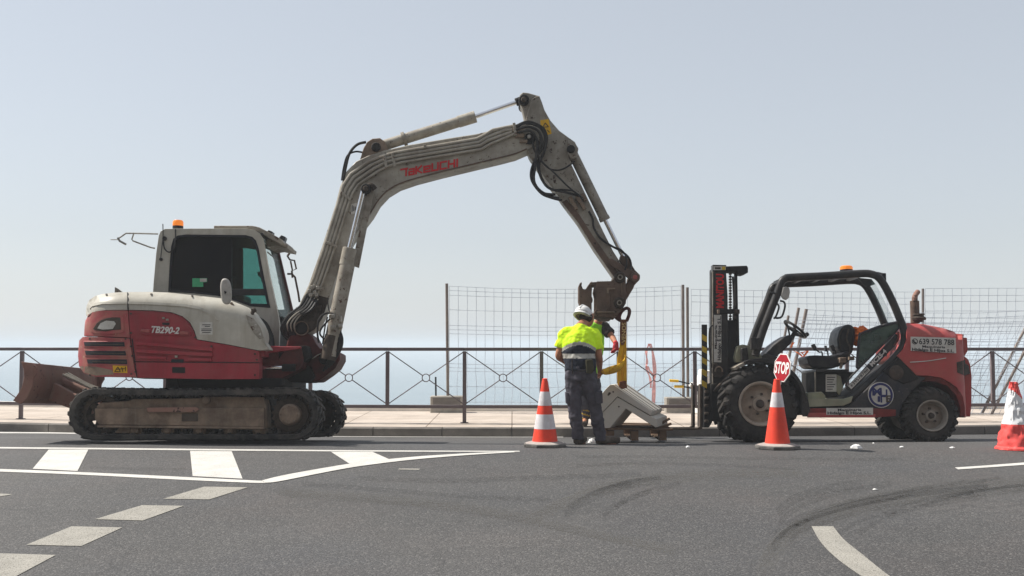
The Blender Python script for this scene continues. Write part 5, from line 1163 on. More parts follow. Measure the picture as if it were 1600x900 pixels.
# ================================================================== FORKLIFT
zn, zf = zg(4.3, 14.0), zg(4.3, 15.5)
K = Fr((4.3, 14.78, (zn + zf) / 2 + 0.003), math.asin((zn - zf) / 1.5))
fk = root('rough_terrain_forklift', K, 'red and black rough terrain forklift with open cab frame, carrying a pallet of slabs', 'forklift')
KP = lambda pts, y: K.xz(pts, y)
Y0 = -0.78
def kbox(pts, y0, y1, m, name, bevel=0.006, parent=None, label=None):
    return MB().prism(KP(pts, y0), y0, y1).build(name, m, parent or fk, bevel=bevel, label=label)
def wheel(cx, cy, rpx, y0, width, rimpx, name, lugs, rimmat, outer=-1, parent=fk, bolts=6, agri=True, dx=0):
    """y0 = outer face depth; outer=-1 when the outer face looks at the camera"""
    s_ = K.sc(-0.78); c = K.P(cx, cy, -0.78); c.x += dx; r = rpx / s_; rr = rimpx / s_
    w_ = bpy.data.objects.new(name, None); sc.collection.objects.link(w_); w_.parent = parent
    sg = -outer                                   # direction going inwards
    Yv = lambda d: y0 + sg * d
    m = MB(); k = r * 0.94
    m.lathe([(rr * 0.97, Yv(0.05)), (rr * 1.03, Yv(0.012)), (rr * 1.12, Yv(0.002)), (k * 0.80, Yv(0.0)), (k * 0.92, Yv(0.02)), (k * 0.985, Yv(0.06)), (k, Yv(width * 0.5)), (k * 0.985, Yv(width - 0.06)), (k * 0.92, Yv(width - 0.02)), (k * 0.8, Yv(width)), (rr, Yv(width - 0.03))], (c.x, 0, c.z), 'Y', 64, cap=False)
    for i in range(lugs):
        for side in (0, 1):
            a = 2 * math.pi * (i + 0.5 * side) / lugs
            er = Vector((math.cos(a), 0, math.sin(a))); et = Vector((-math.sin(a), 0, math.cos(a))); ey = Vector((0, 1, 0))
            edge = 0.0 if side == 0 else width; dirn = 1 if side == 0 else -1
            sk = 0.55 if agri else 0.25
            # tread bar from the shoulder to the middle
            p0 = Vector((c.x, Yv(edge + dirn * 0.03), c.z)) + er * (k * 0.985); p1 = Vector((c.x, Yv(width * 0.5 + dirn * 0.01), c.z)) + er * (r * 0.985) + et * (width * sk * 0.5)
            d = (p1 - p0); L = d.length; d.normalize(); n = (er - d * er.dot(d)).normalized(); u = n.cross(d)
            m.obox((p0 + p1) / 2, L, 0.06 if agri else 0.045, (r - k) * 1.7, Matrix((d, u, n)).transposed())
            # shoulder block running down the sidewall
            q0 = Vector((c.x, Yv(edge + dirn * 0.035), c.z)) + er * (k * 0.995); q1 = Vector((c.x, Yv(edge + dirn * -0.004), c.z)) + er * (k * 0.84) - et * 0.02
            d = (q1 - q0); L = d.length; d.normalize(); n = Vector((0, -sg * dirn, 0)); n = (n - d * n.dot(d)).normalized(); u = n.cross(d)
            m.obox((q0 + q1) / 2, L, 0.06 if agri else 0.04, 0.03, Matrix((d, u, n)).transposed())
    m.build('tyre', 'tyre', w_, bevel=0.008, seg=1)
    m = MB()
    m.lathe([(rr, Yv(width - 0.05)), (rr * 1.0, Yv(0.03)), (rr * 1.03, Yv(0.0)), (rr * 1.0, Yv(-0.006)), (rr * 0.93, Yv(0.0)), (rr * 0.90, Yv(0.03)), (rr * 0.86, Yv(0.07)), (rr * 0.84, Yv(0.12)), (rr * 0.45, Yv(0.09)), (rr * 0.36, Yv(0.075)), (rr * 0.34, Yv(0.05)), (0, Yv(0.05))], (c.x, 0, c.z), 'Y', 48)
    rim = m.build('rim', rimmat, w_, bevel=0.0)
    m = MB().lathe([(0, Yv(0.0)), (rr * 0.14, Yv(0.0)), (rr * 0.17, Yv(0.015)), (rr * 0.19, Yv(0.05)), (rr * 0.33, Yv(0.055)), (rr * 0.36, Yv(0.09))], (c.x, 0, c.z), 'Y', 32); m.build('hub', 'muddark', rim, bevel=0.003)
    for i in range(bolts):
        a = 2 * math.pi * (i + 0.3) / bolts; q = rr * 0.46
        MB().cyl((c.x + math.cos(a) * q, Yv(0.06), c.z + math.sin(a) * q), (c.x + math.cos(a) * q, Yv(0.11), c.z + math.sin(a) * q), 0.017, n=6).build('wheel_nut', 'muddark', rim)
    return w_
wheel(1189, 631, 61, -0.78, 0.36, 34, 'front_wheel', 18, 'rim')
wheel(1189, 631, 61, 0.78, 0.36, 34, 'front_wheel', 18, 'rim', outer=1, dx=0.10)
wheel(1457, 649.5, 44, -0.78, 0.30, 24, 'rear_wheel', 22, 'rim2', bolts=5, agri=False)
wheel(1457, 649.5, 44, 0.78, 0.30, 24, 'rear_wheel', 22, 'rim2', outer=1, bolts=5, agri=False, dx=0.10)
ca = K.P(1189, 631, 0); MB().cyl((ca.x, -0.45, ca.z), (ca.x, 0.45, ca.z), 0.11).build('front_axle', 'blackmatte', fk)
ca = K.P(1457, 649.5, 0); MB().cyl((ca.x, -0.5, ca.z), (ca.x, 0.5, ca.z), 0.07).build('rear_axle', 'blackmatte', fk)
# ---- chassis
kbox([(1150, 590), (1230, 585), (1262, 622), (1320, 625), (1400, 566), (1440, 590), (1455, 600), (1440, 640), (1400, 650), (1262, 648), (1150, 655)], -0.42, 0.42, 'blackmatte', 'chassis', 0.02)
kbox([(1262, 637), (1320, 637), (1334, 628), (1400, 562), (1432, 587), (1447, 590), (1428, 608), (1412, 628), (1404, 652), (1262, 651)], -0.70, -0.42, 'navy', 'side_tank', 0.012)
kbox([(1262, 638), (1368, 638), (1400, 640), (1400, 650), (1368, 652.5), (1262, 652.5)], -0.72, -0.69, 'forkreddirty', 'sill', 0.004)
kbox([(1262, 645), (1330, 645), (1368, 647), (1368, 652), (1262, 652)], -0.724, -0.71, 'forkred', 'sill_strip', 0.003)
kbox([(1262, 623), (1320, 623), (1333, 619), (1330, 629), (1318, 634), (1262, 636)], -0.72, 0.6, 'floorpaint', 'floor', 0.006)
# hood
HB = [(1416, 506), (1418, 504.5), (1445, 507), (1475, 513), (1506, 523), (1511, 528), (1512, 545), (1511, 556), (1516, 570), (1518, 586), (1518, 628), (1516, 651), (1507, 652.5), (1507, 635), (1503, 618), (1495, 605), (1484, 597), (1470, 590), (1452, 587), (1432, 586.5), (1402, 556), (1412, 545), (1417, 530)]
XH0 = K.P(1518, 590, -0.6).x; ZH = None
HT = [(p.x, p.z) for p in (K.P(a, b, -0.66) for a, b in ((1416, 505), (1445, 507), (1475, 513), (1506, 523)))]
def htop(x):
    if x <= HT[0][0]: return HT[0][1]
    for a, b in zip(HT[:-1], HT[1:]):
        if a[0] <= x <= b[0]: return a[1] + (b[1] - a[1]) * (x - a[0]) / (b[0] - a[0])
    return 99
def Wh(x, z):
    w_ = 0.70; dx = XH0 - x; Rr = 0.34
    if dx < Rr: w_ -= Rr - math.sqrt(max(0, Rr * Rr - (Rr - max(dx, 0)) ** 2))
    dz = htop(x) - z; Rt = 0.2
    if dz < Rt: w_ -= (Rt - math.sqrt(max(0, Rt * Rt - (Rt - max(dz, 0)) ** 2))) * 0.8
    return max(w_, 0.2)
def kskin(pts, name, m, out=0.0, thick=0.06, parent=None, bevel=0.0, step=0.05):
    return skin(pts, name, m, out=out, thick=thick, Wf=Wh, parent=parent or fk, frame=K, yref=-0.70, bevel=bevel, step=step)
kskin(HB, 'bonnet', 'forkred', thick=0.3, bevel=0.01)
MB().prism(KP([(1420, 512), (1445, 512), (1475, 518), (1500, 528), (1506, 545), (1506, 570), (1512, 588), (1511, 645), (1500, 610), (1480, 592), (1450, 584), (1432, 582), (1410, 556)], -0.5), -0.46, 0.66).build('bonnet_core', 'forkreddirty', fk, bevel=0.05)
kbox([(1432, 587), (1452, 587), (1472, 591), (1486, 598), (1497, 606), (1505, 620), (1508, 636), (1508, 651), (1500, 651), (1500, 636), (1494, 618), (1480, 603), (1460, 596), (1435, 596)], -0.66, -0.1, 'forkreddirty', 'wheel_arch', 0.006)
kbox([(1400, 560), (1436, 590), (1500, 604), (1500, 640), (1440, 640), (1400, 640)], -0.2, 0.2, 'blackmatte', 'engine_block', 0.02)
m = MB(); m.tube(catmull([K.P(1422, 566, -0.71), K.P(1450, 564, -0.71), K.P(1478, 559.5, -0.70)], 4), 0.006, 6); m.build('bonnet_scrape', 'label', fk)
kskin([(1495, 566), (1510, 562), (1514, 572), (1516, 584), (1508, 587), (1496, 582)], 'graze', 'muddark', out=0.004, thick=0.006)
kbox([(1404, 558), (1432, 587), (1436, 592), (1412, 600), (1392, 590), (1380, 580)], -0.715, -0.6, 'blackmatte', 'bonnet_seal', 0.006)
pc = K.P(1400, 582, -0.7); MB().lathe([(0, -0.74), (0.05, -0.74), (0.09, -0.72), (0.1, -0.68), (0.13, -0.66)], (pc.x, 0, pc.z), 'Y', 24).build('filler_cap', 'muddark', fk)
# exhaust, air intake
MB().cyl(K.P(1430, 505, -0.25), K.P(1429, 470, -0.25), 0.058, n=20).build('exhaust_muffler', 'rustiron', fk, bevel=0.006)
MB().tube(catmull([K.P(1429, 472, -0.25), K.P(1429, 465, -0.25), K.P(1431, 460, -0.22), K.P(1434, 456, -0.18)], 4), 0.034, 14).build('exhaust_pipe', 'blade', fk)
pc = K.P(1436, 503, -0.35); m = MB().lathe([(0, 0.0), (0.05, 0), (0.05, 0.02), (0.085, 0.025), (0.09, 0.05), (0.06, 0.075), (0.06, 0.085), (0.075, 0.09), (0.07, 0.105), (0, 0.11)], pc, 'Z', 24); m.build('air_intake', 'muddark', fk)
# decals on the bonnet
def label(frame, pts, y, parent, m='label', name='sign_plate'):
    return MB().prism(frame.xz(pts, y), y - 0.004, y).build(name, m, parent)
dl = label(K, [(1423, 526), (1493, 528), (1494, 552), (1423, 548)], -0.712, fk)
text('639 578 788', K, 1436, 537.6, 1491, 539.2, 8.6, -0.717, 'ink', dl, bold=0.012)
text('Maquinaria', K, 1441, 543.0, 1477, 544.2, 3.6, -0.717, 'ink', dl, bold=0.02)
text('Hidalgo E Hijos S.L.', K, 1425, 547.8, 1491, 550.6, 4.4, -0.717, 'ink', dl, bold=0.03)
pc = K.P(1429.5, 533.5, -0.718); q = 1 / K.sc(-0.7)
MB().ring([(pc.x + math.cos(R(a)) * 4.6 * q, pc.z + math.sin(R(a)) * 4.6 * q) for a in range(0, 360, 15)], [(pc.x + math.cos(R(a)) * 3.6 * q, pc.z + math.sin(R(a)) * 3.6 * q) for a in range(0, 360, 15)], -0.719, -0.7165).build('phone_ring', 'ink', dl)
MB().tube([K.P(1427.6, 531.4, -0.718), K.P(1428, 534.5, -0.718), K.P(1431.4, 536, -0.718)], 0.010, 6).build('phone_handset', 'ink', dl)
dl = label(K, [(1291, 637.5), (1364, 637), (1364, 648.2), (1291, 648.2)], -0.722, fk)
text('Maquinaria', K, 1309, 642.3, 1346, 642.0, 3.8, -0.727, 'ink', dl, bold=0.025)
text('Hidalgo E Hijos S.L.', K, 1293, 647.2, 1361, 647.0, 4.0, -0.727, 'ink', dl, bold=0.03)
# round M-H emblem
pc = K.P(1376, 617, -0.70); cr = lambda r, n=32: [(pc.x + math.cos(2 * math.pi * k / n) * r * q, pc.z + math.sin(2 * math.pi * k / n) * r * q) for k in range(n)]
em = MB().prism(cr(20), -0.706, -0.70).build('emblem', 'label', fk)
MB().ring(cr(18.8), cr(15.2), -0.7085, -0.7062).build('emblem_ring', 'inkblue', em)
text('M', K, 1363, 617.5, 1378, 617.5, 11, -0.709, 'inkblue', em, bold=0.05)
text('H', K, 1376, 628.5, 1387, 628.5, 20, -0.7105, 'inkblue', em, bold=0.02); text('E', K, 1384.5, 628, 1392.5, 628, 10, -0.712, 'muddark', em, bold=0.04)
MB().prism(KP([(1371, 619), (1375, 619), (1375, 628), (1371, 628)], -0.7), -0.71, -0.707).build('emblem_bar', 'inkblue', em)
# ---- overhead guard
def tubeK(pts, r, m, name, n=10, parent=None, sm=4, yoff=0.0):
    P_ = [K.P(a, b, y) for a, b, y in pts]; return MB().tube(catmull(P_, sm) if sm else P_, r, n).build(name, m, parent or fk)
for side, y in (('near', -0.62), ('far', 0.16)):
    yy = y
    base = [(1180, 556), (1191, 520), (1203, 488), (1214, 460), (1221, 441), (1227, 435.5), (1236, 433.5), (1290, 431), (1345, 427.5), (1362, 428.5), (1373, 434), (1383, 448), (1395, 472), (1405, 496), (1412, 515), (1413, 532), (1408, 546), (1396, 561), (1370, 586), (1345, 610), (1330, 621), (1312, 628), (1262, 630)]
    P_ = [K.P(a, b, -0.62) for a, b in base]; P_ = [Vector((p.x + (0.06 if side == 'far' else 0), yy, p.z)) for p in P_]
    if side == 'far': P_ = P_[:15] + [Vector((P_[14].x, yy, P_[14].z - 0.3))]
    MB().tube(catmull(P_, 4), 0.05, 12, rr=None).build('guard_tube', 'black', fk)
if 0: m = MB()
inb = [(1350, 433), (1356, 437), (1363, 450), (1375, 474), (1386, 498), (1390, 510)]
kbox([(1362, 437), (1369, 444), (1398, 503), (1388, 507), (1362, 450)], -0.63, -0.625, 'glassclear', 'quarter_window', 0)
kbox([(1341, 434), (1362, 436), (1368, 444), (1354, 449), (1346, 441)], -0.62, -0.60, 'black', 'gusset', 0.004)
m = MB(); m.box(K.P(1238, 430, -0.6).x, K.P(1368, 430, -0.6).x, -0.55, 0.4, K.P(1290, 433, -.6).z, K.P(1290, 431, -.6).z)
for i, t in enumerate((1232, 1262, 1292, 1322, 1352)):
    p = K.P(t, 433 - (t - 1232) * 0.045, -0.62); MB().bar((p.x, -0.6, p.z), (p.x, 0.14, p.z), 0.05, 0.03).build('roof_bar', 'black', fk)
kbox([(1226, 431.5), (1302, 425.5), (1303, 428), (1232, 432.5)], -0.55, 0.1, 'black', 'roof_panel', 0.003)
beacon(K, 1322.5, 415, 424, 20, -0.25, fk)
m = MB().cyl(K.P(1369, 428, -0.5), K.P(1379, 430, -0.5), 0.03); m.obox(K.P(1379, 434, -0.5), 0.06, 0.12, 0.11); m.build('rear_light', 'ink', fk, bevel=0.01)
m = MB(); m.prism(KP([(1223, 449), (1228, 448), (1233, 450), (1234, 457), (1232, 466), (1228, 469), (1223, 467), (1220, 462)], -0.66), -0.68, -0.64); m.build('mirror', 'mirror', fk, bevel=0.008)
m = MB(); m.tube(catmull([K.P(1219, 470, -0.66), K.P(1225, 472, -0.66), K.P(1226.5, 479, -0.66), K.P(1222, 494, -0.66), K.P(1215, 497, -0.66), K.P(1210, 496, -0.66)], 4), 0.013, 8)
m.tube(catmull([K.P(1214, 474, -0.66), K.P(1217, 480, -0.66), K.P(1213, 493, -0.66), K.P(1209, 498, -0.66)], 4), 0.012, 8); m.build('grab_handle', 'black', fk)
MB().obox(K.P(1177, 537, -0.68), 0.07, 0.08, 0.15).build('work_light', 'black', fk, bevel=0.006); MB().obox(K.P(1185, 537, -0.68), 0.05, 0.08, 0.15).build('work_light', 'black', fk, bevel=0.006); MB().tube([K.P(1203, 456, -0.7), K.P(1213, 459, -0.7)], 0.012, 6).build('mirror_stub', 'black', fk)
kbox([(1186, 553), (1188, 545), (1215, 462), (1219, 463), (1195, 553)], -0.69, -0.665, 'boomdirty', 'pillar_highlight_strip', 0.004) if False else None
# front cowl and fender
kbox([(1152, 541), (1160, 538), (1176, 541), (1188, 553), (1196, 565), (1150, 566), (1148, 558)], -0.5, 0.45, 'floorpaint', 'front_cowl', 0.012)
kbox([(1158, 544), (1168, 542), (1170, 562), (1160, 564)], -0.58, -0.48, 'black', 'headlight', 0.012)
fc = (1189, 632)
def arch(r0, r1, a0, a1, n=14): return [(fc[0] + r0 * math.cos(R(a0 + (a1 - a0) * k / n)), fc[1] - r0 * math.sin(R(a0 + (a1 - a0) * k / n))) for k in range(n + 1)] + [(fc[0] + r1 * math.cos(R(a1 + (a0 - a1) * k / n)), fc[1] - r1 * math.sin(R(a1 + (a0 - a1) * k / n))) for k in range(n + 1)]
kbox(arch(66, 72.5, 112, 2), -0.76, -0.38, 'black', 'fender', 0.006)
kbox(arch(66, 71, 125, 112), -0.74, -0.40, 'boomdirty', 'fender_front', 0.004)
kbox([(1252, 615), (1262, 620), (1266, 640), (1262, 650), (1252, 648)], -0.74, -0.6, 'black', 'fender_foot', 0.006)
# dashboard, steering
kbox([(1196, 553), (1208, 539), (1220, 530), (1232, 523), (1240, 527), (1236, 537), (1222, 550), (1210, 560), (1196, 562)], -0.32, 0.1, 'navy', 'steering_console', 0.015)
kbox([(1190, 556), (1196, 552), (1215, 557), (1225, 566), (1190, 566)], -0.5, 0.3, 'navy', 'dashboard', 0.01)
m = MB(); m.tube([K.P(1236, 530, -0.1), K.P(1243, 517, -0.1)], 0.03, 10); m.tube([K.P(1234, 525, -0.1), K.P(1231, 510, -0.1)], 0.012, 6); m.tube([K.P(1238, 523, -.1), K.P(1256, 526, -.1)], 0.012, 6); m.build('steering_column', 'black', fk)
ct = K.P(1242.5, 514.5, -0.1); ax = (K.P(1258, 527, -0.1) - K.P(1227, 502, -0.1)); rw = ax.length / 2; ax.normalize()
m = MB(); m.tube([ct + ax * rw * math.cos(2 * math.pi * k / 32) + Vector((0, 1, 0)) * rw * math.sin(2 * math.pi * k / 32) for k in range(33)], 0.018, 8, cap=False)
for a in (0, 120, 240): m.tube([ct, ct + ax * rw * math.cos(R(a)) + Vector((0, 1, 0)) * rw * math.sin(R(a))], 0.012, 6)
m.build('steering_wheel', 'black', fk)
kp = K.P(1261, 522.5, -0.12); m = MB().lathe([(0, -0.03), (0.02, -0.025), (0.03, 0), (0.02, 0.025), (0, 0.03)], kp, 'Y', 12); m.tube([kp, K.P(1257, 527, -0.1)], 0.01, 6); m.build('wheel_knob', 'black', fk)
for (bx, by, tx_, ty, big) in ((1285, 557, 1273, 543, 1), (1294, 556, 1291, 545, 0), (1306, 554, 1302, 544, 1)):
    lv = MB().tube(catmull([K.P(bx, by, -0.35), K.P(bx - 1, by - 7, -0.35), K.P((bx + tx_) / 2 + 1, (by + ty) / 2, -0.35), K.P(tx_ + 1, ty + 3, -0.35)], 4), 0.010, 6).build('lever', 'black', fk)
    MB().prism(KP([(tx_ - 5, ty - 4), (tx_, ty - 6), (tx_ + 3, ty - 1), (tx_ + 3, ty + 5), (tx_ - 1, ty + 5)] if big else [(tx_ - 2, ty - 5), (tx_ + 1, ty - 5), (tx_ + 2, ty + 4), (tx_ - 1, ty + 4)], -0.38), -0.38, -0.33).build('lever_grip', 'black', lv, bevel=0.006)
# seat
kbox([(1261, 559), (1264, 555.5), (1275, 555), (1300, 556), (1312, 553), (1322, 548), (1329, 552), (1330, 562), (1320, 570), (1300, 576), (1270, 575), (1264, 570)], -0.35, 0.15, 'seat', 'seat_cushion', 0.03)
kbox([(1310, 545), (1309, 530), (1312, 517), (1318, 509), (1326, 506.5), (1334, 508), (1337, 518), (1336, 532), (1333, 552), (1324, 556), (1316, 552)], -0.33, 0.13, 'seat', 'seat_back', 0.035)
m = MB(); m.tube(catmull([K.P(1326, 514, -0.36), K.P(1323, 530, -0.37), K.P(1329, 545, -0.37), K.P(1326, 556, -0.36)], 4), 0.012, 8); m.tube(catmull([K.P(1318, 512, -0.35), K.P(1312, 525, -0.35), K.P(1313, 545, -0.35)], 4), 0.006, 6); m.build('seat_trim', 'muddark', fk)
m = MB(); m.obox(K.P(1316, 563, -0.4), 0.09, 0.08, 0.07); m.tube([K.P(1316, 566, -0.4), K.P(1313, 576, -0.4)], 0.02, 8); m.obox(K.P(1330, 560, -0.4), 0.07, 0.06, 0.05); m.build('armrest_lever', 'mud', fk, bevel=0.012)
kbox([(1275, 577), (1325, 577), (1325, 581), (1275, 581)], -0.45, 0.3, 'black', 'seat_base_top', 0.005)
kbox([(1274, 581), (1336, 581), (1320, 600), (1310, 620), (1290, 622), (1288, 612), (1274, 612)], -0.40, 0.3, 'blackmatte', 'seat_box', 0.01)
kbox([(1273, 581), (1275, 581), (1275, 614), (1273, 614)], -0.42, -0.40, 'boomdirty', 'seat_box_edge', 0)
dl = label(K, [(1290, 585), (1307, 585), (1307, 612), (1290, 612)], -0.402, fk)
for k in range(6): MB().prism(KP([(1292, 589 + k * 3.7), (1305 - (k % 3) * 2, 589 + k * 3.7), (1305 - (k % 3) * 2, 590.2 + k * 3.7), (1292, 590.2 + k * 3.7)], -0.405), -0.4075, -0.4062).build('print_line', 'ink', dl)
kbox([(1308, 585), (1314, 588), (1318, 606), (1312, 618), (1308, 612)], -0.43, -0.39, 'floorpaint', 'hose_cover', 0.01)
kbox([(1262, 614), (1284, 612), (1290, 618), (1290, 624), (1262, 626)], -0.5, 0.4, 'floorpaint', 'step_plate', 0.01)
# side glass and diagonal model strip
kbox([(1343, 523), (1350, 518), (1375, 509), (1400, 504), (1405, 508), (1400, 520), (1358, 560), (1340, 576), (1338, 571)], -0.62, -0.61, 'glassgrimy', 'side_screen', 0)
tubeK([(1341, 574, -0.62), (1339, 570, -0.62), (1343, 526, -0.62), (1347, 521, -0.62), (1375, 510, -0.62), (1402, 503.5, -0.62)], 0.018, 'navy', 'screen_edge', 8)
kbox([(1400, 521), (1404, 524), (1404, 533), (1398, 541), (1330, 612), (1322, 606), (1338, 590)], -0.64, -0.60, 'navy', 'diagonal_panel', 0.005)
tubeK([(1405, 510, -0.63), (1396, 522, -0.63), (1330, 588, -0.63), (1322, 604, -0.63)], 0.012, 'black', 'diagonal_rail', 8, sm=3)
tubeK([(1397, 540, -0.66), (1404, 528, -0.66), (1403, 519, -0.66)], 0.014, 'forkreddirty', 'reflector', 6)
text('MC25-4', K, 1362.5, 573, 1386, 549.5, 6.5, -0.645, 'inksilver', fk, name='model_lettering', bold=0.04)
dl = label(K, [(1325, 603), (1354.5, 573.5), (1359.5, 578.5), (1330, 608)], -0.644, fk)
text('639578788', K, 1331, 604.8, 1357.5, 578.6, 4.6, -0.649, 'ink', dl, bold=0.01)
# ---- mast, carriage, forks
MY0, MY1 = -0.42, 0.10
for y in (MY0,):
    yb = y
    near = y == MY0
    kbox([(1114, 416), (1129, 416), (1138, 500), (1138, 600), (1134, 655), (1113, 655)] if False else [(1114, 415), (1134, 415), (1137, 460), (1138, 560), (1140, 652), (1114, 656)], yb, yb + 0.09, 'black', 'mast_channel', 0.006)
mf_ = MB().prism([(x + 0.045, z) for x, z in KP([(1114, 415), (1134, 415), (1137, 460), (1138, 560), (1140, 652), (1114, 656)], MY0)], MY1 - 0.09, MY1).build('mast_channel', 'black', fk, bevel=0.006)
kbox([(1136, 500), (1150, 500), (1151, 590), (1140, 600), (1136, 600)], MY0 + 0.03, MY0 + 0.11, 'blackmatte', 'inner_rail', 0.005)
kbox([(1113.5, 413.5), (1135, 414), (1135, 424), (1113.5, 424)], MY0 - 0.01, MY0 + 0.12, 'black', 'mast_head', 0.006)
kbox([(1135, 416), (1167, 415), (1169, 418), (1169, 426), (1163, 428), (1155, 427), (1153, 424), (1136, 423)], MY0 + 0.02, MY0 + 0.3, 'blackmatte', 'mast_crown', 0.008)
kbox([(1135, 416), (1167, 415), (1169, 418), (1169, 426), (1163, 428), (1155, 427), (1153, 424), (1136, 423)], MY1 - 0.12, MY1 - 0.02, 'blackmatte', 'mast_crown', 0.008)
for y in (MY0 + 0.14, MY1 - 0.14):
    MB().cyl(K.P(1149.5, 427, y), K.P(1150.5, 490, y), 0.022).build('lift_rod', 'blackmatte', fk); MB().cyl(K.P(1150, 488, y), K.P(1152, 585, y), 0.036).build('lift_cylinder', 'blackmatte', fk)
m = MB()
for k in range(26): m.obox(K.P(1141, 428 + k * 4.4, MY0 + 0.2), 0.035, 0.03, 0.022)
m.tube([K.P(1141, 426, MY0 + .2), K.P(1141, 540, MY0 + .2)], 0.008, 6); m.build('lift_chain', 'muddark', fk)
tubeK([(1145, 432, MY0 + .15), (1147, 470, MY0 + .15), (1146, 500, MY0 + .1), (1149, 540, MY0 + .1), (1152, 560, MY0 + .1)], 0.014, 'hose', 'mast_hose', 8)
tubeK([(1113, 508, MY0), (1109, 515, MY0), (1108.5, 540, MY0), (1112, 575, MY0)], 0.012, 'hose', 'mast_hose', 8)
kbox([(1120, 484), (1152, 482), (1153, 489), (1121, 490)], MY0 - 0.02, MY0 + 0.1, 'blackmatte', 'mast_tie', 0.005)
m = MB(); m.obox(K.P(1122.5, 487, MY0 - 0.03), 0.03, 0.03, 0.05); m.build('tie_block', 'mud', fk, bevel=0.004)
m = MB(); m.obox(K.P(1151, 487, MY0), 0.07, 0.07, 0.06); m.obox(K.P(1148, 496, MY0), 0.04, 0.05, 0.05); m.build('hose_fitting', 'muddark', fk, bevel=0.01)
st = label(K, [(1115, 416), (1134, 416), (1134, 422), (1115, 422)], MY0 - 0.012, fk); MB().prism(KP([(1128, 416.5), (1133.5, 416.5), (1133.5, 421.7), (1128, 421.7)], MY0 - 0.02), MY0 - 0.0185, MY0 - 0.017).build('yellow_patch', 'stripe', st)
MB().prism(KP([(1117, 417.5), (1126, 417.5), (1126, 420.5), (1117, 420.5)], MY0 - 0.02), MY0 - 0.0185, MY0 - 0.017).build('print_block', 'muddark', st)
kbox([(1113, 424), (1114.6, 424), (1114.6, 600), (1113, 600)], MY0 - 0.006, MY0 + 0.02, 'boomdirty', 'mast_edge', 0)
text('MANITOU', K, 1130.5, 481.5, 1130.5, 428, 11.5, MY0 - 0.002, 'inkred', fk, name='mast_lettering', bold=0.045)
dl = label(K, [(1115.5, 492), (1127, 492), (1127, 566), (1115.5, 566)], MY0 - 0.001, fk)
text('Maquinaria', K, 1120, 545, 1120, 508, 3.4, MY0 - 0.006, 'ink', dl, bold=0.03); text('Hidalgo E Hijos S.L.', K, 1126.2, 563, 1126.2, 494, 5.0, MY0 - 0.006, 'ink', dl, bold=0.03)
kbox([(1114, 568), (1121, 568), (1123, 574), (1130, 576), (1131, 586), (1126, 590), (1117, 589), (1113, 582)], MY0 - 0.05, MY0 - 0.01, 'muddark', 'hook_bracket', 0.006)
rg = K.P(1123, 580, MY0 - 0.06); MB().tube([rg + Vector((math.cos(R(a)) * 0.045, 0, math.sin(R(a)) * 0.055)) for a in range(-10, 200, 15)][::1], 0.010, 8).build('shackle', 'mud', fk)
kbox([(1110, 600), (1140, 596), (1158, 600), (1150, 640), (1128, 660), (1112, 658)], MY0 - 0.02, MY0 + 0.06, 'blackmatte', 'mast_foot', 0.012)
m = MB(); m.tube(catmull([K.P(1116, 612, MY0 - .05), K.P(1128, 598, MY0 - .05), K.P(1142, 584, MY0 - .05), K.P(1150, 578, MY0 - .05)], 4), 0.02, 8); m.build('tilt_hose', 'muddark', fk)
kbox([(1100, 601), (1112, 598), (1113, 660), (1108, 668), (1100, 668)], MY0, MY1, 'blackmatte', 'carriage', 0.01)
m = MB(); 
for z in (612, 622, 634, 646, 658): m.obox(K.P(1104, z, MY0 - .02), 0.05, 0.05, 0.035)
m.build('carriage_bolts', 'muddark', fk, bevel=0.008)
# warning striped load guard edge
sp_ = kbox([(1096.5, 507), (1105, 507), (1105.5, 604), (1096.5, 604)], MY0 - 0.06, MY0 - 0.03, 'black', 'striped_guard', 0.003)
for k in range(5):
    yb = 522 + k * 18; MB().prism(KP([(1097.2, yb), (1104.5, yb + 4), (1104.5, yb + 13), (1097.2, yb + 9)], MY0 - 0.062), MY0 - 0.0625, MY0 - 0.0602).build('yellow_stripe', 'stripe', sp_)
kbox([(1096.5, 507), (1105, 507), (1105.5, 604), (1096.5, 604)], MY1 + 0.03, MY1 + 0.06, 'black', 'striped_guard', 0.003)
for y in (-0.36, 0.24):
    mF = MB(); mF.prism(KP([(1093.5, 600), (1098, 600), (1098, 667), (1097, 670.5), (1092, 671.8), (1060, 671.8), (960, 671.5), (950, 670.5), (960, 669.3), (1060, 668.9), (1090, 668.6), (1093.5, 666)], -0.36), y, y + 0.12).build('fork', 'steel' if False else 'muddark', fk, bevel=0.004)
kbox([(1093, 600), (1096.4, 600), (1097, 668), (1092, 668)], -0.375, -0.362, 'steel', 'fork_edge', 0) if False else None
# crumpled orange cloth behind the seat
f = Fr(tuple(K.o + Vector((K.P(1343, 520, 0.0).x, 0.0, K.P(1343, 535, 0).z))))
m = MB(); ctr = f.P(1343, 517, -0.15)
for i in range(9):
    a = random.uniform(-1, 1); p = ctr + Vector((random.uniform(-.06, .07), random.uniform(-.06, .08), random.uniform(-.06, .05)))
    m.tube([p, p + Vector((random.uniform(-.05, .07), random.uniform(-.05, .05), random.uniform(-.1, -.02)))], 0.05, 8)
m.tube(catmull([f.P(1338, 512, -.15), f.P(1336, 524, -.15), f.P(1336, 540, -.15)], 4), 0.04, 8)
m.tube(catmull([f.P(1345, 512, -.15), f.P(1352, 517, -.15), f.P(1357, 524, -.15)], 4), 0.04, 8)
o = m.build('orange_jacket', 'orangecloth'); o.location = f.o
mo = o.modifiers.new('r', 'REMESH'); mo.mode = 'VOXEL'; mo.voxel_size = 0.01
tx2 = bpy.data.textures.new('cloth_folds', 'CLOUDS'); tx2.noise_scale = 0.05
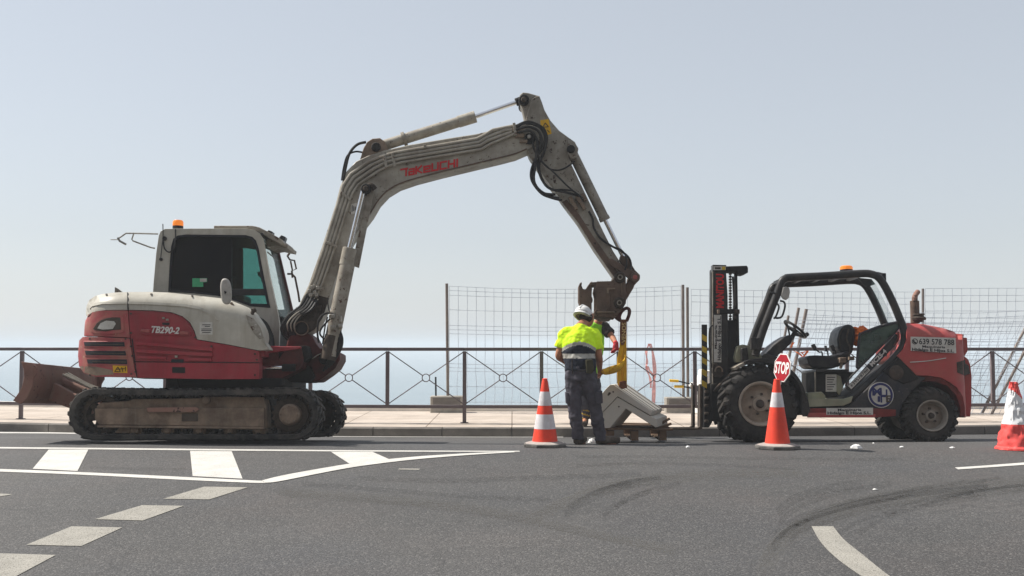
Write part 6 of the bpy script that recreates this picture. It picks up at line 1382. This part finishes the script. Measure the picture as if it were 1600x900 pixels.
mo = o.modifiers.new('d', 'DISPLACE'); mo.texture = tx2; mo.strength = 0.06; mo.mid_level = 0.5; bake(o, sharp=50)
tag(o, 'crumpled orange jacket hung over the forklift seat back', 'jacket')
# ================================================================== LOAD: pallet, slabs, sling
pf = Fr((K.P(1000, 672, -0.3).x + 4.3, 14.15, (K.m @ K.P(1000, 671, -0.5) + K.o).z))
pl = root('pallet', pf, 'dark wooden pallet held on the forks just above the road, under the precast slabs', 'pallet')
PPx = lambda pts, y: pf.xz(pts, y)
for y in (0.0, 0.3, 0.6, 0.9):
    MB().prism(PPx([(944, 668.5), (1052, 670), (1052, 673), (944, 671.5)], 0.0), y, y + 0.13).build('deck_board', 'wood', pl, bevel=0.003)
for x0 in (948, 986, 1030):
    MB().prism(PPx([(x0, 673), (x0 + 12, 673), (x0 + 12, 686), (x0, 686)], 0.0), 0.02, 0.13).build('pallet_block', 'wood', pl, bevel=0.004)
    MB().prism(PPx([(x0, 673), (x0 + 12, 673), (x0 + 12, 686), (x0, 686)], 0.0), 0.85, 0.98).build('pallet_block', 'wood', pl, bevel=0.004)
    MB().prism(PPx([(x0, 686), (x0 + 12, 686), (x0 + 12, 688.5), (x0, 688.5)], 0.0), 0.0, 1.0).build('runner', 'wood', pl, bevel=0.003)
sf = Fr((pf.o.x, 14.1, pf.o.z))
SX = lambda pts, y=0.0: sf.xz(pts, y)
off = (0.21, 0.0)
s1 = MB().prism(SX([(946, 608), (953, 601), (958.5, 601), (1019, 643), (1017, 649.5), (965, 619.5), (940, 645), (928, 655), (926, 632)]), 0.0, 0.62, off=off).build('precast_slab', 'conepart', bevel=0.006); s1.location = sf.o
tag(s1, 'upper pale precast concrete angle, corner upwards, resting across the lower one', 'concrete slab', 'pale precast concrete angles on the pallet')
s1b = MB()
for k, (a, b) in enumerate((((1.7, -0.6), (0, 0)), ((3.2, -1.2), (0, 0)))):
    pass
for k_, (y_, s_) in enumerate(((0.03, 0.010), (0.15, 0.051), (0.32, 0.108), (0.52, 0.176))):
    rb_ = MB().prism([(x + s_, z) for x, z in SX([(960, 600.2), (1019, 641.3), (1018.6, 643), (959.5, 602)])], y_, y_ + 0.05, off=(0.017, 0)).build('moulded_ridge', 'conepart', s1, bevel=0.004)
hole = MB(); c = sf.P(1018, 612, 0); c = sf.P(952, 615.5, -0.001)
MB().prism([(sf.P(a, b, 0).x, sf.P(a, b, 0).z) for a, b in ((949, 617), (951, 613), (954, 613), (954.5, 615), (952, 617.5), (950, 618.5))], -0.003, 0.004).build('spall', 'muddark', s1)
MB().prism([(sf.P(a, b, 0).x, sf.P(a, b, 0).z) for a, b in circ(958, 612.3, 1.3, 10)], -0.003, 0.004).build('socket_hole', 'muddark', s1)
s2 = MB().prism(SX([(940, 646), (965, 620.5), (1017, 650.5), (1026, 654.5), (1027.5, 667.5), (1024, 668), (978, 638.5), (953, 669), (930, 669), (928, 656)]), 0.012, 0.60, off=off).build('precast_slab', 'conepart', bevel=0.006); s2.location = sf.o
tag(s2, 'lower pale precast concrete angle, standing on the pallet under the other one', 'concrete slab', 'pale precast concrete angles on the pallet')
MB().prism([(sf.P(a, b, 0).x, sf.P(a, b, 0).z) for a, b in circ(967, 635.5, 1.3, 10)], 0.008, 0.016).build('socket_hole', 'muddark', s2)
# offcuts on the pallet end
wf = Fr(tuple(sf.o)); m = MB(); m.bar(wf.P(1022, 668, .3), wf.P(1046, 654, .35), .05, .03); m.bar(wf.P(1026, 671, .15), wf.P(1048, 662, .2), .06, .03); m.bar(wf.P(1018, 664, .3), wf.P(1042, 669, .35), .05, .03)
o = m.build('wood_offcut', 'wood', bevel=0.003); o.location = wf.o; tag(o, 'splintered timber offcuts wedged at the right end of the pallet', 'timber')
# sling
gf = Fr((sf.o.x, 14.02, sf.o.z)); sl = root('lifting_sling', gf, 'yellow webbing sling with a brown lettered sleeve hanging from the excavator eye to the slabs', 'lifting sling')
m = MB()
def strap(pts, y, ws, th=0.02):
    P_ = [gf.P(a, b, y) for a, b in pts]; m = MB(); n = len(P_)
    xz = [(p.x - w_ / 2, p.z) for p, w_ in zip(P_, ws)] + [(p.x + w_ / 2, p.z) for p, w_ in list(zip(P_, ws))[::-1]]
    return m.prism(xz, y, y + th)
strap([(974.5, 499), (974, 520), (973.5, 545), (973, 575), (973, 603)], 0.0, [.075, .085, .09, .105, .105]).build('strap', 'sling', sl, bevel=0.006)
strap([(971.5, 540), (968, 560), (967.5, 580), (968.5, 602)], -0.03, [.05, .055, .05, .045]).build('strap_fold', 'sling', sl, bevel=0.006)
strap([(974.5, 499), (974, 515), (973.2, 532), (972.5, 539)], -0.045, [.08, .088, .07, .03], 0.03).build('sleeve', 'slingtag', sl, bevel=0.006)
text('VENOS', gf, 977.5, 536, 978, 504, 6.2, -0.05, 'slingink', sl, bold=0.02)
MB().prism(gf.xz([(968, 596), (978, 595), (980, 606), (972, 608), (967, 604)], -0.04), -0.05, 0.03).build('strap_wear_patch', 'slingtag', sl, bevel=0.006)
m = MB(); vs = []; P_ = catmull([gf.P(977, 556, -0.06), gf.P(974, 566, -0.1), gf.P(965, 574, -0.18), gf.P(952, 578, -0.3), gf.P(944, 580, -0.5), gf.P(939, 579, -0.62)], 6)
for i, p in enumerate(P_): t = i / (len(P_) - 1); vs += [p + Vector((0, 0, 0.012 + 0.03 * math.sin(t * 3.1))), p - Vector((0, 0.02, 0.02 + 0.035 * math.sin(t * 3.1)))]
o = m.add(vs, [(2 * i, 2 * i + 1, 2 * i + 3, 2 * i + 2) for i in range(len(P_) - 1)]).build('strap_tail', 'sling', sl); s_ = o.modifiers.new('s', 'SOLIDIFY'); s_.thickness = 0.012
strap([(951, 582), (958, 577), (963, 570)], -0.35, [0.02, 0.05, 0.03]).build('strap_fold', 'sling', sl, bevel=0.004)
# ================================================================== CONES and sign
def cone(px, pyb, hpx, wpx, topw, bands, label, base=True, basew=66):
    """bands: list of (photo row where the band starts, material) from the top down"""
    g = G(px, pyb - 5, 0.0); f = Fr((g.x, g.y, g.z)); s_ = f.sc(); r = root('traffic_cone', f, label, 'traffic cone', 'traffic cones along the edge of the work area')
    h = hpx / s_; rb = wpx / 2 / s_; rt = topw / 2 / s_; tb = 0.055 if base else 0.0
    def rad(z): return rb + (rt - rb) * (z - tb) / (h - tb)
    rows = [b[0] for b in bands] + [pyb - 7 if base else pyb]
    if base:
        q = basew / 2 / s_; pts = []
        for k in range(8): a = R(22.5 + 45 * k); pts.append((math.cos(a) * q * 1.06, math.sin(a) * q * 1.06))
        m = MB(); m.add([(x, y, 0.004) for x, y in pts] + [(x, y, 0.032) for x, y in pts] + [(x * .95, y * .95, 0.042) for x, y in pts], [tuple(range(8)), tuple(range(16, 24))] + [(i + 8 * j, (i + 1) % 8 + 8 * j, (i + 1) % 8 + 8 + 8 * j, i + 8 + 8 * j) for i in range(8) for j in (0, 1)])
        b_ = m.build('rubber_base', 'conebase', r, bevel=0.004)
        m = MB(); m.add([(x * .93, y * .93, 0.042) for x, y in pts] + [(x * .62, y * .62, 0.062) for x, y in pts], [tuple(range(8, 16))] + [(i, (i + 1) % 8, (i + 1) % 8 + 8, i + 8) for i in range(8)]); m.build('base_rim', 'conebasetop', b_)
    z = lambda row: (pyb - 2 - row) / s_
    body = [];
    for i, (row, mt) in enumerate(bands):
        z1, z0 = z(row), z(rows[i + 1]); z0 = max(z0, tb)
        e = 0.0015 if 'white' in mt else 0.0
        m = MB(); prof = [(rad(z0) + e, z0), (rad((z0 + z1) / 2) + e, (z0 + z1) / 2), (rad(z1) + e, z1)]
        if i == 0: prof = [(rad(z0), z0), (rad(z1 - 0.03), z1 - 0.03), (rt * 1.15, z1 - 0.022), (rt * 1.15, z1 - 0.006), (rt * 0.8, z1), (rt * 0.45, z1), (rt * 0.4, z1 - 0.05)]
        m.lathe(prof, (0, 0, 0), 'Z', 36).build('cone_sleeve' if 'white' in mt else 'cone_body', mt, r)
    return r, f
cone(851.5, 703, 108, 40, 7, [(595, 'conered'), (615.5, 'conewhite'), (637, 'conered'), (650.5, 'conewhite'), (673, 'conered')], 'red and white cone with two white bands, left of the worker in hi-vis shirt')
r2, f2 = cone(1215, 706, 110, 39, 8, [(596, 'conered'), (617, 'conewhite'), (639.5, 'conered')], 'red cone with one white band holding the stop paddle in front of the forklift')
# small printed mark low on the left cone
# stop paddle: octagon turned towards the left
sgf = Fr((f2.o.x, f2.o.y, f2.o.z)); sg = root('stop_paddle', sgf, 'red octagonal STOP paddle stuck in the top of the cone before the forklift', 'stop sign')
c = sgf.P(1222, 574.5, 0); Rr = 23.6 / sgf.sc(); rot = Matrix.Rotation(R(-70), 3, 'Z') ; tl = Matrix.Rotation(R(7), 3, 'Y')
def oct_(r, y0, y1, m, name, parent, mtl):
    mb = MB(); vs = []; pts = [(math.cos(R(22.5 + 45 * k)) * r, math.sin(R(22.5 + 45 * k)) * r) for k in range(8)]
    mb.prism(pts, y0, y1); mb.v = [tuple(c + tl @ (rot @ Vector(v))) for v in mb.v]; return mb.build(name, mtl, parent)
pd = oct_(Rr, 0.0, 0.012, None, 'paddle', sg, 'signwhite')
oct_(Rr * 0.93, -0.002, 0.001, None, 'red_face', pd, 'signred')
cu = bpy.data.curves.new('l', 'FONT'); cu.body = 'STOP'; cu.offset = 0.03; cu.resolution_u = 3; o = bpy.data.objects.new('l', cu); sc.collection.objects.link(o)
dg = bpy.context.evaluated_depsgraph_get(); dg.update(); me = bpy.data.meshes.new_from_object(o.evaluated_get(dg)); bpy.data.objects.remove(o)
xs = [v.co.x for v in me.vertices]; x0, x1 = min(xs), max(xs)
for v in me.vertices:
    p = Vector((((v.co.x - x0) / (x1 - x0) - 0.5) * Rr * 1.62, -0.004, (v.co.y / 0.7 - 0.5) * Rr * 0.74)); v.co = c + tl @ (rot @ p)
me.materials.append(M['signwhite']); o = bpy.data.objects.new('stop_lettering', me); sc.collection.objects.link(o); o.parent = pd
MB().tube([c + tl @ Vector((0, 0, -Rr * .9)), sgf.P(1216, 612, 0)], 0.012, 10).build('handle', 'signwhite', sg)
# crumpled cone wrapped in film at the right edge
g = G(1590, 702, 0.0); f = Fr((g.x, g.y, g.z)); r = root('traffic_cone', f, 'crumpled film-wrapped red and white cone without base at the right edge', 'traffic cone', 'traffic cones along the edge of the work area')
h = 104 / f.sc(); m = MB(); q = 1 / f.sc(); n = 60; rows_ = 40; vs = []
for j in range(rows_ + 1):
    t = j / rows_; z_ = h * t; rad = (25 * (1 - t) ** 1.15 + 5.5 + (3 if t < .03 else 0)) * q
    for k in range(n):
        a = 2 * math.pi * k / n; w_ = noise.noise(Vector((math.cos(a) * 2.2, math.sin(a) * 2.2, t * 7))) * 0.024 * (1 - t * 0.8) + noise.noise(Vector((math.cos(a) * 6, math.sin(a) * 6, t * 18))) * 0.014
        rr_ = max(rad + w_, 0.01); vs.append((math.cos(a) * rr_ - t * 0.03, math.sin(a) * rr_, z_ + 0.003))
m.add(vs, [(j * n + k, j * n + (k + 1) % n, (j + 1) * n + (k + 1) % n, (j + 1) * n + k) for j in range(rows_) for k in range(n)] + [tuple(rows_ * n + k for k in range(n))])
o = m.build('wrapped_cone', ['crumplered', 'crumplewhite'], r, sharp=25)
for p in o.data.polygons:
    zc = p.center.z / h + 0.12 * (p.center.x + 0.03) / 0.1 * (1 if p.center.z / h > .55 else 0); p.material_index = 1 if 0.39 < p.center.z / h and zc < 0.84 else 0
# litter
def litter(px, py, w_, h_, label, name='crumpled_paper', m='paper'):
    g = G(px, py, 0.0); mb = MB(); q = 1 / (F / g.y); vs = []; n = 12
    for j in range(5):
        for k in range(n):
            a = 2 * math.pi * k / n; rr_ = w_ / 2 * q * math.cos(j / 4 * 1.45) * (1 + 0.35 * noise.noise(Vector((math.cos(a) * 1.5 + px, math.sin(a) * 1.5, j))))
            vs.append((math.cos(a) * rr_, math.sin(a) * rr_ * 0.7, h_ * q * math.sin(j / 4 * 1.45) * (1 + 0.4 * noise.noise(Vector((a, px, j * 2))))))
    mb.add(vs, [(j * n + k, j * n + (k + 1) % n, (j + 1) * n + (k + 1) % n, (j + 1) * n + k) for j in range(4) for k in range(n)] + [tuple(range(n)), tuple(4 * n + k for k in range(n))])
    o = mb.build(name, m, sharp=20); o.location = g + Vector((0, 0, 0.004)); tag(o, label, 'litter', 'scraps of litter on the asphalt')
litter(1338, 701, 18, 6, 'largest crumpled white paper on the road, right of the stop cone')
litter(1409, 699.5, 7, 2, 'small white scrap on the road directly before the rear wheel')
litter(1488, 700.5, 9, 2, 'flat white scrap on the road just right of the rear wheel')
litter(1075, 700, 7, 3, 'small white scrap on the road below the fork tips')
litter(1365, 694, 4, 2, 'tiny white scrap in the shadow under the forklift')
litter(1367, 766, 7, 2, 'lone white scrap far out on the curved tyre marks')
litter(1569, 693, 10, 3, 'pale crumpled scrap just left of the film-wrapped cone')
litter(925, 692, 12, 6, 'white crumpled scrap between the boots of the worker in yellow')
# ================================================================== PEOPLE
def loft(mb, pts, rads, n=14, k=5):
    """smooth tapered tube; rads = radius or (depth radius, width radius)"""
    pts = [Vector(p) for p in pts]; rads = [r if isinstance(r, tuple) else (r, r) for r in rads]
    P_ = catmull(pts, k); Q = [tuple(v) for v in catmull([(a, b, 0) for a, b in rads], k)]
    mb.tube(P_, 0, n, rr=[(q[0], q[1]) for q in Q])
def ball(mb, c, rx, ry, rz, n=16):
    c = Vector(c); vs = []; m = 10
    for j in range(m + 1):
        t = -math.pi / 2 + math.pi * j / m
        for k in range(n):
            a = 2 * math.pi * k / n; vs.append(c + Vector((math.cos(a) * math.cos(t) * rx, math.sin(a) * math.cos(t) * ry, math.sin(t) * rz)))
    mb.add(vs, [(j * n + k, j * n + (k + 1) % n, (j + 1) * n + (k + 1) % n, (j + 1) * n + k) for j in range(m) for k in range(n)])
def finish(mb, name, mats, parent, vox, wr=0.0, wsc=0.06, fn=None, smooth=3):
    o = mb.build(name, mats, parent, sharp=180)
    mo = o.modifiers.new('r', 'REMESH'); mo.mode = 'VOXEL'; mo.voxel_size = vox; mo.use_smooth_shade = True
    mo = o.modifiers.new('s', 'SMOOTH'); mo.iterations = smooth; mo.factor = 0.5
    if wr:
        t = bpy.data.textures.new(name + '_folds', 'CLOUDS'); t.noise_scale = wsc; t.noise_depth = 2
        mo = o.modifiers.new('d', 'DISPLACE'); mo.texture = t; mo.strength = wr; mo.mid_level = 0.5
    return bake(o, fn)
def hand(mb, wrist, dirv, palmn, side, curl=0.5, s=1.0):
    """palm with four fingers and a thumb; dirv = towards the fingertips, palmn = palm normal"""
    d = Vector(dirv).normalized(); n = Vector(palmn); n = (n - d * n.dot(d)).normalized(); w_ = d.cross(n) * side
    wr = Vector(wrist); L = 0.085 * s
    loft(mb, [wr - d * 0.01, wr + d * L * 0.5, wr + d * L], [(0.02, 0.028), (0.017, 0.042), (0.014, 0.04)], 12, 3)
    for i, (o_, fl) in enumerate(((-0.033, 0.066), (-0.011, 0.078), (0.011, 0.074), (0.033, 0.058))):
        p0 = wr + d * L * 0.9 + w_ * o_; a = 0.0; pts = [p0]; 
        for seg in range(3):
            a += curl * 0.6; dd = d * math.cos(a) + n * math.sin(a); pts.append(pts[-1] + dd * fl * (0.45, 0.32, 0.25)[seg] * s)
        loft(mb, pts, [0.0105, 0.010, 0.009, 0.0075], 8, 2)
    t0 = wr + d * L * 0.25 - w_ * 0.03; td = (d * 0.6 - w_ * 0.7 + n * 0.4).normalized()
    loft(mb, [t0, t0 + td * 0.035, t0 + td * 0.03 + (d * 0.8 + n * 0.4).normalized() * 0.035], [0.014, 0.012, 0.009], 8, 2)
def figure(f, J, label, spec):
    """J: joints in local metres; spec: clothes"""
    r = root('person', f, label, 'worker', 'workers beside the precast slabs')
    g = {k: Vector(v) for k, v in J.items()}
    b = MB()
    pel, chest, neck, head = g['pelvis'], g['chest'], g['neck'], g['head']
    up = (head - neck).normalized(); fw = Vector(spec['face']).normalized(); fw = (fw - up * fw.dot(up)).normalized(); sd_ = fw.cross(up)
    loft(b, [pel - Vector((0, 0, .08)), pel, pel.lerp(chest, .5), chest, chest.lerp(neck, .55), neck], [(.10, .14), (.115, .165), (.10, .15), (.115, .175), (.09, .14), (.06, .065)], 20)
    loft(b, [neck - up * .05, neck + up * .03, neck + up * .09], [.062, .056, .058])
    # head with face
    hb = MB(); ball(b, head + up * 0.02, .078, .092, .105); ball(b, head - up * .045 + fw * .02, .058, .065, .06)
    loft(b, [head + fw * .075 + up * .01, head + fw * .105 - up * .022, head + fw * .09 - up * .034], [.008, .015, .011], 8, 3)
    ball(b, head + fw * .085 - up * .06, .024, .012, .010); ball(b, head + fw * .06 - up * .1, .03, .025, .02)
    for s_ in (-1, 1):
        ball(b, head + sd_ * .082 * s_ - fw * .005, .014, .018, .032); ball(b, head + sd_ * .03 * s_ + fw * .078 + up * .012, .013, .01, .009)
        S, El, Wr = (g['shR'], g['elR'], g['wrR']) if s_ > 0 else (g['shL'], g['elL'], g['wrL'])
        loft(b, [chest.lerp(neck, .5), S, S.lerp(El, .5), El, El.lerp(Wr, .35), Wr], [.06, .062, .052, .043, .043, .029], 14)
        if spec.get('hands', True): hand(b, Wr, spec['hd'][0 if s_ < 0 else 1], spec['pn'][0 if s_ < 0 else 1], s_, spec.get('curl', .7))
        H, Kn, A, T = (g['hiR'], g['knR'], g['anR'], g['toR']) if s_ > 0 else (g['hiL'], g['knL'], g['anL'], g['toL'])
        loft(b, [pel.lerp(H, .5), H - Vector((0, 0, .03)), H.lerp(Kn, .5), Kn, Kn.lerp(A, .4), A], [.09, .088, .075, .055, .055, .038], 14)
        loft(b, [A - Vector((0, 0, .0)), A.lerp(T, .3) - Vector((0, 0, .03)), T], [.04, .036, .028], 12)
    bo = finish(b, 'body', 'skin', r, .009, smooth=2)
    for s_ in (-1, 1):
        e = head + sd_ * .03 * s_ + fw * .088 + up * .012; m = MB(); ball(m, e, .009, .009, .006, 10); m.build('eye', 'ink', bo)
    # trousers
    m = MB(); tk = spec.get('tk', 1.0)
    loft(m, [pel + Vector((0, 0, .10)), pel + Vector((0, 0, .02)), pel - Vector((0, 0, .08))], [(.125, .165), (.14, .185), (.13, .175)], 20)
    for s_ in ('L', 'R'):
        H, Kn, A = g['hi' + s_], g['kn' + s_], g['an' + s_]
        loft(m, [H + Vector((0, 0, .05)), H - Vector((0, 0, .05)), H.lerp(Kn, .5), Kn, Kn.lerp(A, .5), A + Vector((0, 0, .03)), A - Vector((0, 0, .035))], [x * tk for x in (.10, .118, .108, .09, .084, .08, .078)], 16)
    finish(m, 'trousers', spec['trousers'], r, .011, spec.get('wr', .035), .075, spec.get('tfn'), smooth=2)
    # boots
    for s_ in ('L', 'R'):
        A, T = g['an' + s_], g['to' + s_]; m = MB(); z0 = 0.0
        loft(m, [A + Vector((0, 0, .04)), A - Vector((0, 0, .03)), Vector((A.x, A.y, .05))], [.055, .054, .05], 14)
        hd_ = (Vector((T.x, T.y, 0)) - Vector((A.x, A.y, 0))).normalized(); H0 = Vector((A.x, A.y, .045)) - hd_ * .05
        loft(m, [H0, H0 + hd_ * .08, H0 + hd_ * .17, H0 + hd_ * .25, H0 + hd_ * .29], [(.042, .045), (.055, .048), (.046, .05), (.04, .05), (.028, .035)] if abs(hd_.x) > .5 else [(.045, .042), (.048, .055), (.05, .046), (.05, .04), (.035, .028)], 14)
        finish(m, 'boot', spec['boot'], r, .008, .008, .03)
    return r, g, up, fw, sd_
def shirt(r, g, mats, fn, sleeve=0.8, name='shirt', wr=.03, puff=1.0):
    m = MB(); pel, chest, neck = g['pelvis'], g['chest'], g['neck']
    loft(m, [pel + Vector((0, 0, .03)), pel + Vector((0, 0, .12)), pel.lerp(chest, .55), chest, chest.lerp(neck, .5), chest.lerp(neck, .85), neck + Vector((0, 0, .0))], [(a_ * puff, b_ * puff) for a_, b_ in ((.14, .182), (.14, .185), (.14, .19), (.14, .2), (.115, .155), (.085, .095), (.07, .072))], 22)
    if sleeve:
        for s_ in ('L', 'R'):
            S, El = g['sh' + s_], g['el' + s_]; E_ = S.lerp(El, sleeve)
            loft(m, [chest.lerp(neck, .6), S, S.lerp(E_, .5), E_], [.075, .074, .08, .084], 16)
    return finish(m, name, mats, r, .011, wr, .07, fn, smooth=3)
# ---- worker seen from behind
gx = W0.P(914, 600, 13.1).x; f = Fr((gx, 13.1, zg(gx, 13.1)))
J = lambda px, py, y: f.P(px, py, y)
jj = dict(pelvis=J(907, 583, 0), chest=J(904, 538, .05), neck=J(909, 508, .13), head=J(917, 499, .23),
          shL=J(884, 521, .09), elL=J(873, 556, .10), wrL=J(893, 572, .33), shR=J(929, 523, .10), elR=J(936, 558, .08), wrR=J(937, 578, .30),
          hiL=J(896, 592, 0), knL=J(898, 638, -.02), anL=J(903, 682, 0), toL=J(912, 692, .2), hiR=J(919, 590, 0), knR=J(930, 640, .02), anR=J(938, 684, .03), toR=J(962, 692, .08))
zfl = 0.0
def fnt(c): return 0
r1, g1, up, fw, sd_ = figure(f, jj, 'worker in yellow and navy hi-vis shirt and white helmet, seen from behind', dict(
    face=(.45, .8, -.5), hd=[(.6, .5, -.2), (.2, .5, -.5)], pn=[(0, -.3, -1), (-.6, .3, 0)], curl=.8, trousers='greycloth', boot='boot', wr=.045, tk=.86))
zA = J(905, 543, 0).z; xc = jj['chest'].x; zB = J(905, 557, 0).z; dz = J(905, 550, 0).z - J(905, 556, 0).z
Z533, Z552, Z560 = J(905, 534, -.14).z, J(905, 552.5, -.14).z, J(905, 560, -.14).z
def fs(c):
    dx = (c.x - xc); top = Z533 - 1.9 * dx * dx
    if abs(dx) > 0.2 and c.z > Z552: return 0
    if c.z > top: return 0
    if c.z > top - .042: return 1
    if Z552 > c.z > Z560: return 1
    return 2
shirt(r1, g1, ['hivis', 'reflect', 'navycloth'], fs, .66)
m = MB(); hl = g1['pelvis']; m.prism(f.xz([(915, 562), (926, 561.5), (928, 577), (925, 584), (916, 583)], -.16), -.19, -.13); m.build('belt_pouch', mat('pouch_canvas', (.06, .055, .03), .8, var=.2), r1, bevel=.008)
m = MB(); m.tube(catmull([f.P(894, 562, -.155), f.P(894, 574, -.165), f.P(895, 584, -.16)], 4), .008, 6); m.tube(catmull([f.P(897, 578, -.17), f.P(905, 580, -.175), f.P(914, 579, -.17)], 4), .006, 6); m.build('pocket_seam', 'darkcloth', r1)
# thigh pockets
for pts in ([(929, 612), (941, 610), (942, 630), (931, 632)], [(883, 612), (889, 614), (890, 634), (884, 630)]):
    m = MB(); m.prism(f.xz(pts, -.06), -.085, .03); o = m.build('cargo_pocket', 'greycloth', r1, bevel=.012)
def helmet(r, f, c, rx, rz, up, fw, sd_, m='white'):
    mb = MB(); n = 36; vs = []
    Mx = Matrix((sd_, fw, up)).transposed()
    for j in range(9):
        t = j / 8 * math.pi / 2
        for k in range(n):
            a = 2 * math.pi * k / n; rr_ = math.cos(t) ** .85 if t < 1.57 else 0
            vs.append(c + Mx @ Vector((math.cos(a) * rx * rr_, math.sin(a) * rx * 1.18 * rr_, math.sin(t) * rz)))
    fs_ = [(j * n + k, j * n + (k + 1) % n, (j + 1) * n + (k + 1) % n, (j + 1) * n + k) for j in range(8) for k in range(n)]
    mb.add(vs, fs_); vs = []
    for q, z in ((1.0, .0), (1.0, -.012)):
        for k in range(n):
            a = 2 * math.pi * k / n; vs.append(c + Mx @ Vector((math.cos(a) * rx * q, math.sin(a) * rx * 1.18 * q, z)))
    for k in range(n):
        a = 2 * math.pi * k / n; fr_ = max(0, math.sin(a)); vs.append(c + Mx @ Vector((math.cos(a) * rx * 1.12, math.sin(a) * rx * (1.28 + .28 * fr_), -.022 - .012 * fr_)))
    mb.add(vs, [(j * n + k, j * n + (k + 1) % n, (j + 1) * n + (k + 1) % n, (j + 1) * n + k) for j in range(2) for k in range(n)])
    o = mb.build('hard_hat', m, r, sharp=50); s_ = o.modifiers.new('s', 'SOLIDIFY'); s_.thickness = .004; s_.offset = -1
    m2 = MB()
    m2.tube([c + Mx @ Vector((0, -rx * 1.18 * math.cos(t), rz * math.sin(t) + .004)) for t in [R(15 + 150 * k / 14) for k in range(15)]], .010, 8); m2.build('ridge', m, o)
    m3 = MB(); m3.tube([c + Mx @ Vector((math.cos(a) * rx * .93, math.sin(a) * rx * 1.08, -.03)) for a in [2 * math.pi * k / 32 for k in range(33)]], .0, 8, rr=[(.016, .006)] * 33); m3.build('headband', 'reflect', o)
upH = Vector((.28, .42, 1)).normalized(); fwH = (Vector((.5, .85, -.4)) - upH * Vector((.5, .85, -.4)).dot(upH)).normalized()
helmet(r1, f, g1['head'] + Vector((-.045, -.015, .05)), .104, .112, upH, fwH, fwH.cross(upH))
m = MB(); ball(m, g1['head'] + Vector((-.012, -.02, .02)), .085, .092, .075); finish(m, 'hair', 'hair', r1, .008, .008, .015, smooth=1)
# ---- second worker behind the sling, facing the camera
gx = W0.P(922, 600, 16.55).x; f = Fr((gx, 16.55, KZ + .006))
jj = dict(pelvis=J(915, 588, .05), chest=J(921, 532, -.12), neck=J(934, 504, -.26), head=J(944, 489, -.34),
          shL=J(942, 509, -.2), elL=J(956.5, 526, -.34), wrL=J(962.5, 537, -.58), shR=J(911, 512, -.2), elR=J(905, 545, -.3), wrR=J(915, 560, -.5),
          hiL=J(926, 592, .05), knL=J(930, 626, .0), anL=J(932, 652, .02), toL=J(936, 660, -.2), hiR=J(910, 592, .05), knR=J(912, 626, 0), anR=J(914, 651, .02), toR=J(913, 660, -.2))
def ft(c):
    return 0
r2_, g2, up2, fw2, sd2 = figure(f, jj, 'half hidden worker behind the sling in green vest, with a red glove', dict(
    face=(.1, -.9, -.5), hd=[(-.1, -.3, -.9), (.4, -.4, -.4)], pn=[(-1, .2, 0), (0, 0, -1)], curl=.9, trousers=['greycloth', 'stripe'],
    tfn=lambda c: 1 if (c.z < .24 and int((c.z + .3 * c.x) / .022) % 3 == 0) else 0, boot='boot', wr=.03))
shirt(r2_, g2, 'darkcloth', None, .78, 'tshirt', wr=.02)
shirt(r2_, {**g2}, 'hivisgreen', None, 0, 'hi_vis_vest', wr=.015, puff=1.13)
upH = Vector((.05, -.45, 1)).normalized(); fwH = (Vector((.1, -1, -.4)) - upH * Vector((.1, -1, -.4)).dot(upH)).normalized()
helmet(r2_, f, g2['head'] + Vector((0, 0, .05)), .112, .115, upH, fwH, fwH.cross(upH))
# red glove with fingers, a little larger than the hand
m = MB(); hand(m, g2['wrL'], (-.1, -.3, -.9), (-1, .2, 0), -1, .9, 1.1); o = m.build('glove', 'glove', r2_, sharp=180)
loft_m = MB(); loft(loft_m, [g2['wrL'].lerp(g2['elL'], .12), g2['wrL']], [.038, .036], 12, 3); loft_m.build('glove_cuff', 'glove', r2_)
mo = o.modifiers.new('r', 'REMESH'); mo.mode = 'VOXEL'; mo.voxel_size = .006; mo = o.modifiers.new('d', 'DISPLACE'); mo.strength = .004; mo.mid_level = 0; bake(o)
# ------------------------------------------------------------------ unseen houses added behind the camera to cut the sky light
bd = bpy.data.objects.new('sky_blocker_houses', None); sc.collection.objects.link(bd); bd.location = (0, -9, -0.5); tag(bd, 'unseen ochre row of houses added behind the camera to block sky light', 'building')
M['render_wall'] = mat('ochre_render', (0.30, 0.24, 0.17), 0.9, var=0.1, vscale=0.5, dirt=((0.2, 0.17, 0.13), 0.4, 1))
M['shutter'] = mat('brown_shutter', (0.08, 0.05, 0.035), 0.6, var=0.1)
MB().box(-32, 32, -9, 0, 0, 12).build('wall', 'render_wall', bd)
MB().box(-32.3, 32.3, -9.3, 0.35, 12.01, 12.35).build('cornice', 'render_wall', bd)
for i in range(16):
    for j in range(4):
        x = -30 + i * 4; z = 0.4 + j * 2.95
        if j == 0: MB().box(x - .6, x + .6, -.02, .06, 0.01, 2.3).build('door', 'shutter', bd)
        else: MB().box(x - .65, x + .65, -.02, .06, z + .5, z + 2.1).build('window', 'shutter', bd)
